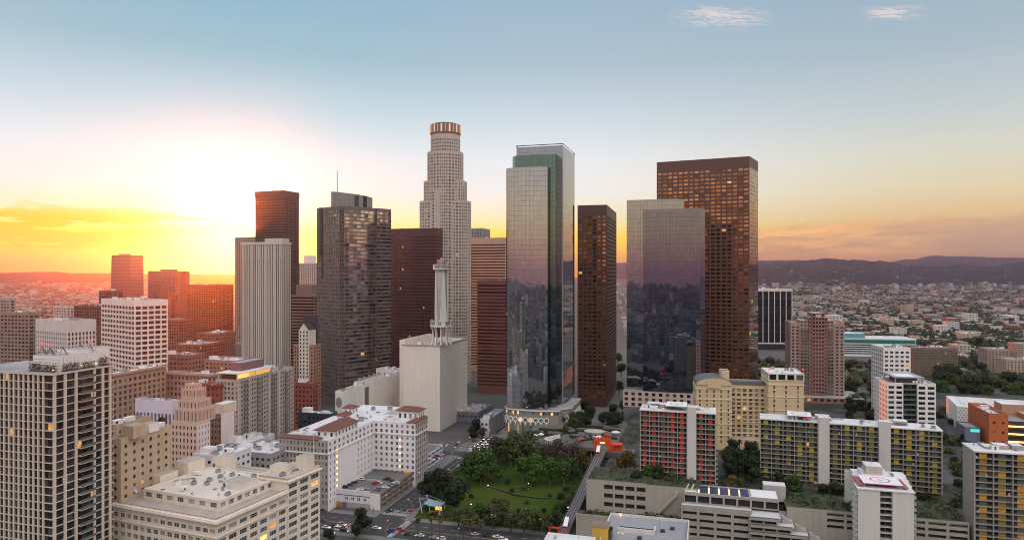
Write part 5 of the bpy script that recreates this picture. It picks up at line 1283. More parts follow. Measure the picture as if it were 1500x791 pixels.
slab_block('apartment_slab', 'long balcony apartment slab with yellow and olive panels and two concrete stair towers', o2, 20, w2, 15, 14, gz(614, D2), 15, (.3667, .70), (ye1, ye1, ye2, ye2, ye3, ye3), pp=.68, seed=3, roofsign=(.16, .30, mark_r, deckw, mark_g))
D3 = 322; o3, w3, d3 = fit(1428, D3, 16, 'L', w=46, dp=16)
slab_block('apartment_slab', 'balcony apartment slab with orange panels cut by the right edge of the view', o3, 16, 46, 16, 8, gz(662, D3), 6, (), (or1, or1, or2, ye2), pp=.75, seed=4)
b = MB()
def helipad_slab():
    D = 322; org, w, dp = fit(1257, D, 16, 'L', xr=1339, dp=34); H = gz(716, D)
    m = wall('pale_block', (.63, .61, .58), .07, .75, .14, .05, (0, 2.77), .86)
    root = thing('apartment_tower', 'pale blank walled tower with a red ringed helicopter deck on its white roof', 'tower', (org.x, org.y, 0), -radians(16)); root.matrix_basis = Matrix.LocRotScale(root.location, root.rotation_euler, None)
    b = MB(); fl = 2.77; nf = int(H/fl); z0 = H-nf*fl; c0, c1 = w*.40, w*.62
    for p, q in (((0, 0), (c0, 0)), ((c0, 0), (c0, 2)), ((c1, 2), (c1, 0)), ((c1, 0), (w, 0)), ((w, 0), (w, dp)), ((w, dp), (0, dp))): facade(b, [], p, q, 0, H, m, 0, 0)
    wn = []; facade(b, wn, (c0, 2), (c1, 2), z0, H, wall('bay_dark', (.10, .10, .085)), 2, nf, .8, .7, .15, .2)
    for s in range(4):
        y0, y1 = s*dp/4, (s+1)*dp/4; x = 1.0*s
        facade(b, wn, (x, y1), (x, y0), z0, H, m, 2, nf, .45, .5, .25, .8); facade(b, wn, (x-1.0, y0), (x, y0), 0, H, m, 0, 0) if s else None; facade(b, [], (x, y1), (x, y0), 0, z0, m, 0, 0)
    b.build('wall', root); put_windows(root, wn, GLD)
    for f in range(nf):
        z = z0+f*fl; q = MB(); q.box(c0, c1, -.05, 1.99, z-.12, z+.12, m, bottom=True); q.box(c0, c1, -.04, 0, z+1.0, z+1.08, RAIL)
        for k_ in range(10): x = c0+(c1-c0)*(k_+.5)/10; q.box(x-.03, x+.03, -.03, -.01, z+.12, z+1.0, RAIL)
        q.build('balcony', root)
        for s in range(4):
            q = MB(); x = 1.0*s; y = s*dp/4; q.box(x-1.3, x-.003, y+1, y+4, z-.1, z+.1, m, bottom=True); q.box(x-1.3, x-1.22, y+1, y+4, z+.1, z+1.1, m); q.build('balcony', root)
            if f > 3: q = MB(); q.box(w+.003, w+1.2, y+1, y+4, z-.1, z+.1, m, bottom=True); q.box(w+1.12, w+1.2, y+1, y+4, z+.1, z+1.1, m); q.build('balcony', root)
    r = MB()
    for s in range(4): r.box(1.0*s-.4, w+.5+.9*s, s*dp/4-(.4 if s == 0 else -.004), (s+1)*dp/4, H, H+.5, wall('roof_fascia', (.70, .70, .71), .08), ROOFW)
    r.build('roof', root)
    x0, x1, y0, y1 = w*.12, w*.84, 2.5, 17; z = H+2.4
    q = MB(); q.box(x0, x1, y0, y1, z-.35, z, mark_r, deckw, True); q.build('landing_deck', root)
    for xx in (x0-2.2, x1+.2): q = MB(); q.box(xx, xx+2, y0, y1, H+1.2, H+1.5, deckr, None, True); q.build('safety_net', root)
    for x in (x0+.4, x1-.4):
        for y in (y0+.4, (y0+y1)/2, y1-.4): q = MB(); q.box(x-.15, x+.15, y-.15, y+.15, H+.5, z-.35, METAL); q.build('deck_post', root)
    helimark((x0+x1)/2, (y0+y1)/2, z+.006, 6.6, mark_r, root)
    q = MB(); q.box(w*.30, w*.62, 19, 28, H+.5, H+6.2, wall('hut_tan', (.46, .42, .37)), ROOFW); q.box(w*.22, w*.74, 18, 30, H+.5, H+2.4, wall('hut_white', (.7, .7, .7)), ROOFW); q.build('roof_hut', root)
    q = MB(); q.bar((w*.45, 24, H+6), (w*.45, 24, H+11), .08, METAL); q.build('aerial', root)
    rooftop(root, [(1, 17.5), (w, 17.5), (w, 33), (1, 33)], H+.5, 8, random.Random(4), .6, [(w*.22, w*.74, 18, 30)])
helipad_slab()
def hotel():
    D = 470; zb = 18; m = wall('hotel_cream', (.62, .47, .29), .07, .75, .12); tr = wall('hotel_trim', (.70, .62, .50)); gm = glass('hotel_glass', (.06, .06, .06), (.34, .31, .26), .35, .01)
    org, w, _ = fit(1020, D, 10, 'L', xr=1178, dp=30); root = thing('hotel', 'cream hotel of three joined wings with a dark vaulted roof on the left', 'hotel', (org.x, org.y, zb), -radians(10)); root.matrix_basis = Matrix.LocRotScale(root.location, root.rotation_euler, None)
    s = w/158.0; X = lambda px: (px-1020)*s; wn = []
    def wing(x0, x1, y0, y1, zt, nx, wwf, bp=None):
        H = zt-zb; b = MB(); P4 = [(x0, y0), (x1, y0), (x1, y1), (x0, y1)]; nf = int((H-6)/3.05)
        for i in range(4):
            k_ = {0: nx, 3: 4 if x0 == 0 else 0, 1: 4 if x1 < X(1080) else 0}.get(i, 0)
            facade(b, wn, P4[i], P4[(i+1) % 4], 0, H-6-nf*3.05+3, m, 0, 0); facade(b, wn, P4[i], P4[(i+1) % 4], H-3-nf*3.05, H-3, m, k_, nf, wwf, .62, .2, .4); facade(b, wn, P4[i], P4[(i+1) % 4], H-3, H, m, 0, 0)
        slab_roof(root, P4, H, .6, m, ROOFG, b); b.build('wing', root)
        for z in (H*.25, H*.42, H*.60, H*.78, H-3.0): c = MB(); c.prism(offset(P4, .35), z, z+.55, tr, tr, bottom=True); c.build('string_course', root)
        return H
    H1 = wing(X(1020), X(1073), 0, 26, gz(563, D), 5, .22)
    H2 = wing(X(1073)+.02, X(1126), 9, 30, gz(560, D+9), 6, .60)
    H3 = wing(X(1126)+.02, X(1177), -1, 26, gz(556, D-6), 3, .16)
    slate = wall('slate_roof', (.13, .13, .15), .1, .5); b = MB(); x0, x1 = X(1020), X(1073); n = 10; cx = (x0+x1)/2; r = (x1-x0)/2*1.02
    for i in range(n):
        a0, a1 = pi*i/n, pi*(i+1)/n
        A = lambda a, y: (cx-cos(a)*r, y, H1+sin(a)*4.6)
        b.face([A(a0, -.6), A(a0, 26), A(a1, 26), A(a1, -.6)], slate, None, True); b.face([A(a0, -.6), A(a1, -.6), (cx, -.6, H1)], m)
    b.build('vault_roof', root)
    b = MB(); b.box(cx-4.5, cx+4.5, -1.2, 6, H1-2, H1+3.4, m, slate); b.build('dormer', root)
    b = MB(); b.box(X(1060), X(1073), 14, 24, H1-.5, H1+8, m, ROOFT); b.cyl((X(1060)+X(1073))/2, 14, H1, H1+8, 3, 12, m); b.build('lift_house', root)
    b = MB(); b.box(X(1073)+.1, X(1126)-.1, 8.6, 16, H2-.6, H2+1.6, slate); b.build('roof', root)
    c = MB(); x0, x1 = X(1126), X(1177); wl = []
    P4 = [(x0, -1.3), (x1+.3, -1.3), (x1+.3, 26.3), (x0, 26.3)]
    for i in range(4): facade(c, wl, P4[i], P4[(i+1) % 4], H3, H3+5, tr, 4 if i in (0, 3) else 0, 1, .78, .72, .1, .8)
    slab_roof(root, P4, H3+5, .4, tr, ROOFW, c); c.build('loggia', root); put_windows(root, wl, GLD, nind=10)
    rooftop(root, P4, H3+4.6, 6, random.Random(8), .8)
    for px in (1127, 1176): c = MB(); c.bar((X(px), -1, H3+5), (X(px), -1, H3+7.4), .15, METAL); c.cyl(X(px), -1, H3+7.4, H3+8.3, .5, 8, plain('beacon_red', (.8, .03, .05))); c.build('beacon', root)
    put_windows(root, wn, gm, WFRAME, 'hung', 100)
    c = MB(); c.box(X(1073)+.1, X(1126)-.1, 1, 8.9, 0, 9, m, ROOFT); c.build('porch', root)
hotel()
def condos():
    wh = wall('condo_white', (.76, .75, .74), .05, .6, .08)
    rt('apartment_tower', 'rear white condominium tower with square windows and roof plant', 1294, 560, 509, xr=1334, corner='L', dp=26, ang=8, zb=16, wallm=wh, gm=GLD, bay=4.0, fl=3.5, ww=.62, wh=.5, dep=.5, units=10, roofm=ROOFW, seed=80, style='sash2', cat='tower')
    D = 468; org, w, dp = fit(1300, D, 10, 'L', xr=1371, dp=26); zb = 14; H = gz(560, D)-zb
    root = thing('apartment_tower', 'front white condominium tower with a dark balcony strip and raised roof frame', 'tower', (org.x, org.y, zb), -radians(10)); root.matrix_basis = Matrix.LocRotScale(root.location, root.rotation_euler, None)
    b = MB(); wn = []; nf = int((H-4)/3.4); zz = H-1.5-nf*3.4
    for (x0, x1, nx) in ((0, w*.33, 2), (w*.62, w, 2)):
        facade(b, wn, (x0, 0), (x1, 0), 0, zz, wh, 0, 0); facade(b, wn, (x0, 0), (x1, 0), zz, H-1.5, wh, nx, nf, .74, .58, .2, .9); facade(b, wn, (x0, 0), (x1, 0), H-1.5, H, wh, 0, 0)
    x0, x1 = w*.33, w*.62
    facade(b, wn, (x0, 0), (x0, 2), 0, H, wh, 0, 0); facade(b, wn, (x1, 2), (x1, 0), 0, H, wh, 0, 0); facade(b, wn, (x0, 2), (x1, 2), zz, H-1.5, DARK, 3, nf, .85, .75, .1, .15); facade(b, wn, (x0, 2), (x1, 2), 0, zz, DARK, 0, 0); facade(b, wn, (x0, 2), (x1, 2), H-1.5, H, DARK, 0, 0)
    facade(b, wn, (w, 0), (w, dp), 0, H, wh, 0, 0); facade(b, wn, (w, dp), (0, dp), 0, H, wh, 0, 0)
    facade(b, wn, (0, dp), (0, 0), 0, zz, wh, 0, 0); facade(b, wn, (0, dp), (0, 0), zz, H-1.5, wh, 5, nf, .5, .55, .2, .9); facade(b, wn, (0, dp), (0, 0), H-1.5, H, wh, 0, 0)
    slab_roof(root, rect(w, dp), H, .8, wh, ROOFG, b); b.build('wall', root); put_windows(root, wn, GLD, DFRAME, 'sash3')
    for f in range(nf): c = MB(); z = zz+f*3.4; c.box(x0+.02, x1-.02, .3, 1.98, z-.1, z+.12, wall('balc_dark', (.16, .15, .15)), bottom=True); c.box(x0+.02, x1-.02, .3, .36, z+.12, z+1.1, plain('rail_glass', (.10, .13, .13))); c.build('balcony', root)
    c = MB(); c.box(x0-1, x1+1, 3, dp-3, H-.8, H+2.6, DARK, ROOFG); c.build('penthouse', root)
    c = MB(); z = H+3.0
    for a in ((x0-5, x1+5, 1.5, 4.0), (x0-5, x1+5, dp-4, dp-1.5), (x0-5, x0-2.5, 4.0, dp-4), (x1+2.5, x1+5, 4.0, dp-4)): c.box(*a, z, z+.7, wall('grey_frame', (.30, .33, .38), .05, .5), None, True)
    c.build('roof_frame', root)
    c = MB(); c.box(x0-2.4, x1+2.4, 4.1, dp-4.1, z+.1, z+.4, deckw, None, True); c.build('roof_deck', root)
    for x in (x0-4, x1+4):
        for y in (2.5, dp-2.5): c = MB(); c.box(x-.3, x+.3, y-.3, y+.3, H-.8, z, METAL); c.build('post', root)
    rooftop(root, [(0, 0), (w, 0), (w, 6), (0, 6)], H-.8, 3, random.Random(5), .7)
condos()
def museum():
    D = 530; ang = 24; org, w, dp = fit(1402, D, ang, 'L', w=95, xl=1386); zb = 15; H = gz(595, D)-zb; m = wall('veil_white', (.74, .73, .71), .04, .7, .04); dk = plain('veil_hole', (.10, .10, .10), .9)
    root = thing('museum', 'white honeycomb box museum with a lifted corner beside the orange school', 'museum', (org.x, org.y, zb), -radians(ang))
    b = MB(); lift = 8.0
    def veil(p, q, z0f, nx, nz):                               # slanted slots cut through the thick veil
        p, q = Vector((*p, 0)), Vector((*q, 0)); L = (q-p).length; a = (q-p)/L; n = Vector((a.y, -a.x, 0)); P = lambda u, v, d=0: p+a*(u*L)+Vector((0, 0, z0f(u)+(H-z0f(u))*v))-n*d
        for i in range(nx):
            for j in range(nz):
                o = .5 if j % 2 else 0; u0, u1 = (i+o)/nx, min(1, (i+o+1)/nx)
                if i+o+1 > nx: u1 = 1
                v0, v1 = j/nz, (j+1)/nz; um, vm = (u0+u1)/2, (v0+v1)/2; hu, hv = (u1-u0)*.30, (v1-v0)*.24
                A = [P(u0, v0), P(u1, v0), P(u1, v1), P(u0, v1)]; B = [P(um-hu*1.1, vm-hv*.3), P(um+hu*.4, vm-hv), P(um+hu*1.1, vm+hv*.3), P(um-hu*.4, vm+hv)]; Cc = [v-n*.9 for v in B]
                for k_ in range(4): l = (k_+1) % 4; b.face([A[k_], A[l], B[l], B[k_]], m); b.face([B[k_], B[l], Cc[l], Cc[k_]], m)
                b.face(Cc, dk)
            
        for j in range(1, nz, 2): b.face([P(0, j/nz), P(.5/nx, j/nz), P(.5/nx, (j+1)/nz), P(0, (j+1)/nz)], m)
    veil((0, 0), (w, 0), lambda u: max(0, lift*(.0+.0*u)) if u > .35 else lift*(.35-u)/.35*.0+2.5*(1-u/.35), 40, 11)
    veil((0, dp), (0, 0), lambda u: 6-3.5*u, 20, 11)
    b.face([(w, 0, 0), (w, dp, 0), (w, dp, H), (w, 0, H)], m); b.face([(w, dp, 0), (0, dp, 0), (0, dp, H), (w, dp, H)], m); b.build('veil', root)
    r = MB(); r.face([(0, 0, H-.02), (w, 0, H-.02), (w, dp, H-.02), (0, dp, H-.02)], ROOFW)
    for i in range(16):
        for j in range(9): x, y = 5+i*5.4, 6+j*(dp-10)/9; r.box(x, x+3.6, y, y+1.6, H-.01, H+.7, wall('monitor', (.66, .66, .67)))
    r.build('roof', root)
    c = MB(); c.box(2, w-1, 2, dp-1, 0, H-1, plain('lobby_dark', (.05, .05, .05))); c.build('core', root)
    c = MB(); c.box(-2.6, -2.3, 2, 24, 0, .5, plain('strip_lamp', (1, .7, .3), .4, emit=2.2, ecol=(1, .6, .22))); c.build('light_strip', root)
museum()
def school():
    D = 470; ang = 16; org, w, dp = fit(1449, D, ang, 'L', xr=1477, dp=40); zb = 12; H = gz(605, D)-zb; m = wall('orange_brick', (.50, .135, .045), .1, .7, .12, .06, (1.2, .6), .93)
    root = tower('school', 'orange brick school block with lit glass strips beside the white museum', 'school', org, ang, rect(w, dp), zb, zb+H, m, GL, bay=6.5, fl=6.5, ww=.28, wh=.2, dep=.5, units=9, roofm=ROOFW, seed=90, edges={3: dict(nx=5, ww=.2, wh=.15)}, par=2.5)
    c = MB(); c.box(w+.01, w+13, 2.5, dp, 0, H-5, DARK, ROOFG); c.build('wing', root)
    for i in range(4): z = H-9-i*5.2; c = MB(); c.box(w+.3, w+12, 2.2, 2.49, z, z+1.0, plain('strip_lamp', (1, .7, .3))); c.box(w, w+13, 1.0, 2.48, z-1.2, z-.8, DMETAL, bottom=True); c.build('light_strip', root)
    c = MB(); c.box(w+13.01, w+45, 1, dp, 0, H-1.5, m, ROOFT); c.build('wing', root)
    c = MB(); c.box(w+4, w+40, 22, dp-4, H-5, H+3, wall('school_hut', (.42, .24, .16)), ROOFW); c.build('penthouse', root)
    D = 480; org, w, dp = fit(1414, D, 16, 'L', xr=1436, dp=20); H2 = gz(625, D)-zb
    r2 = tower('pavilion', 'small slate blue block with teal lit top between museum and school', 'building', org, 16, rect(w, dp), zb, zb+H2, wall('slate_blue', (.16, .19, .25), .05, .5), GLD, bay=40, fl=30, ww=.2, wh=.1, units=0, seed=91)
    c = MB(); c.box(w*.35, w-.5, -.12, -.004, H2-3.2, H2-1.2, plain('teal_lamp', (.1, .6, .55), .4, emit=.8, ecol=(.10, .75, .62))); c.build('lit_window', r2)
school()
# ------------------------------------------------------------------ terraced garages along the street
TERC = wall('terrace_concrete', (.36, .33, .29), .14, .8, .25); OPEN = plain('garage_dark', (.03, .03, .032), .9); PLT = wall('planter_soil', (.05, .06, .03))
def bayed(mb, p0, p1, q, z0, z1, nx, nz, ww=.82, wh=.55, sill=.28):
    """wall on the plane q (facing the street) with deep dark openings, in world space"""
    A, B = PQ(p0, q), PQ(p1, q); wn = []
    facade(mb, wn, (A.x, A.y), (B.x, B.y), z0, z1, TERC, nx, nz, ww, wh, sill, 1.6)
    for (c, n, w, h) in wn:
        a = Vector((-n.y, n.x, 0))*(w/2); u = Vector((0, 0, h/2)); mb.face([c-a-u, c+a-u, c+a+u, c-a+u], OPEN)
def root_at(o, v):
    """make v the origin of a mesh built in world space"""
    o.data.transform(Matrix.Translation(-v)); o.location = v
def terraces():
    org = PQ(120, 12); root = thing('terraced_garage', 'stepped concrete garage with planted terraces and stairs below the apartment slabs', 'car park', org)
    parts = []
    def part(name, fn):
        b = MB(); fn(b); o = b.build(name); root_at(o, org); o.parent = root; o.location = (0, 0, 0); return o
    pa, pb, pc, pd = onq(859, 12), onq(1002, 12), onq(1140, 12), onq(1420, 12)
    zA, zB = 28.2, 24.0
    def f(b):
        pqbox(b, pa, pa+.05, 12.01, 40, 0, zA, TERC); bayed(b, pa, pa+9, 12, 0, zA, 0, 0); bayed(b, pa+9, pa+32, 12, zA-15.5, zA-1.6, 4, 3); bayed(b, pa+9, pa+32, 12, 0, zA-15.5, 0, 0); bayed(b, pa+9, pa+32, 12, zA-1.6, zA, 0, 0); bayed(b, pa+32, pb+6, 12, 0, zA-.5, 0, 0)
        pqbox(b, pa+.06, pb+6, 12.02, 14, zA-1, zA-.6, TERC, PLT)
    part('front_wall', f)
    part('roof_deck', lambda b: pqbox(b, pa+.1, pb+8, 14, 40, zA-1.6, zA-.9, TERC, PLT))
    # lower planted shelf in front of the left wall
    part('lower_terrace', lambda b: (pqbox(b, pa-4, pa+44, 3.2, 11.98, 0, 11.0, TERC, PLT), pqbox(b, pa-4, pa+44, 3.0, 3.6, 11.0, 12.0, TERC)))
    part('lower_wall', lambda b: (bayed(b, pa-4, pa+44, 3.1, 5.0, 11.0, 6, 1, .8, .6, .2), bayed(b, pa-4, pa+44, 3.1, 0, 5, 0, 0)))
    # middle pavilion with solar roof and stepped balconies
    q0 = 9.0; z0 = 26.4
    part('pavilion', lambda b: (bayed(b, pb, pc, q0, 21.0, z0-.8, 7, 1, .86, .8, .06), pqbox(b, pb, pc, q0+.02, 24, z0-.8, z0, TERC, TERC), pqbox(b, pb-.02, pb-.01, q0, 24, 0, z0-.8, TERC), pqbox(b, pc+.01, pc+.02, q0, 24, 0, z0-.8, TERC)))
    part('roof_sheet', lambda b: (pqbox(b, pb+.5, pb+6, q0+.5, 22, z0, z0+.3, METAL, deckw), pqbox(b, pc-13, pc-.5, q0+.3, 22, z0, z0+.35, METAL, deckw)))
    sp = plain('solar_blue', (.05, .07, .17), .25); lamp = plain('strip_lamp', (1, .7, .3)); n = 5; s0, s1 = pb+7, pc-14
    for i in range(n):
        a, c = s0+(s1-s0)*i/n+1.0, s0+(s1-s0)*(i+1)/n-.1
        part('skylight', lambda b: [pqbox(b, a, c, q0+1+k_*3.0, q0+3.4+k_*3.0, z0, z0+.35, DMETAL, sp) for k_ in range(4)])
        part('light_strip', lambda b: pqbox(b, a-.75, a-.30, q0+1, q0+10, z0, z0+.25, lamp))
    part('terrace_deck', lambda b: (pqbox(b, pb-1, pc-13, 3.0, q0, 20.0, 20.9, TERC, wall('deck_pale', (.52, .52, .55), .2)), pqbox(b, pb-1, pc-13, 2.6, 3.0, 20.0, 21.9, TERC)))
    rnd = random.Random(6)
    for lv in range(5):
        z = 20.0-lv*3.5; pe = pc+1+lv*6.3; fq = 2.4-lv*.12
        part('storey', lambda b: (bayed(b, pb-1, pc-14-0+lv*0, fq, z-3.5, z-.02, 4, 1, .84, .5, .2), [(bayed(b, pc-14+k_*6.3, pc-14+(k_+1)*6.3, fq-1.6+.0, z-3.5, z-1.6, 1, 1, .86, .9, .05), pqbox(b, pc-14+k_*6.3+.02, pc-14+(k_+1)*6.3-.02, fq-2.6, fq-1.55, z-1.6, z-.3, TERC, PLT)) for k_ in range(lv+2)]))
        part('storey_slab', lambda b: pqbox(b, pc-14.05, pe-1, fq-1.55, 24, z-.5, z-.1, TERC, wall('deck_pale', (.52, .52, .55), .2)))
        part('stair', lambda b: [pqbox(b, pe+k_*.7, pe+.7+k_*.7, 5, 8, z-3.5, z-.3-k_*.45, TERC) for k_ in range(7)])
    # right hand garage wall
    def g(b):
        bayed(b, pc+4, pc+22, 12, 0, 22.6, 0, 0); bayed(b, pc+22, pd, 12, 13.0, 22.0, round((pd-pc-22)/8.5), 3, .86, .55, .25); bayed(b, pc+22, pd, 12, 0, 13.0, 0, 0); bayed(b, pc+22, pd, 12, 22.0, 22.6, 0, 0)
        pqbox(b, pc+4, pd, 12.02, 13, 22, 22.6, TERC, PLT)
    part('garage_wall', g); part('roof_deck', lambda b: pqbox(b, pc+4, pd, 13, 40, 20.5, 21.6, TERC, PLT))
    # stairs that climb the left wall, with twin horn-shaped posts
    ps = pa+36
    part('stair', lambda b: [pqbox(b, ps+k_*.8, ps+.8+k_*.8, 9.5, 11.9, 11+k_*.9, 12.8+k_*.9, TERC) for k_ in range(15)])
    for dp_ in (16, 18.6):
        def horn(b):
            v = PQ(ps+dp_, 11.2)
            for k_ in range(6): b.bar((v.x+k_*k_*.05, v.y, 24+k_*1.0), (v.x+(k_+1)**2*.05, v.y, 25+k_*1.0), .42, wall('horn_white', (.62, .6, .57)), 6, .38)
        part('horn_post', horn)
    part('lift_house', lambda b: pqbox(b, pc-6, pc+5, 27, 34, 20, 28.2, wall('lift_conc', (.45, .43, .40)), ROOFW))
    return pa, pb, pc, pd
TPA, TPB, TPC, TPD = terraces()
def market_garage():
    z = 26.5; org = PQ(138.5, -77); root = thing('market_garage', 'open roofed garage with a yellow lift tower across the street from the terraces', 'car park', org, -radians(A0))
    w, d = 36, 45; m = wall('garage_white', (.60, .57, .53), .1, .7, .2); b = MB(); wn = []
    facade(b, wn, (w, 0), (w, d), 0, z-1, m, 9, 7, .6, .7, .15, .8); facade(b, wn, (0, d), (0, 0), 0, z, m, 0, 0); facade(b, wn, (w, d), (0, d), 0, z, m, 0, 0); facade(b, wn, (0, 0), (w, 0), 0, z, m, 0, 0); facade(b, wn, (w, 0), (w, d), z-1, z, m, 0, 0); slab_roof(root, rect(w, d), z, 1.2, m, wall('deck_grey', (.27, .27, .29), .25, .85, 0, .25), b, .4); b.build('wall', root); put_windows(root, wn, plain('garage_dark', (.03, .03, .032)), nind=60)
    b = MB(); b.box(6, 22, 24.5, 25.2, z-1.2, z+.8, m); b.box(6, 22, 25.21, 31.5, z-1.19, z-1.0, OPEN); b.box(21.4, 22, 25.21, 31.5, z-1, z+.5, m); b.build('ramp', root)
    for (x, y) in ((25, 30), (16, 19), (22, 16), (29, 34)): b = MB(); b.box(x-.9, x+.9, y-.9, y+.9, z-1.2, z-.2, DMETAL); b.build('column_stub', root)
    b = MB()
    for i in range(12): b.box(w-8, w-2.5, 3+i*2.7, 3.12+i*2.7, z-1.2, z-1.19, PAINT)
    for i in range(6): b.box(23, 27.5, 14+i*2.7, 14.12+i*2.7, z-1.2, z-1.19, PAINT)
    b.build('bay_marking', root)
    yl = wall('yellow_render', (.62, .38, .06), .08, .7, .15); b = MB(); b.box(-3.5, 3.3, 13, 20, z-6, z+4.5, yl, wall('lift_roof', (.20, .16, .13)))
    b.face([(-3.9, 12.6, z+4.52), (3.7, 12.6, z+4.52), (3.7, 16.5, z+5.9), (-3.9, 16.5, z+5.9)], wall('lift_roof', (.20, .16, .13))); b.face([(3.7, 20.4, z+4.52), (-3.9, 20.4, z+4.52), (-3.9, 16.5, z+5.9), (3.7, 16.5, z+5.9)], wall('lift_roof', (.20, .16, .13))); b.build('lift_tower', root)
    b = MB(); b.box(3.31, 4.6, 14, 19, z-1.2, z+3, GLD); b.build('lift_glass', root)
    b = MB(); b.bar((24, 26, z-1.2), (24, 26, z+7), .1, METAL); b.box(22.5, 25.5, 25.8, 26.2, z+7, z+7.2, METAL, None, True); b.build('lamp_mast', root)
    b = MB(); b.box(4.5, 4.9, d-1.2, d-.7, z-.6, z+.2, plain('warm_lamp', (1, .7, .3))); b.build('lamp', root)
    for x in (6, 7.8): b = MB(); b.box(x, x+1.3, 22, 22.8, z-1.2, z-.6, deckw); b.build('roof_box', root)
    o, w2, d2 = fit(797, 288, 16, 'L', xr=868, dp=11)
    tower('low_block', 'white edged flat roof at the bottom edge left of the yellow lift tower', 'building', o, 16, rect(w2, 8), 0, gz(789, 288), WHITE, GLD, units=3, seed=95, roofm=ROOFW)
market_garage()
# ------------------------------------------------------------------ funicular and plaza
AFB, AFT = (108.8, -.1, 2.2), (115.8, 92, 24.2)
def funicular():
    tm = wall('track_steel', (.10, .085, .10), .1, .5); cw = wall('track_concrete', (.20, .18, .18)); A = PQ(*AFB[:2], AFB[2]); B = PQ(*AFT[:2], AFT[2]); d = (B-A).normalized(); L = (B-A).length; s = d.cross(Vector((0, 0, 1))).normalized()
    root = thing('funicular_track', 'sloping funicular viaduct climbing beside the lawn', 'railway', A); at = lambda t, o, h: d*(t*L)+s*o+Vector((0, 0, h))
    def beam(b, o0, o1, h0, h1, mat, t0=0, t1=1):
        P = [at(t0, o0, h0), at(t0, o1, h0), at(t1, o1, h0), at(t1, o0, h0)]; Q = [v+Vector((0, 0, h1-h0)) for v in P]
        for i in range(4): j = (i+1) % 4; b.face([P[i], P[j], Q[j], Q[i]], mat)
        b.face(Q, mat); b.face(P[::-1], mat)
    b = MB(); beam(b, -2.9, 2.9, -1.0, -.25, cw); b.build('deck', root)
    for o in (-2.2, -.75, .75, 2.2): b = MB(); beam(b, o-.09, o+.09, -.1, .15, METAL); b.build('rail', root)
    b = MB()
    for i in range(110): t = (i+.5)/110; beam(b, -2.6, 2.6, -.245, -.1, tm, t-.0016, t+.0016)
    b.build('sleeper_row', root, kind='stuff')
    for o in (-2.95, 2.95):
        b = MB(); beam(b, o-.06, o+.06, .95, 1.08, tm); beam(b, o-.05, o+.05, .4, .5, tm)
        for i in range(46): beam(b, o-.05, o+.05, -.3, .95, tm, (i+.2)/46, (i+.2)/46+.0014)
        b.build('handrail', root)
    for i in range(1, 9):
        b = MB(); t = i/9; v = at(t, 0, 0)
        for o in (-2.2, 2.2): p = at(t, o, -.9); b.bar(p, (p.x, p.y, -A.z), .35, cw)
        b.build('pier', root)
    def car(t, o, label):
        v = A+at(t, o, 0); r = thing('funicular_car', label, 'railway car', v, -radians(A0)+.075); og = plain('car_orange', (.62, .13, .03), .5); ln = 8.0; st = 4
        b = MB()
        for i in range(st): y = i*ln/st; h = i*ln/st*.245; b.box(-.95, .95, y, y+ln/st-.02, h+.2, h+1.5, og); b.box(-.9, .9, y+.1, y+ln/st-.15, h+1.5, h+2.7, glass('car_glass', (.05, .05, .05), (.6, .4, .2), .3, .1))
        b.build('body', r)
        b = MB(); b.face([(-1.15, -.3, 2.75), (1.15, -.3, 2.75), (1.15, ln+.2, 2.75+ln*.245), (-1.15, ln+.2, 2.75+ln*.245)], plain('car_roof', (.78, .78, .80), .5))
        for x in (-1.15, 1.15): b.face([(x, -.3, 2.5), (x, ln+.2, 2.5+ln*.245), (x, ln+.2, 2.75+ln*.245), (x, -.3, 2.75)], plain('car_roof', (.78, .78, .80)))
        b.face([(-1.15, -.3, 2.5), (1.15, -.3, 2.5), (1.15, -.3, 2.75), (-1.15, -.3, 2.75)], plain('car_roof', (.78, .78, .80))); b.build('car_roof', r)
    car(.90, -.8, 'white roofed funicular car just below the orange arch station'); car(.02, .8, 'white roofed funicular car standing at the foot of the track')
    og = wall('station_orange', (.66, .075, .018), .1, .55, .1); v = PQ(115.8, 94, 22.6)
    r = thing('funicular_station', 'bright orange arched funicular station at the top of the track', 'station', v, -radians(A0))
    def arch(b, x0, x1, y0, y1, h, ra, n=10):
        cx = (x0+x1)/2
        for y in (y0, y1):
            for i in range(n):
                a0, a1 = pi*i/n, pi*(i+1)/n; p0, p1 = (cx-cos(a0)*ra, y, 2.6+sin(a0)*ra), (cx-cos(a1)*ra, y, 2.6+sin(a1)*ra); x_0, x_1 = x0+(x1-x0)*i/n, x0+(x1-x0)*(i+1)/n
                f = [p0, p1, (x_1, y, h), (x_0, y, h)]; b.face(f if y == y0 else f[::-1], og)
            for sx, xa, xb in ((0, x0, cx-ra), (1, cx+ra, x1)): b.face([(xa, y, 0), (xb, y, 0), (xb, y, 2.6), (x1 if sx else xa, y, h) if False else (xb, y, 2.6), (xa, y, 2.6)][:4], og); b.face([(xa, y, 2.6), (xb, y, 2.6), (xa if not sx else xb, y, h)], og)
        for i in range(n):
            a0, a1 = pi*i/n, pi*(i+1)/n; b.face([(cx-cos(a0)*ra, y0, 2.6+sin(a0)*ra), (cx-cos(a0)*ra, y1, 2.6+sin(a0)*ra), (cx-cos(a1)*ra, y1, 2.6+sin(a1)*ra), (cx-cos(a1)*ra, y0, 2.6+sin(a1)*ra)], og)
        b.face([(x0, y0, h), (x1, y0, h), (x1, y1, h), (x0, y1, h)], og); b.face([(x0, y1, 0), (x0, y0, 0), (x0, y0, h), (x0, y1, h)], og); b.face([(x1, y0, 0), (x1, y1, 0), (x1, y1, h), (x1, y0, h)], og)
    b = MB(); arch(b, -3.8, 3.8, -1.2, 1.2, 6.6, 2.9); b.build('arch', r)
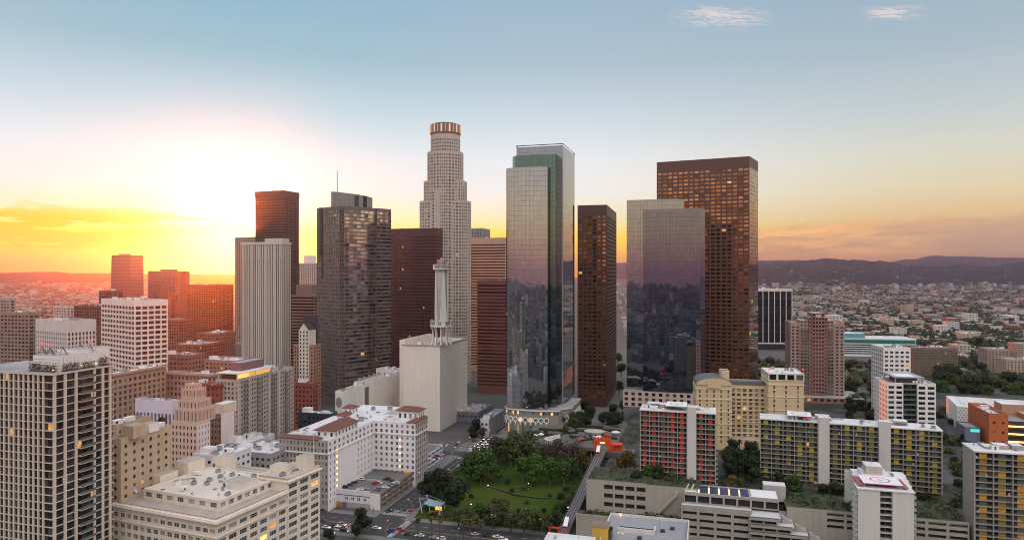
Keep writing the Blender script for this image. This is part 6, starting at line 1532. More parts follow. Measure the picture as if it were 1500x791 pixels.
    b = MB(); b.box(-5.6, -3.9, -1.5, 1.5, 0, 7.4, og); b.build('pylon', r); b = MB(); b.box(3.9, 5.6, -1.5, 1.5, 0, 7.4, og); b.build('pylon', r)
    b = MB(); b.box(-5.6, 5.6, -1.3, 1.3, 6.62, 7.9, og)
    for i in range(6): b.box(-5.2+i*1.9, -4.4+i*1.9, -1.0, 1.0, 7.9, 8.9, og)
    b.build('parapet', r)
    b = MB(); b.box(5.8, 12.5, -1, 5, 4.2, 4.9, og, None, True)
    for x in (6.2, 9, 12): b.box(x-.2, x+.2, -.8, -.4, 0, 4.2, og); b.box(x-.2, x+.2, 4.2, 4.6, 0, 4.2, og)
    b.box(7, 11.5, 1, 4, 0, 3.8, og); b.build('ticket_house', r)
    b = MB(); b.box(-1.6, 1.6, -1.36, -1.22, 5.2, 6.0, plain('station_lamp', (1, .75, .3), .4, emit=1.6, ecol=(1, .6, .2))); b.build('lit_sign', r)
    b = MB(); b.box(-3.4, 20, -1.8, 9, -4.0, -.02, wall('plinth_dark', (.09, .09, .11)), SIDE); b.box(0.5, 20, -.5, 9, -14, -4.01, wall('plinth_dark', (.09, .09, .11)))
    for x in (5, 10, 15): b.box(x, x+2.6, -.6, -.505, -12, -7, OPEN)
    b.build('plinth', r)
    b = MB(); b.box(9, 10.2, -.62, -.51, -6, -4.4, plain('sign_white', (.8, .8, .8), .5, emit=.3)); b.build('sign_board', r)
    v = PQ(104.5, -1.5, .14); r = thing('funicular_gate', 'small red gateway at the foot of the funicular', 'station', v, -radians(A0)); b = MB(); arch(b, -3, 3, -.6, .6, 4.6, 2.2); b.build('arch', r)
    b = MB(); b.box(-3.4, 3.4, -1, 1, 4.62, 5.1, plain('gate_red', (.45, .04, .05), .6), None, True); b.build('roof', r)
funicular()
def plaza():
    pav = wall('plaza_paving', (.12, .11, .105), .4, .8, 0, .15, (2.4, 2.4), .85); edge = wall('plaza_edge', (.13, .12, .12), .2)
    b = MB(); pts = [(30, 128), (44, 114), (120.9, 108.5), (120.9, 190), (52, 190), (52, 142)]
    P = [PQ(p, q) for p, q in pts]; b.prism([(v.x, v.y) for v in P], 17.8, 19.95, edge, pav, bottom=True)
    o = b.build('plaza_deck', kind='structure')
    for i in range(14):
        p = 46+i*5.4; v = PQ(p, 116.5-.07*(p-44)); c = MB(); c.cyl(0, 0, 5, 17.8, .6, 8, CONC); t = c.build('deck_column'); t.location = (v.x, v.y, 0); tag(t, 'concrete column under the dark plaza edge above the park', 'column', 'columns under the plaza edge')
    # planted wall with white curve
    wv = wall('curved_white', (.68, .66, .64), .08, .6, .1); v = PQ(84, 118, 20); r = thing('curved_wall', 'white perforated curved wall on the plaza behind the park trees', 'wall', v); c = MB(); n = 22
    for i in range(n):
        a0, a1 = radians(95+175*i/n), radians(95+175*(i+1)/n); R0, R1 = 10.5, 11.4; rr = lambda a: 1+.22*sin(a*2)
        q = lambda a, R_, h: (cos(a)*R_*rr(a)*1.05, sin(a)*R_*rr(a)*.75+3, h); h0, h1 = 3.4-1.0*i/n, 3.4-1.0*(i+1)/n
        c.face([q(a0, R1, 0), q(a1, R1, 0), q(a1, R1, h1), q(a0, R1, h0)][::-1], wv); c.face([q(a0, R0, 0), q(a0, R0, h0), q(a1, R0, h1), q(a1, R0, 0)][::-1], wv); c.face([q(a0, R0, h0), q(a0, R1, h0), q(a1, R1, h1), q(a1, R0, h1)], wv)
        am = (a0+a1)/2
        for hz in (.9, 2.1): x, y, z = q(am, R1+.03, hz); c.box(x-.35, x+.35, y-.06, y+.02, z-.35, z+.35, OPEN)
    c.build('wall', r)
    v = PQ(103, 140, 20); r = thing('garden_pavilion', 'small grey pavilion with dark openings on the plaza', 'pavilion', v, -radians(A0)); c = MB(); wn = []; P8 = [(cos(2*pi*i/8)*7, sin(2*pi*i/8)*5) for i in range(8)]
    for i in range(8): facade(c, wn, P8[i], P8[(i+1) % 8], 0, 4.2, GREY, 1, 1, .6, .7, .05, .3)
    c.build('wall', r); put_windows(r, wn, GLD); c = MB(); c.prism(offset(P8, .8), 4.21, 4.7, CONC, bottom=True); c.build('roof', r)
    warm = plain('warm_awning', (.75, .40, .12), .6, emit=.7, ecol=(1, .45, .12)); cols = [((.7, .68, .66), 'white'), ((.26, .07, .04), 'red'), ((.15, .2, .35), 'blue')]
    k_ = 0
    for (p, q, sx, ly) in ((96, 124, 3.4, 1), (107, 132, 3.2, 0), (112, 140, 3.6, 1), (117, 150, 3.4, 0), (62, 124, 2.6, 0), (57, 127, 2.8, 2), (66, 128, 2.4, 0), (110, 148, 3.2, 1)):
        v = PQ(p, q, 20); c_, nm = cols[ly]; r = thing('parasol', ['white canopy near the orange station', 'white canopy behind the orange station', 'red canopy beside the garden pavilion', 'white canopy at the back of the plaza', 'white cafe parasol below the ringed tower base', 'blue cafe parasol below the ringed tower base', 'white cafe parasol near the curved white wall', 'red canopy at the back of the plaza'][k_], 'parasol', v, 0, 'canopies on the plaza'); k_ += 1
        c = MB(); c.bar((0, 0, 0), (0, 0, 2.8), .07, METAL); c.build('pole', r); c = MB(); c.cyl(0, 0, 2.5, 3.6, sx, 8, plain('canopy_'+nm, c_, .8), .15); c.build('canopy', r)
        if k_ < 5: c = MB(); c.cyl(0, 0, 2.2, 2.35, sx*.5, 8, warm); c.build('lamp', r)
plaza()
def plaza_planting():
    k_ = 0; r_ = random.Random(31); lf = leafmat('planter_leaf', (.03, .045, .014), .5); rim = wall('planter_rim', (.24, .23, .22))
    for (p, q, ln, wd, a) in ((62, 132, 16, 3.2, .1), (74, 134, 12, 3.0, .2), (92, 132, 12, 3.4, -.2), (100, 128, 9, 2.6, .4), (110, 122, 11, 2.6, 0), (114, 136, 12, 3, .1), (70, 150, 22, 4, 0), (96, 154, 20, 4, .1), (112, 160, 14, 4, 0), (84, 144, 12, 3, .5), (58, 140, 10, 2.6, 0), (104, 146, 8, 3, 1.2), (90, 168, 30, 5, 0)):
        v = PQ(p, q, 19.96); t = thing('planter', ['long', 'short'][ln < 13]+' low planter of dark shrubs on the plaza '+('near the orange station' if p > 98 else 'below the ringed tower base' if p < 80 else 'behind the curved white wall'), 'planter', v, -radians(A0)+a, 'planters on the plaza'); b = MB(); b.box(-ln/2, ln/2, -wd/2, wd/2, 0, .6, rim, PLT); b.build('box', t); b = MB()
        for _ in range(int(ln*wd*9)):
            c = Vector((r_.uniform(-ln/2, ln/2), r_.uniform(-wd/2, wd/2), r_.uniform(.5, 2.0))); n = Vector((r_.gauss(0, 1), r_.gauss(0, 1), r_.gauss(.5, .7))).normalized(); x = n.cross(Vector((r_.gauss(0, 1), r_.gauss(0, 1), r_.gauss(0, 1)))).normalized(); y = n.cross(x); s = r_.uniform(.5, 1.0); b.face([c-x*s*.5, c+y*s*.4, c+x*s*.5, c-y*s*.4], lf)
        b.build('foliage', t)
plaza_planting()
# ------------------------------------------------------------------ trees
BARK = wall('bark', (.10, .075, .055), .2, .95, .1, .3)
LEAF = {'dark': leafmat('leaf_dark', (.020, .032, .012), .45), 'green': leafmat('leaf_green', (.036, .072, .012), .5), 'olive': leafmat('leaf_olive', (.062, .072, .022), .5),
        'gold': leafmat('leaf_gold', (.115, .085, .015), .5), 'bare': leafmat('leaf_bare', (.085, .055, .048), .4), 'bright': leafmat('leaf_bright', (.050, .105, .010), .5), 'sage': leafmat('leaf_sage', (.058, .065, .030), .4)}
def crown_mesh(seed, r, h, leaves, s, mat, lobes=9, z0=0.0):
    """crown of leaf sprays gathered on uneven lobes round the limbs"""
    rnd = random.Random(seed); b = MB(); L = []
    for i in range(lobes):
        a = rnd.uniform(0, 2*pi); t = rnd.random()**.7; rr = r*.62*sqrt(rnd.random()); z = z0+h*(.18+.64*rnd.random()); k = 1-abs((z-z0)/h-.45)*.8
        L.append((cos(a)*rr*k, sin(a)*rr*k, z, r*rnd.uniform(.30, .52)))
    L.append((0, 0, z0+h*.78, r*.42)); L.append((0, 0, z0+h*.45, r*.55))
    for _ in range(leaves):
        x, y, z, q = rnd.choice(L); u = Vector((rnd.gauss(0, 1), rnd.gauss(0, 1), rnd.gauss(.15, .9))).normalized()
        c = Vector((x, y, z))+Vector((u.x, u.y, u.z*.8))*q*rnd.uniform(.55, 1.12)
        n = (u+Vector((rnd.gauss(0, .5), rnd.gauss(0, .5), rnd.gauss(.2, .5)))).normalized(); a = n.cross(Vector((rnd.gauss(0, 1), rnd.gauss(0, 1), rnd.gauss(0, 1)))).normalized(); d = n.cross(a)
        sz = s*rnd.uniform(.55, 1.25)
        b.face([c-a*sz*.5, c+d*sz*.32, c+a*sz*.5+n*sz*.12, c-d*sz*.32], mat)
    return b.mesh('crown')
def trunk_mesh(seed, hb, r, spread, ht):
    rnd = random.Random(seed); b = MB(); b.bar((0, 0, -.6), (0, 0, hb), r*.13+.18, BARK, 7, r*.09+.12)
    for i in range(5):
        a = 2*pi*i/5+rnd.uniform(-.4, .4); m = Vector((cos(a)*spread*.4, sin(a)*spread*.4, hb+ht*.3)); e = Vector((cos(a)*spread*.8, sin(a)*spread*.8, hb+ht*rnd.uniform(.45, .75)))
        b.bar((0, 0, hb-.2), m, r*.08+.08, BARK, 5, .1); b.bar(m, e, .11, BARK, 4, .04)
    return b.mesh('trunk')
_tk = {}
def tree_kind(kind, var, leaves=1500, s=1.0):
    k_ = (kind, var)
    if k_ not in _tk:
        sd = hash_(kind)+var*13; hh = {'bare': 9, 'dark': 8.5}.get(kind, 8)
        lv = {'bare': 520, 'dark': 2300}.get(kind, leaves)
        _tk[k_] = (crown_mesh(sd, 5.0, hh, lv, s*({'bare': .7}.get(kind, 1.0)), LEAF[kind], 9+var % 3, 2.6), trunk_mesh(sd, 3.6, 3.2, 3.4, hh*.8))
    return _tk[k_]
def hash_(s): return sum(ord(c)*(i+3) for i, c in enumerate(s))
TL = {'dark': 'dense dark evergreen ', 'green': 'mid green leafy tree ', 'olive': 'olive green loose tree ', 'gold': 'yellowing broad tree ', 'bare': 'half bare brownish tree ', 'bright': 'bright fresh green tree ', 'sage': 'grey green thin tree '}
def tree(kind, v, r, where, group, var=None, hs=1.0):
    var = RNG.randrange(4) if var is None else var
    cm, tm = tree_kind(kind, var); s = r/5.0
    t = thing('tree', TL[kind]+where, 'tree', v, RNG.uniform(0, 6.28), group); t.scale = (s, s, s*hs)
    put('crown', cm, t); put('trunk', tm, t); return t
D_PARK = 'trees in the sloping park'
# crowns read off the photograph: pixel of the crown, radius in pixels
for (px, py, rp, kind, where) in ((628, 720, 17, 'dark', 'at the street edge of the park'), (650, 716, 17, 'dark', 'beside the park shelter'), (668, 738, 22, 'dark', 'in front of the lawn'), (640, 705, 12, 'dark', 'behind the park shelter'),
        (690, 690, 17, 'green', 'at the upper left of the lawn'), (712, 684, 18, 'green', 'above the lawn beside the street'), (704, 700, 14, 'green', 'leaning over the upper lawn'), (726, 697, 13, 'green', 'at the top of the lawn'),
        (728, 664, 16, 'sage', 'in the upper park grove'), (748, 668, 19, 'olive', 'in the upper park grove'), (770, 660, 20, 'olive', 'below the ringed glass tower'), (752, 650, 13, 'sage', 'under the plaza edge'), (788, 668, 14, 'sage', 'under the plaza edge'), (806, 668, 14, 'bare', 'under the plaza edge'), (828, 672, 17, 'bare', 'in the middle of the upper park'), (842, 660, 13, 'bare', 'near the orange station'), (818, 660, 12, 'sage', 'behind the bare trees'),
        (766, 692, 16, 'bright', 'in the bright clump right of the lawn'), (786, 690, 17, 'bright', 'in the bright clump right of the lawn'), (806, 696, 18, 'bright', 'in the bright clump right of the lawn'), (826, 698, 16, 'green', 'at the right end of the bright clump'), (778, 704, 10, 'bright', 'low at the front of the bright clump'), (838, 690, 15, 'green', 'beside the funicular'),
        (852, 676, 13, 'gold', 'beside the upper funicular track'), (866, 688, 11, 'olive', 'right beside the upper funicular track'), (862, 706, 9, 'sage', 'along the funicular track'), (842, 724, 9, 'olive', 'along the lower funicular track'), (834, 738, 9, 'sage', 'along the lower funicular track'), (826, 750, 8, 'dark', 'at the foot of the track'),
        (672, 762, 9, 'sage', 'in the row at the foot of the lawn'), (688, 764, 12, 'olive', 'in the row at the foot of the lawn'), (704, 760, 12, 'green', 'in the row at the foot of the lawn'), (722, 762, 12, 'sage', 'in the row at the foot of the lawn'), (735, 755, 13, 'olive', 'in the row at the foot of the lawn'), (748, 768, 10, 'sage', 'in the row at the foot of the lawn'), (768, 770, 13, 'olive', 'in the row at the foot of the lawn'), (784, 766, 11, 'green', 'in the row at the foot of the lawn'), (800, 772, 10, 'olive', 'in the row at the foot of the lawn'), (814, 766, 8, 'dark', 'in the row at the foot of the lawn')):
    rp = rp*1.3 if 'row at the foot' in where else rp; g = GP(px, min(py+rp*.8, 788)); D = g.y; tree(kind, g, rp*D/F*1.08, where, D_PARK)
def tz(px, py, rp, kind, where, z, group='street and terrace trees'):
    g = G(px, py+rp*.75, z); return tree(kind, g, rp*g.y/F*1.08, where, group)
for (px, py, rp, kind, where, z) in ((916, 684, 16, 'gold', 'left of the red panelled slab', 21), (900, 694, 9, 'gold', 'on the terrace left of the red panelled slab', 21), (950, 700, 13, 'green', 'at the foot of the red panelled slab', 22), (966, 703, 13, 'dark', 'at the foot of the red panelled slab', 22), (984, 708, 12, 'olive', 'at the right foot of the red panelled slab', 22), (932, 706, 10, 'dark', 'on the terrace above the garage wall', 22), (1072, 708, 9, 'gold', 'between the red and yellow panelled slabs', 21), (1085, 711, 7, 'olive', 'between the red and yellow panelled slabs', 21),
        (1068, 690, 14, 'dark', 'in the gap below the cream hotel', 20), (1086, 682, 15, 'dark', 'in the gap below the cream hotel', 20), (1104, 688, 13, 'dark', 'at the left end of the yellow panelled slab', 20), (1096, 664, 9, 'dark', 'in front of the cream hotel porch', 20), (1142, 712, 12, 'dark', 'at the foot of the long yellow slab', 15), (1164, 718, 15, 'green', 'at the foot of the long yellow slab', 15), (1206, 726, 11, 'dark', 'on the garden deck below the long yellow slab', 15), (1226, 728, 13, 'dark', 'beside the pale helicopter deck tower', 15), (1240, 735, 9, 'olive', 'beside the pale helicopter deck tower', 15), (1366, 745, 12, 'olive', 'at the right foot of the long yellow slab', 12), (1388, 752, 9, 'green', 'at the right foot of the long yellow slab', 12), (1350, 748, 9, 'dark', 'behind the pale helicopter deck tower', 12), (1405, 715, 15, 'dark', 'between the yellow and orange panelled slabs', 8), (1414, 735, 15, 'dark', 'between the yellow and orange panelled slabs', 8), (1400, 690, 9, 'dark', 'beside the walled street below the museum', 12), (1386, 652, 10, 'dark', 'left of the museum', 14), (1392, 670, 9, 'olive', 'left of the museum', 14),
        (530, 770, 16, 'dark', 'on the near corner of the crossing', 0), (521, 783, 10, 'dark', 'low beside the corner block', 0), (482, 789, 9, 'dark', 'at the foot of the cream corner block', 0),
        (696, 632, 11, 'dark', 'beside the lilac block at the tower foot', 0), (716, 628, 8, 'dark', 'behind the street trees at the tower foot', 0), (706, 636, 7, 'olive', 'on the rising street', 0), (728, 648, 9, 'green', 'at the left foot of the ringed tower', 4), (693, 640, 9, 'dark', 'at the rising street', 0),
        (850, 615, 8, 'dark', 'behind the plaza', 18), (866, 612, 9, 'dark', 'behind the plaza', 18), (884, 618, 9, 'dark', 'behind the plaza', 18), (898, 606, 9, 'dark', 'below the dark brown tower', 16), (842, 622, 8, 'sage', 'at the right foot of the ringed tower', 18), (828, 632, 7, 'gold', 'at the right foot of the ringed tower', 18), (905, 622, 9, 'dark', 'in front of the pink podium', 18), (912, 598, 7, 'green', 'between the brown and blue glass towers', 14), (907, 570, 8, 'green', 'between the brown and blue glass towers', 8), (910, 545, 8, 'dark', 'between the brown and blue glass towers', 6), (905, 528, 7, 'green', 'far between the brown and blue glass towers', 4), (778, 640, 6, 'gold', 'on the plaza at the tower foot', 19), (800, 634, 5, 'sage', 'on the plaza at the tower foot', 19)):
    tz(px, py, rp, kind, where, z)
for i in range(58):                                              # tree belt behind the museum and along the far streets on the right
    px = RNG.uniform(1376, 1540); py = RNG.uniform(546, 584)
    if 1440 < px and py < 566: continue
    tz(px, py, RNG.uniform(8, 15), RNG.choice(('dark', 'dark', 'olive', 'green')), 'in the belt behind the museum', 12, 'trees behind the museum')
for i in range(22): tz(RNG.uniform(1236, 1294), RNG.uniform(560, 640), RNG.uniform(7, 13), RNG.choice(('dark', 'dark', 'olive')), 'between the rose tower and the white condominiums', 14, 'trees behind the slabs')
for i in range(10): tz(RNG.uniform(1112, 1160), RNG.uniform(530, 548), RNG.uniform(4, 6), RNG.choice(('dark', 'olive')), 'below the black striped block', 4, 'trees below the striped block')
for i in range(6): tz(RNG.uniform(206, 246), RNG.uniform(610, 622), RNG.uniform(5, 8), RNG.choice(('dark', 'olive')), 'on the roof garden beside the lavender block', 45, 'trees by the lavender block')
for i in range(20): tz(RNG.uniform(1374, 1428), RNG.uniform(600, 770), RNG.uniform(8, 14), RNG.choice(('dark', 'dark', 'olive')), 'beside the street between the right hand slabs', 12, 'trees between the right hand slabs')
for i in range(16): tz(RNG.uniform(1062, 1116), RNG.uniform(662, 715), RNG.uniform(8, 13), 'dark', 'in the dark grove below the cream hotel', 18, 'grove below the cream hotel')
for i in range(18): tz(RNG.uniform(822, 915), RNG.uniform(596, 628), RNG.uniform(6, 10), RNG.choice(('dark', 'dark', 'sage')), 'behind the plaza of the orange station', 16, 'trees behind the plaza')
for i in range(14): tz(RNG.uniform(1116, 1400), RNG.uniform(735, 752), RNG.uniform(7, 11), RNG.choice(('dark', 'dark', 'olive')), 'along the foot of the long yellow slab', 14, 'trees along the yellow slab')
for i in range(16): tz(RNG.uniform(1240, 1500), RNG.uniform(528, 548), RNG.uniform(5, 8), RNG.choice(('dark', 'olive')), 'behind the white condominiums', 10, 'trees behind the condominiums')
def palm_parts():
    b = MB(); n = 8
    for j in range(n): b.cyl(.15*sin(j*.5), 0, j*10/n, (j+1)*10/n, .30-.012*j, 7, BARK, .30-.012*(j+1), False)
    t = b.mesh('trunk'); rnd = random.Random(3); b = MB(); pm = leafmat('palm_frond', (.060, .055, .018), .4); dm = leafmat('palm_skirt', (.11, .065, .028), .4)
    for i in range(34):
        a = rnd.uniform(0, 6.28); e = rnd.uniform(-.9, 1.2); m = pm if e > -.35 else dm; L = rnd.uniform(2.2, 3.1); p = Vector((.1, 0, 10)); d = Vector((cos(a)*cos(e), sin(a)*cos(e), sin(e))); sd = Vector((-sin(a), cos(a), 0)); w0 = .30
        for j in range(4):
            q = p+d*(L/4); d = (d+Vector((0, 0, -.42))).normalized(); w1 = (.42, .36, .24, .04)[j]
            b.face([p-sd*w0, p+sd*w0, q+sd*w1, q-sd*w1], m); p, w0 = q, w1
    return t, b.mesh('crown')
PT, PC = palm_parts()
for i, (px, py) in enumerate(((632, 790), (644, 791), (679, 795), (689, 797), (705, 796), (612, 786))):
    g = G(px, py+2, 0); t = thing('palm_tree', 'tall palm with a brown skirt of dead fronds on the kerb below the park', 'palm', g, i, 'palms along the lower street'); s = (1.35, 1.25, 1.15, 1.2, 1.15, 1.0)[i]; t.scale = (1.15, 1.15, s); put('trunk', PT, t); put('crown', PC, t)
for i, (px, py, z) in enumerate(((1083, 668, 18), (1094, 670, 18), (1107, 671, 18), (1118, 540, 4), (1128, 536, 4), (1140, 541, 4))):
    g = G(px, py, z); t = thing('palm_tree', 'small palm '+('in front of the cream hotel porch' if i < 3 else 'below the black striped block'), 'palm', g, i, 'palms near the hotel'); put('trunk', PT, t); put('crown', PC, t)
def shrubs():
    """ground cover along the park edges and terraces"""
    rnd = random.Random(8); b = MB(); mats = [LEAF['dark'], LEAF['olive'], LEAF['sage'], leafmat('leaf_plum', (.055, .015, .022), .4), LEAF['green']]
    def patch(fn, n, s, hh, ms):
        for _ in range(n):
            v = fn(); m = rnd.choice(ms)
            for _ in range(9):
                c = v+Vector((rnd.gauss(0, .7), rnd.gauss(0, .7), rnd.uniform(0, hh))); n_ = Vector((rnd.gauss(0, 1), rnd.gauss(0, 1), rnd.gauss(.6, .6))).normalized(); a = n_.cross(Vector((rnd.gauss(0, 1), rnd.gauss(0, 1), rnd.gauss(0, 1)))).normalized(); d = n_.cross(a); z = s*rnd.uniform(.6, 1.3)
                b.face([c-a*z*.5, c+d*z*.35, c+a*z*.5, c-d*z*.35], m)
    pk = lambda p0, p1, q0, q1: (lambda: (lambda p, q: PQ(p, q, park_z(p, q)+.3))(rnd.uniform(p0, p1), rnd.uniform(q0, q1)))
    patch(pk(24, 108, 5, 13), 150, .9, 1.4, mats); patch(pk(55, 100, 14, 19), 60, .8, 1.2, [mats[3], mats[1]]); patch(pk(98, 111, 8, 100), 170, .9, 1.8, mats[:3]); patch(pk(22, 27, 10, 100), 120, .9, 1.6, mats[:3]); patch(pk(24, 114, 92, 112), 260, 1.0, 2.4, [mats[0], mats[2], LEAF['bare']]); patch(pk(30, 112, 74, 95), 130, .9, 1.6, [mats[0], mats[2], mats[1]])
    fl = lambda p0, p1, q0, q1, z: (lambda: PQ(rnd.uniform(p0, p1), rnd.uniform(q0, q1), z))
    patch(fl(TPA+1, TPB+6, 15, 34, 27.2), 90, .9, 1.5, mats[:3]); patch(fl(TPA, TPA+40, 4, 11, 11), 110, .9, 1.5, mats[:3]); patch(fl(TPB-20, TPB, 4, 11, 12), 60, .9, 2.0, mats[:3]); patch(fl(TPC+5, TPD, 14, 38, 21.5), 240, 1.0, 2.0, mats[:3]); patch(fl(TPC-12, TPC+30, -.6, 1.4, .2), 40, .9, 1.5, mats[:3])
    patch(fl(122, 330, 42, 78, 20), 420, 1.1, 2.4, mats[:3]); patch(fl(122, 180, 80, 190, 20), 160, 1.1, 2.4, mats[:3])
    b.build('undergrowth', kind='stuff')
    for i, (px, py, r) in enumerate(((724, 733, 6), (735, 737, 7), (772, 735, 5), (750, 718, 5), (806, 725, 5), (701, 702, 7), (682, 712, 6), (690, 726, 5), (815, 742, 6), (822, 728, 7), (830, 716, 7), (796, 748, 6), (780, 752, 6), (760, 748, 5), (716, 748, 6), (744, 706, 6), (768, 714, 5), (698, 744, 6))):
        g = GP(px, py+3); t = tree('dark' if i % 2 else 'sage', g, r*g.y/F, 'crouching low on the open lawn', 'bushes on the lawn', None, .6)
        t.name = 'bush'; t['category'] = 'bush'; t['label'] = ('dark low bush' if i % 2 else 'grey green low bush')+' growing alone on the open lawn'
shrubs()
# ------------------------------------------------------------------ vehicles
PAINTM, kk = newmat('car_paint'); finish(kk, Base_Color=kk.node('ShaderNodeObjectInfo').outputs['Color'], Roughness=.3, Coat_Weight=.5, Coat_Roughness=.1)
CGL = plain('car_window', (.015, .017, .02), .08, spec=.6); TYRE = plain('tyre', (.02, .02, .02), .9); HUB = plain('hub', (.4, .4, .42), .35, .7)
HLON = plain('headlight_on', (1, .9, .7), .3, emit=9, ecol=(1, .86, .62)); HLOFF = plain('headlight_off', (.6, .6, .6), .2); TLON = plain('taillight', (.5, .02, .02), .3, emit=.8, ecol=(1, .03, .02))
def loft(secs, mat, smooth=True):
    """skin consecutive rings of points"""
    b = MB(); n = len(secs[0])
    for A, B in zip(secs, secs[1:]):
        for i in range(n): j = (i+1) % n; b.face([A[i], A[j], B[j], B[i]], mat, None, False)
    b.face(secs[0][::-1], mat); b.face(secs[-1], mat); return b
def car_meshes(kind):
    L, wd, h = {'sedan': (4.7, .92, 1.42), 'suv': (4.8, .96, 1.75), 'van': (5.4, 1.0, 2.2)}[kind]
    def ring(y, w, z0, z1, c=.14): return [(-w+c, y, z0), (w-c, y, z0), (w, y, z0+c), (w, y, z1-c*1.6), (w-c, y, z1), (-w+c, y, z1), (-w, y, z1-c*1.6), (-w, y, z0+c)]
    belt = h*.62
    body = loft([ring(-L/2, wd*.80, .35, belt*.80), ring(-L/2+.25, wd*.96, .24, belt*.9), ring(-L*.2, wd, .2, belt), ring(L*.25, wd, .2, belt), ring(L/2-.2, wd*.96, .26, belt*.97), ring(L/2, wd*.84, .4, belt*.88)], PAINTM)
    y0, y1 = {'sedan': (-L*.20, L*.34), 'suv': (-L*.20, L*.44), 'van': (-L*.34, L*.46)}[kind]; fs, rs = (.75, .55) if kind == 'sedan' else (.65, .2)
    cab = MB(); A = [(-wd*.92, y0, belt-.02), (wd*.92, y0, belt-.02), (wd*.92, y1, belt-.02), (-wd*.92, y1, belt-.02)]; B = [(-wd*.74, y0+fs, h-.04), (wd*.74, y0+fs, h-.04), (wd*.74, y1-rs, h-.04), (-wd*.74, y1-rs, h-.04)]
    for i in range(4): j = (i+1) % 4; cab.face([A[i], A[j], B[j], B[i]], CGL)
    roof = MB(); R0 = [(x*1.03, y+(.06 if k_ < 2 else -.06)*-1, z) for k_, (x, y, z) in enumerate(B)]; R1 = [(x*.94, y, h+.03) for x, y, z in R0]
    for i in range(4): j = (i+1) % 4; roof.face([R0[i], R0[j], R1[j], R1[i]], PAINTM)
    roof.face(R1, PAINTM); roof.face(R0[::-1], PAINTM)
    for i in range(4): roof.bar(A[i], B[i], .06, PAINTM)
    for s in (-1, 1): roof.bar((s*wd*.92, (y0+y1)/2, belt-.02), (s*wd*.75, (y0+y1)/2, h-.04), .05, PAINTM)
    wh = MB(); wh.M = Matrix.Rotation(pi/2, 4, 'Y'); wh.cyl(0, 0, -.11, .11, .33, 14, TYRE); wh.cyl(0, 0, .11, .125, .19, 10, HUB); wh.cyl(0, 0, -.125, -.11, .19, 10, HUB); wh.face([(cos(-2*pi*i/10)*.19, sin(-2*pi*i/10)*.19, -.125) for i in range(10)], HUB)
    hl = MB(); hl.box(-.17, .17, -.05, .02, -.08, .09, HLON, None, True); ho = MB(); ho.box(-.17, .17, -.05, .02, -.08, .09, HLOFF, None, True); tl = MB(); tl.box(-.15, .15, -.02, .05, -.08, .10, TLON, None, True)
    return dict(body=body.mesh('body'), cabin=cab.mesh('windows'), roof=roof.mesh('roof'), wheel=wh.mesh('wheel'), hl=hl.mesh('headlight'), ho=ho.mesh('headlight'), tl=tl.mesh('tail_light'), L=L, w=wd, belt=belt)
CM = {k_: car_meshes(k_) for k_ in ('sedan', 'suv', 'van')}
COLS = {'white': (.75, .75, .74, 1), 'black': (.015, .015, .017, 1), 'silver': (.42, .43, .45, 1), 'grey': (.13, .13, .14, 1), 'red': (.36, .02, .02, 1), 'blue': (.03, .07, .2, 1), 'brown': (.14, .08, .05, 1)}
_proto = {}
def car(kind, col, v, rz, label, group, lit=True):
    key = (kind, lit); label = f'{col} {kind} '+label
    if key not in _proto:
        m = CM[kind]; t = thing('parked_car' if not lit else 'car', label, 'car', v, rz, group); _proto[key] = t
        put('body', m['body'], t); put('cabin_window', m['cabin'], t); put('car_roof', m['roof'], t)
        for x in (-1, 1):
            for y in (-m['L']*.30, m['L']*.29): put('wheel', m['wheel'], t, (x*(m['w']-.10), y, .33))
            put('headlight', m['hl'] if lit else m['ho'], t, (x*m['w']*.62, -m['L']/2-.01, m['belt']*.66)); put('tail_light', m['tl'], t, (x*m['w']*.66, m['L']/2+.01, m['belt']*.72))
        t.color = COLS[col]
        for c in t.children: c.color = COLS[col]
        return t
    t = dup(_proto[key], v, rz, label, group, None, COLS[col]); return t
RZ_U = -radians(A0)                # nose (-Y) towards the viewer along the rising street
RZ_V = RZ_U+pi/2                   # nose to the right
def gcar(px, py, z, d, kind, col, label, group, lit=True):
    rz = {'in': RZ_U, 'out': RZ_U+pi, 'r': RZ_U+pi/2, 'l': RZ_U-pi/2}[d]; return car(kind, col, G(px, py, z), rz, label, group, lit)
gh = 'cars on the lower street'
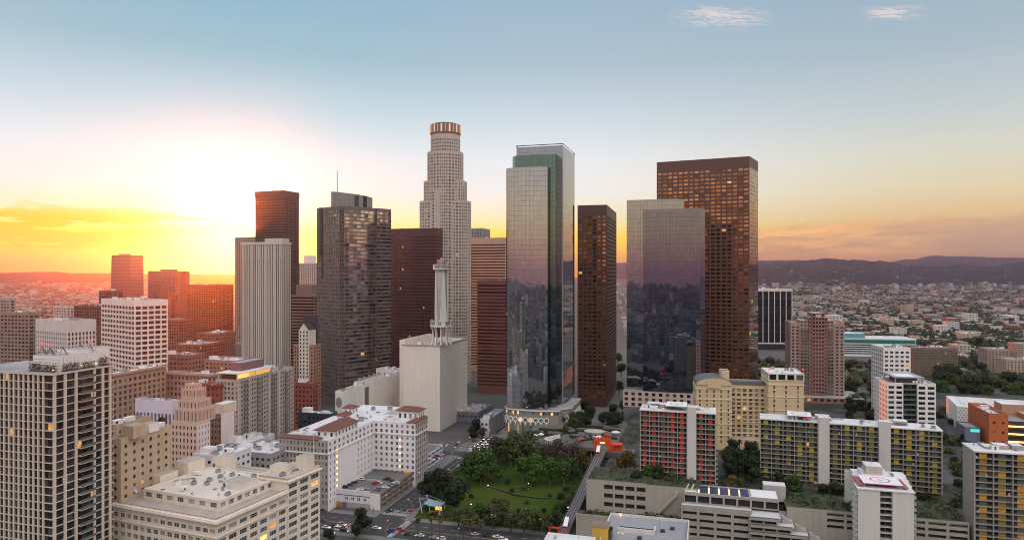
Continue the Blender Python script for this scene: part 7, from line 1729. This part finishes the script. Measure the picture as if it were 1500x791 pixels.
for (px, py, d, kind, col, lab, lit) in ((569, 749, 'out', 'sedan', 'black', 'waiting before the zebra crossing', True), (579.5, 751, 'out', 'sedan', 'silver', 'just past the zebra crossing', True), (538, 760, 'l', 'sedan', 'black', 'stopped by the white garage wall', False), (551.5, 774, 'r', 'sedan', 'white', 'turning in the middle of the crossing', True), (572, 778.5, 'l', 'suv', 'blue', 'with headlights on below the crossing', True), (584, 775.5, 'l', 'sedan', 'red', 'in the crossing lane', True), (596, 783, 'l', 'sedan', 'black', 'driving towards the crossing', True), (615.5, 785, 'l', 'sedan', 'white', 'driving towards the crossing', True), (504, 778, 'r', 'suv', 'black', 'in the queue by the cream corner block', True), (496.5, 776.5, 'r', 'van', 'white', 'in the queue by the cream corner block', True), (477.5, 773, 'r', 'sedan', 'white', 'beside the cream corner block', True), (483, 781, 'r', 'suv', 'grey', 'beside the cream corner block', True), (490, 769, 'r', 'sedan', 'brown', 'behind the queue at the crossing', True), (500.5, 769.5, 'r', 'suv', 'silver', 'with bright headlights at the crossing', True), (474, 748, 'r', 'sedan', 'black', 'parked at the foot of the tiled L-shaped block', False), (472, 762, 'l', 'sedan', 'grey', 'leaving past the cream corner block', True), (520, 775, 'r', 'sedan', 'grey', 'waiting at the crossing', True),
        (636, 788, 'l', 'sedan', 'silver', 'parked under the palms', False), (646, 790, 'l', 'suv', 'white', 'parked under the palms', False), (695, 783, 'l', 'sedan', 'silver', 'parked along the park kerb', False), (711, 785, 'l', 'suv', 'black', 'parked along the park kerb', False), (728, 787, 'l', 'sedan', 'white', 'parked along the park kerb', False), (737, 791, 'r', 'suv', 'white', 'driving below the park', True), (668, 793, 'r', 'sedan', 'black', 'driving below the park', True)):
    gcar(px, py, 0.02, d, kind, col, lab, gh, lit)
for (px, py, col, lab) in ((665, 698.5, 'silver', 'climbing the street beside the dark trees'), (648, 715, 'black', 'on the street beside the pale blue car park'), (628, 716, 'grey', 'parked by the park shelter'), (672, 683, 'white', 'near the second zebra crossing')): gcar(px, py, .02, 'out', 'sedan', col, lab, 'cars on the rising street')
gp = 'cars on the car park roof'
for (px, py, d, kind, col) in ((529, 702.5, 'l', 'suv', 'white'), (519.5, 707, 'l', 'sedan', 'black'), (512.5, 710.5, 'l', 'sedan', 'black'), (504.5, 714, 'l', 'suv', 'black'), (527, 717.5, 'l', 'sedan', 'white'), (535, 716, 'l', 'sedan', 'silver'), (549, 709, 'l', 'suv', 'red'), (554.5, 707.5, 'l', 'sedan', 'white'), (567, 702.5, 'l', 'suv', 'black'), (580.5, 708, 'l', 'suv', 'white'), (564.5, 714.5, 'l', 'sedan', 'white'), (569, 712, 'l', 'sedan', 'grey'), (553, 718, 'l', 'suv', 'grey'), (574, 704.5, 'l', 'sedan', 'black'), (583, 705, 'l', 'sedan', 'grey')):
    gcar(px, py, 8.82, d, kind, col, 'parked on the roof of the white walled car park', gp, False)
for (px, py, col) in ((632, 674, 'white'), (640, 668.5, 'black'), (646, 666, 'silver'), (652, 664.5, 'red'), (657, 666, 'blue'), (637, 671, 'red')): gcar(px, py, 9.42, 'r', 'sedan', col, 'parked on the roof of the pale blue car park', 'cars on the pale blue car park', False)
r_ = random.Random(21)
for lane in range(4):
    for j in range(7):
        if r_.random() < .85: car(r_.choice(('sedan', 'sedan', 'suv', 'van')), r_.choice(('white', 'black', 'silver', 'grey', 'white')), PQ(2.3+lane*4.1, 158+j*8.2+r_.uniform(-1, 1), .02), RZ_U, 'with lit headlights in the packed queue at the upper crossing', 'queue of cars at the upper crossing')
for (px, py, col, d) in ((619, 640, 'white', 'r'), (616, 646, 'white', 'r'), (646, 651, 'silver', 'in'), (655, 653, 'white', 'in'), (668, 652, 'black', 'in'), (673, 648, 'white', 'in'), (636, 657, 'grey', 'in')): gcar(px, py, .02, d, 'sedan', col, 'parked in the open lot below the windowless ivory block', 'cars in the open lot', False)
# ------------------------------------------------------------------ street furniture
LAMPON = plain('lamp_on', (1, .8, .5), .4, emit=7, ecol=(1, .72, .38)); POLE = plain('lamp_pole', (.30, .31, .30), .5, .3)
def lamp_proto():
    t = thing('street_lamp', 'curved arm street lamp', 'street lamp', (0, 0, 0)); b = MB(); b.cyl(0, 0, 0, .5, .2, 8, POLE); b.bar((0, 0, .5), (0, 0, 8), .11, POLE, 6, .07); b.build('pole', t)
    b = MB(); p = Vector((0, 0, 8))
    for i in range(6): q = Vector((2.2*sin(i/5*1.4), 0, 8+1.0*(1-cos(i/5*1.4)))); b.bar(p, q+Vector((.02, 0, .01)), .06, POLE, 5); p = q
    b.build('arm', t); b = MB(); b.box(1.7, 2.7, -.2, .2, 8.75, 8.95, POLE, None, True); h = b.build('lamp_head', t); b = MB(); b.box(1.8, 2.6, -.15, .15, 8.68, 8.745, LAMPON, None, True); b.build('lamp_glass', h)
    return t
lp = lamp_proto(); spots = [(18.5, 8, pi), (18.5, 40, pi), (18.5, 72, pi), (18.5, 104, pi), (-2, 12, 0), (-2, 60, 0), (-2, 95, 0), (-2, 127, 0), (40, .5, -pi/2), (70, .5, -pi/2), (97, .5, -pi/2), (-40, 2, -pi/2), (-70, 2, -pi/2), (130, .8, -pi/2), (160, .8, -pi/2), (18.5, 160, pi), (-2, 160, 0), (60, -28, pi/2), (20, -28, pi/2)]
for i, (p, q, a) in enumerate(spots):
    lab = 'grey street lamp with curved arm '+('on the park side of the rising street' if a == pi else 'on the car park side of the rising street' if a == 0 else 'along the lower street kerb')
    if i == 0: lp.location = PQ(p, q, .14); lp.rotation_euler = (0, 0, a-radians(A0)); lp['label'] = lab; lp['group'] = 'street lamps'
    else: dup(lp, PQ(p, q, .14), a-radians(A0), lab, 'street lamps')
def park_lamp():
    t = thing('park_lamp', 'slim park lamp with a glowing globe on the lawn', 'lamp', (0, 0, 0), 0, 'globe lamps in the park'); b = MB(); b.bar((0, 0, -.3), (0, 0, 4.2), .07, POLE, 6, .05); b.build('pole', t); b = MB(); b.cyl(0, 0, 4.2, 4.4, .12, 8, LAMPON, .24, False); b.cyl(0, 0, 4.4, 4.65, .24, 8, LAMPON, .08); b.build('globe', t); return t
pl = park_lamp()
for i, (px, py) in enumerate(((774, 712), (690, 743), (746, 771), (760, 664), (777, 662), (793, 672), (855, 708), (832, 748), (812, 768), (715, 715))):
    g = GP(px, py+6)
    if i == 0: pl.location = g
    else: dup(pl, g)
def signal():
    t = thing('traffic_light', 'traffic light on a grey pole showing red', 'traffic light', (0, 0, 0), 0, 'traffic lights at the crossings'); b = MB(); b.bar((0, 0, 0), (0, 0, 6), .1, POLE, 6, .08); b.bar((0, 0, 5.6), (0, -4.2, 6.1), .07, POLE, 5, .05); b.build('pole', t)
    for y, z in ((-4.2, 5.2), (0, 3.6)):
        b = MB(); b.box(-.22, .22, y-.2, y+.2, z-.1, z+1.05, DFRAME, None, True); h = b.build('signal_head', t); b = MB(); b.cyl(.0, y, z+.7, z+1.0, .01, 6, TLON); b.box(-.26, -.221, y-.14, y+.14, z+.68, z+.98, plain('signal_red', (.8, .05, .03), .4, emit=6, ecol=(1, .06, .03))); b.box(.221, .26, y-.14, y+.14, z+.68, z+.98, plain('signal_red', (.8, .05, .03))); b.build('red_lamp', h)
    return t
sg = signal(); k_ = 0
for (p, q, a) in ((-2.2, .8, 0), (19, 1.0, pi/2), (-2.5, -27, -pi/2), (20, -27, pi), (-1.5, 127, 0), (18.6, 127, pi/2), (-1.5, 149, 0), (18.6, 149, pi/2)):
    v = PQ(p, q, .14); rz = a-radians(A0)
    if k_ == 0: sg.location = v; sg.rotation_euler = (0, 0, rz)
    else: dup(sg, v, rz)
    k_ += 1
def shelter():
    v = GP(632, 750); t = thing('park_shelter', 'blue grey sail roofed shelter with white masts at the park corner', 'shelter', v, -radians(A0)); bl = wall('sail_blue', (.24, .33, .38), .06, .6); wm = plain('mast_paint', (.8, .8, .78), .5)
    b = MB(); n = 8
    for i in range(n):
        for j in range(4):
            f = lambda i, j: (-4+i*11/n, -3+j*2.2, 4.6+1.4*((i/n-.6)**2)*2+.5*((j/4-.5)**2)); b.face([f(i, j), f(i+1, j), f(i+1, j+1), f(i, j+1)], bl)
    b.build('sail_roof', t)
    for p, q in (((-4.4, -3.4, 0), (-6.2, -3, 9)), ((-4.2, 5.6, 0), (-5.6, 5.8, 8))): b = MB(); b.bar(p, q, .22, wm, 6, .1); b.bar(q, (2, -2.6, 4.7), .05, wm); b.bar(q, (6, 5.5, 5), .05, wm); b.build('mast', t)
    for x, y in ((0, -2.4), (6, -2.4), (6, 5), (0, 5)): b = MB(); b.bar((x, y, 0), (x, y, 4.6), .15, wm); b.build('post', t)
    b = MB(); b.box(-1, 6, -1, 4, 0, .5, CONC, wall('stage_wood', (.35, .2, .09))); b.build('stage', t); b = MB(); b.box(1, 5, 3.4, 3.6, .6, 2.6, plain('warm_interior', (1, .6, .2))); b.build('lit_wall', t)
shelter()
def person_mesh(seed):
    rnd = random.Random(seed); sw = rnd.uniform(.12, .28); V = [(0, 0, .92), (0, 0, 1.15), (0, 0, 1.38), (0, 0, 1.50), (0, -.02, 1.66), (.11, 0, .86), (.12, -sw, .47), (.12, -sw*.6, .06), (.12, -sw-.12, .03), (-.11, 0, .86), (-.12, sw*.5, .47), (-.12, sw*1.3, .06), (-.12, sw*1.1-.1, .03), (.20, 0, 1.40), (.25, .12*sw*4, 1.12), (.24, -.05, .88), (-.20, 0, 1.40), (-.25, -.1, 1.12), (-.24, -.16, .90)]
    E = [(0, 1), (1, 2), (2, 3), (3, 4), (0, 5), (5, 6), (6, 7), (7, 8), (0, 9), (9, 10), (10, 11), (11, 12), (2, 13), (13, 14), (14, 15), (2, 16), (16, 17), (17, 18)]
    Rr = [.15, .14, .16, .06, .105, .09, .065, .045, .04, .09, .065, .045, .04, .07, .05, .035, .07, .05, .035]
    me = bpy.data.meshes.new('person'); me.from_pydata(V, E, []); me.update(); o = bpy.data.objects.new('person', me); COL.objects.link(o); md = o.modifiers.new('skin', 'SKIN'); sk = me.skin_vertices[0].data
    for s, r in zip(sk, Rr): s.radius = (r, r)
    sk[0].use_root = True; o.modifiers.new('sub', 'SUBSURF').levels = 1
    dg = bpy.context.evaluated_depsgraph_get(); m2 = bpy.data.meshes.new_from_object(o.evaluated_get(dg)); bpy.data.objects.remove(o)
    cl = [plain('cloth%d' % i, c, .9) for i, c in enumerate(((.04, .05, .10), (.30, .05, .05), (.45, .43, .40), (.06, .06, .06)))]; skn = plain('skin', (.38, .22, .15), .6); hair = plain('hair', (.03, .02, .015), .8)
    for m in (cl[seed % 4], cl[(seed+3) % 4], skn, hair): m2.materials.append(m)
    for p in m2.polygons: z = p.center.z; p.material_index = 1 if z < .9 else 0 if z < 1.5 else 3 if (z > 1.68 or p.center.y > .02) else 2
    return m2
for i, (px, py, lab) in enumerate(((575, 764, 'person in dark clothes walking over the zebra crossing'), (572, 764.5, 'person in red top on the zebra crossing'), (589, 762, 'person in pale top waiting at the park corner'), (596, 757, 'person in black standing on the park side pavement'), (546, 752, 'person in dark blue walking past the white garage wall'), (603, 765, 'person in red walking along the lower pavement'))):
    put('person', person_mesh(i), None, G(px, py, .02 if i < 2 else .15), RNG.uniform(0, 6.28), lab, 'person', 'people at the crossing')

def right_streets():
    for pts, wd, z in (([(1388, 596), (1398, 625), (1412, 665), (1416, 700)], 13, 19.95), ([(1092, 534), (1160, 533), (1250, 530)], 16, .03), ([(1296, 640), (1392, 648)], 11, 19.94), ([(1335, 468), (1322, 492), (1300, 520)], 14, .03)):
        P = [G(x, y, z) for x, y in pts]; b = MB(); m = MB()
        for A, B in zip(P, P[1:]):
            s = (B-A).cross(Vector((0, 0, 1))).normalized()*wd/2; b.face([A-s, A+s, B+s, B-s], ASPH); n = max(1, int((B-A).length/8))
            for i in range(n): a, c = A+(B-A)*(i/n), A+(B-A)*((i+.45)/n); o = s*.02; up = Vector((0, 0, .01)); m.face([a-o+up, a+o+up, c+o+up, c-o+up], PAINT)
        b.build('road', kind='structure'); m.build('road_marking', kind='structure')
    r2 = random.Random(9)
    for i, (px, py) in enumerate(((1390, 604), (1394, 611), (1397, 619), (1402, 631), (1405, 641), (1409, 652), (1411, 662), (1413, 676))):
        v = G(px, py, 19.97); car(r2.choice(('sedan', 'suv')), r2.choice(('white', 'black', 'silver', 'red')), v, -.25 if i % 2 else pi-.25, 'on the street left of the museum', 'cars on the museum street')
    for i, (px, py) in enumerate(((1331, 474), (1328, 480), (1325, 487), (1320, 496), (1314, 502), (1308, 510))): car('suv' if i % 2 else 'sedan', r2.choice(('white', 'silver', 'red')), G(px, py, .05), pi-.4 if i % 2 else -.4, 'far away on the avenue behind the long white block', 'cars on the far avenue')
    for i, px in enumerate((1112, 1124, 1139, 1151)): car('van' if i % 2 else 'sedan', r2.choice(('white', 'silver', 'grey')), G(px, 532+i % 2*2, .05), pi/2, 'on the freeway below the black striped block', 'cars on the freeway')
    v = G(1404, 690, 14); t = thing('lit_terrace', 'small dark terrace roof with glowing orange lamps beside the orange panelled slab', 'terrace', v, -radians(16)); b = MB(); b.box(-7, 7, 0, 6, -6, 0, wall('terrace_dark', (.10, .10, .10)), wall('terrace_boards', (.12, .08, .06))); b.build('base', t)
    lm = plain('orange_globe', (1, .6, .2), .4, emit=5, ecol=(1, .50, .14))
    for i in range(6): b = MB(); x, y = -5.5+i*2.2, 1.5+(i % 3)*1.4; b.bar((x, y, 0), (x, y, 1.2), .06, DMETAL); b.cyl(x, y, 1.2, 1.5, .2, 8, lm, .42, False); b.cyl(x, y, 1.5, 1.8, .42, 8, lm, .1); b.build('lamp', t)
right_streets()
# ------------------------------------------------------------------ the city that spreads to the hills
import numpy as np
def sprawl():
    rnd = np.random.default_rng(5)
    wl = isl_ramp('city_wall', [(0, (0.275, 0.259, 0.237)), (.22, (0.341, 0.330, 0.319)), (.42, (0.198, 0.160, 0.127)), (.56, (0.149, 0.127, 0.116)), (.68, (0.253, 0.204, 0.154)), (.80, (0.110, 0.088, 0.077)), (.90, (0.187, 0.110, 0.083))])
    k = NT(wl.node_tree) if False else None
    rf = isl_ramp('city_roof', [(0, (0.312, 0.312, 0.318)), (.25, (0.180, 0.174, 0.174)), (.45, (0.102, 0.096, 0.096)), (.62, (0.240, 0.216, 0.192)), (.78, (0.144, 0.078, 0.054)), (.88, (0.396, 0.396, 0.396))])
    def boxes(name, X, Y, Wd, Dp, H, ang, mats, z0=0.0):
        n = len(X); c, s = np.cos(ang), np.sin(ang)
        cx = np.array([-1, 1, 1, -1])*.5; cy = np.array([-1, -1, 1, 1])*.5
        lx, ly = Wd[:, None]*cx, Dp[:, None]*cy; gx_ = X[:, None]+lx*c+ly*s; gy_ = Y[:, None]-lx*s+ly*c
        V = np.zeros((n, 8, 3)); V[:, :4, 0] = gx_; V[:, 4:, 0] = gx_; V[:, :4, 1] = gy_; V[:, 4:, 1] = gy_; V[:, :4, 2] = z0-.5; V[:, 4:, 2] = (H+z0)[:, None]
        Fq = np.array([[0, 1, 5, 4], [1, 2, 6, 5], [2, 3, 7, 6], [3, 0, 4, 7], [4, 5, 6, 7]])
        Fc = (np.arange(n)[:, None, None]*8+Fq[None]).reshape(-1, 4); me = bpy.data.meshes.new(name); me.vertices.add(n*8); me.vertices.foreach_set('co', V.ravel()); me.loops.add(n*20); me.loops.foreach_set('vertex_index', Fc.ravel().astype(np.int32))
        me.polygons.add(n*5); me.polygons.foreach_set('loop_start', np.arange(n*5, dtype=np.int32)*4); me.polygons.foreach_set('material_index', np.tile(np.array([0, 0, 0, 0, 1], np.int32), n))
        for m in mats: me.materials.append(m)
        me.update(calc_edges=True); me.validate(); return me
    # lots on a street grid seen between D0 and D1
    ang = radians(8); U = np.array([sin(ang), cos(ang)]); V_ = np.array([cos(ang), -sin(ang)])
    P, Q = np.meshgrid(np.arange(-9000, 9000, 34.0), np.arange(600, 7600, 37.0)); P = P.ravel(); Q = Q.ravel()
    st = (np.floor(P/34) % 5 == 0) | (np.floor(Q/37) % 3 == 0); P, Q = P[~st], Q[~st]; P = P+rnd.uniform(-3, 3, len(P)); Q = Q+rnd.uniform(-3, 3, len(Q))
    X = P*V_[0]+Q*U[0]; Y = P*V_[1]+Q*U[1]; px = PX+F*X/np.maximum(Y, 1)
    pl = -78+.9613*0; rel = np.stack([X-K0.x, Y-K0.y]); pp = rel[0]*V0.x+rel[1]*V0.y; qq = rel[0]*U0.x+rel[1]*U0.y
    onhill = (pp > 110) & (pp < 640) & (qq < 590)
    vis = (Y > 900) & (((px > 1100) & (px < 1640)) | ((px > -120) & (px < 290)) | ((px > 895) & (px < 925) & (Y > 1000))) & (~onhill)
    vis &= ~((px < 290) & (px > 150) & (Y < 1500)) & ~((px > 1100) & (px < 1350) & (Y < 1330)) & ~((px > 1430) & (Y < 1060))
    X, Y, px = X[vis], Y[vis], px[vis]; n = len(X)
    big = rnd.random(n); Wd = rnd.uniform(9, 24, n); Dp = rnd.uniform(10, 26, n); H = rnd.uniform(3.5, 9, n)
    m = big > .90; Wd[m] = rnd.uniform(22, 44, m.sum()); Dp[m] = rnd.uniform(20, 40, m.sum()); H[m] = rnd.uniform(7, 20, m.sum())
    m = (big > .985); H[m] = rnd.uniform(16, 42, m.sum()); Wd[m] *= .8
    m = (Y > 4800) & (Y < 6600) & (rnd.random(n) < .05) & (px > 1100); H[m] = rnd.uniform(14, 48, m.sum()); Wd[m] = rnd.uniform(20, 45, m.sum())
    keep = rnd.random(n) < np.where(Y > 4500, .72, .86); X, Y, Wd, Dp, H, px = (a[keep] for a in (X, Y, Wd, Dp, H, px))
    order = np.argsort(Y); order = order[(px[order] > -10) & (px[order] < 1510)]; near = []
    for i in order:
        if len(near) >= 290: break
        if px[i] < 1160 and px[i] > 150: continue
        near.append(i)
    nm = np.zeros(len(X), bool); nm[near] = True; far = ~nm
    me = boxes('city_blocks', X[far], Y[far], Wd[far], Dp[far], H[far], ang, (wl, rf)); put('city_blocks', me, kind='stuff')
    # the nearest ones: real little buildings
    vs = [('white', wall('house_white', (.62, .60, .58))), ('cream', wall('house_cream', (.50, .43, .34))), ('tan', wall('house_tan', (.38, .29, .21))), ('grey', wall('house_grey', (.28, .27, .27))), ('brick red', wall('house_brick', (.28, .13, .09)))]
    ro = [ROOFW, ROOFG, ROOFT, wall('dark_roof', (.10, .095, .09), .3)]; protos = {}; R2 = random.Random(4)
    def proto(ci, hi, ri):
        key = (ci, hi, ri)
        if key in protos: return protos[key]
        w, d, h = 18, 20, (5, 9, 16)[hi]; b = MB(); wn = []; P4 = rect(w, d, -w/2, -d/2); gl = MB()
        for i in range(4): facade(b, wn, P4[i], P4[(i+1) % 4], 0, h-.8, vs[ci][1], 4, (1, 2, 4)[hi], .55, .42, .3, .25); facade(b, wn, P4[i], P4[(i+1) % 4], h-.8, h, vs[ci][1], 0, 0)
        r = MB(); slab_ring(b, P4, h, vs[ci][1]); r.face([(*p, h-.7) for p in offset(P4, -.35)], ro[ri])
        for (c, n_, ww, hh) in wn: rz = atan2(n_.x, -n_.y); gl.M = Matrix.Translation(c) @ Matrix.Rotation(rz, 4, 'Z'); win_geo(gl, ww, hh, GL, FRAME, 'pane')
        u = MB(); u.box(-4, 0, -3, 1, h-.7, h+1.4, METAL); protos[key] = (b.mesh('wall'), r.mesh('roof'), gl.mesh('glazing'), u.mesh('rooftop_unit')); return protos[key]
    def slab_ring(b, P4, h, m):
        inn = offset(P4, -.35)
        for i in range(4): j = (i+1) % 4; b.face([(*P4[i], h), (*P4[j], h), (*inn[j], h), (*inn[i], h)], m); b.face([(*inn[i], h), (*inn[j], h), (*inn[j], h-.7), (*inn[i], h-.7)], m)
    rn = ['white roof', 'grey roof', 'tan roof', 'dark roof']; hn = ['single storey', 'two storey', 'four storey']
    for i in near:
        ci = R2.choice((0, 0, 0, 1, 1, 2, 3, 4)); hi = 0 if H[i] < 5.5 else 1 if H[i] < 11 else 2; ri = R2.choice((0, 0, 1, 2, 3)); a, r, g_, u = proto(ci, hi, ri); side = 'left' if px[i] < 400 else 'right'
        t = thing('low_rise_building', f'{hn[hi]} {vs[ci][0]} building with {rn[ri]} '+('beyond the window grid block' if side == 'left' else 'beyond the long white block'), 'building', (X[i], Y[i], 0), -ang+R2.choice((0, pi/2)), f'low {vs[ci][0]} buildings with {rn[ri]}')
        t.scale = (Wd[i]/18, Dp[i]/20, H[i]/(5, 9, 16)[hi]); put('wall', a, t); put('roof', r, t); put('glazing', g_, t, kind='stuff')
        if Y[i] < 1500: put('rooftop_unit', u, t)
    # what the mirror towers face: the city behind the viewer, coloured darker so its reflections read dark
    wl = isl_ramp('east_wall_darkened', [(0, (.12, .12, .13)), (.3, (.20, .19, .18)), (.45, (.07, .075, .09)), (.75, (.13, .11, .10)), (.92, (.33, .31, .29))]); rf = isl_ramp('east_roof_darkened', [(0, (.10, .10, .11)), (.4, (.05, .05, .06)), (.7, (.16, .16, .17)), (.9, (.3, .3, .3))])
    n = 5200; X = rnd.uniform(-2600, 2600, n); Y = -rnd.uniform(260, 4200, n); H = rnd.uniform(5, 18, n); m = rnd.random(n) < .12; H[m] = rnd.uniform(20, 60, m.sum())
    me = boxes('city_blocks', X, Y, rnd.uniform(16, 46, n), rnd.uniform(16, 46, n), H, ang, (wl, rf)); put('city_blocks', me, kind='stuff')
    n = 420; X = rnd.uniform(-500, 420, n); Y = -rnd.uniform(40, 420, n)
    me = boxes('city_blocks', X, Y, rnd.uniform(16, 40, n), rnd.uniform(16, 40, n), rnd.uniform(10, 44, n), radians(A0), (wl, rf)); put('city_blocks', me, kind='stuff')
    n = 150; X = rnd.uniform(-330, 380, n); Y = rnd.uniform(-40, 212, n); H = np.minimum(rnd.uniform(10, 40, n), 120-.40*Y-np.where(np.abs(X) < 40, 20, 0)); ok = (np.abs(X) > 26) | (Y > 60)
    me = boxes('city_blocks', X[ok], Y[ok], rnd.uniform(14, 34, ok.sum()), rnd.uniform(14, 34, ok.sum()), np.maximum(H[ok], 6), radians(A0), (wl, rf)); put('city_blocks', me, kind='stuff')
    # street trees of the plain, far ones as one mass
    n = 42000; D = 1000+6600*rnd.random(n)**1.15; pxs = np.where(rnd.random(n) < .72, rnd.uniform(1100, 1640, n), rnd.uniform(-120, 290, n)); X = (pxs-PX)/F*D
    bad = ((pxs > 1100) & (pxs < 1350) & (D < 1330)) | ((pxs < 290) & (pxs > 150) & (D < 1500)); X, D = X[~bad], D[~bad]; n = len(X); patchy = np.sin(X*.004+1)*np.sin(D*.0031)+np.sin(X*.011)*.5; keep = rnd.random(n) < np.clip(.55+.4*patchy, .15, 1); X, D = X[keep], D[keep]; n = len(X)
    Z0 = np.zeros(n); m_ = 1500; pxs = np.where(rnd.random(m_) < .6, rnd.uniform(1108, 1300, m_), rnd.uniform(1380, 1540, m_)); D2_ = rnd.uniform(690, 1060, m_); X2 = (pxs-PX)/F*D2_
    pp2 = (X2-K0.x)*V0.x+(D2_-K0.y)*V0.y; qq2 = (X2-K0.x)*U0.x+(D2_-K0.y)*U0.y; clump = np.sin(X2*.05)+np.sin(D2_*.043+1) > .1
    ok = clump & ~((pxs > 1150) & (pxs < 1262) & (D2_ < 720)) & ~((pxs > 1280) & (D2_ < 640)); X = np.concatenate([X, X2[ok]]); D = np.concatenate([D, D2_[ok]]); Z0 = np.concatenate([Z0, np.where((pp2 < 618) & (qq2 < 558), 19.8, 0)[ok]]); n = len(X)
    r = rnd.uniform(2.5, 6.5, n)*np.where(D > 4000, 1.35, 1); base = np.array([(0, 0, 1.0), (.9, .1, .55), (.2, .95, .5), (-.85, .3, .6), (-.3, -.9, .5), (.6, -.7, .55), (.5, .3, .15), (-.5, .35, .1), (-.1, -.6, .12)]); T = np.array([(0, 1, 2), (0, 2, 3), (0, 3, 4), (0, 4, 5), (0, 5, 1), (1, 6, 2), (2, 6, 7), (2, 7, 3), (3, 7, 8), (3, 8, 4), (4, 8, 5), (5, 8, 6), (5, 6, 1)])
    V = base[None]*r[:, None, None]*rnd.uniform(.65, 1.3, (n, 9, 3)); V[:, :, 2] *= 1.5; V[:, :, 0] += X[:, None]; V[:, :, 1] += D[:, None]; V[:, :, 2] += Z0[:, None]; Fc = (np.arange(n)[:, None, None]*9+T[None]).reshape(-1, 3); me = bpy.data.meshes.new('treeline'); me.vertices.add(n*9); me.vertices.foreach_set('co', V.ravel()); k = len(Fc); me.loops.add(k*3); me.loops.foreach_set('vertex_index', Fc.ravel().astype(np.int32)); me.polygons.add(k); me.polygons.foreach_set('loop_start', np.arange(k, dtype=np.int32)*3)
    me.materials.append(leafmat('far_leaf', (.030, .038, .016), .5)); me.update(calc_edges=True); put('treeline', me, kind='stuff')
    for i in range(24):                                       # nearer trees of the plain, one by one
        t_ = random.Random(i*7+1); d = t_.uniform(960, 1500); p_ = t_.uniform(1350, 1505) if i % 3 else t_.uniform(-5, 140); v = Vector((gx(p_, d), d, 0)); tree(t_.choice(('dark', 'dark', 'olive')), v, t_.uniform(5, 9), 'in the low city '+('on the right' if i % 3 else 'on the left')+' beyond the towers', 'trees of the low city')
sprawl()
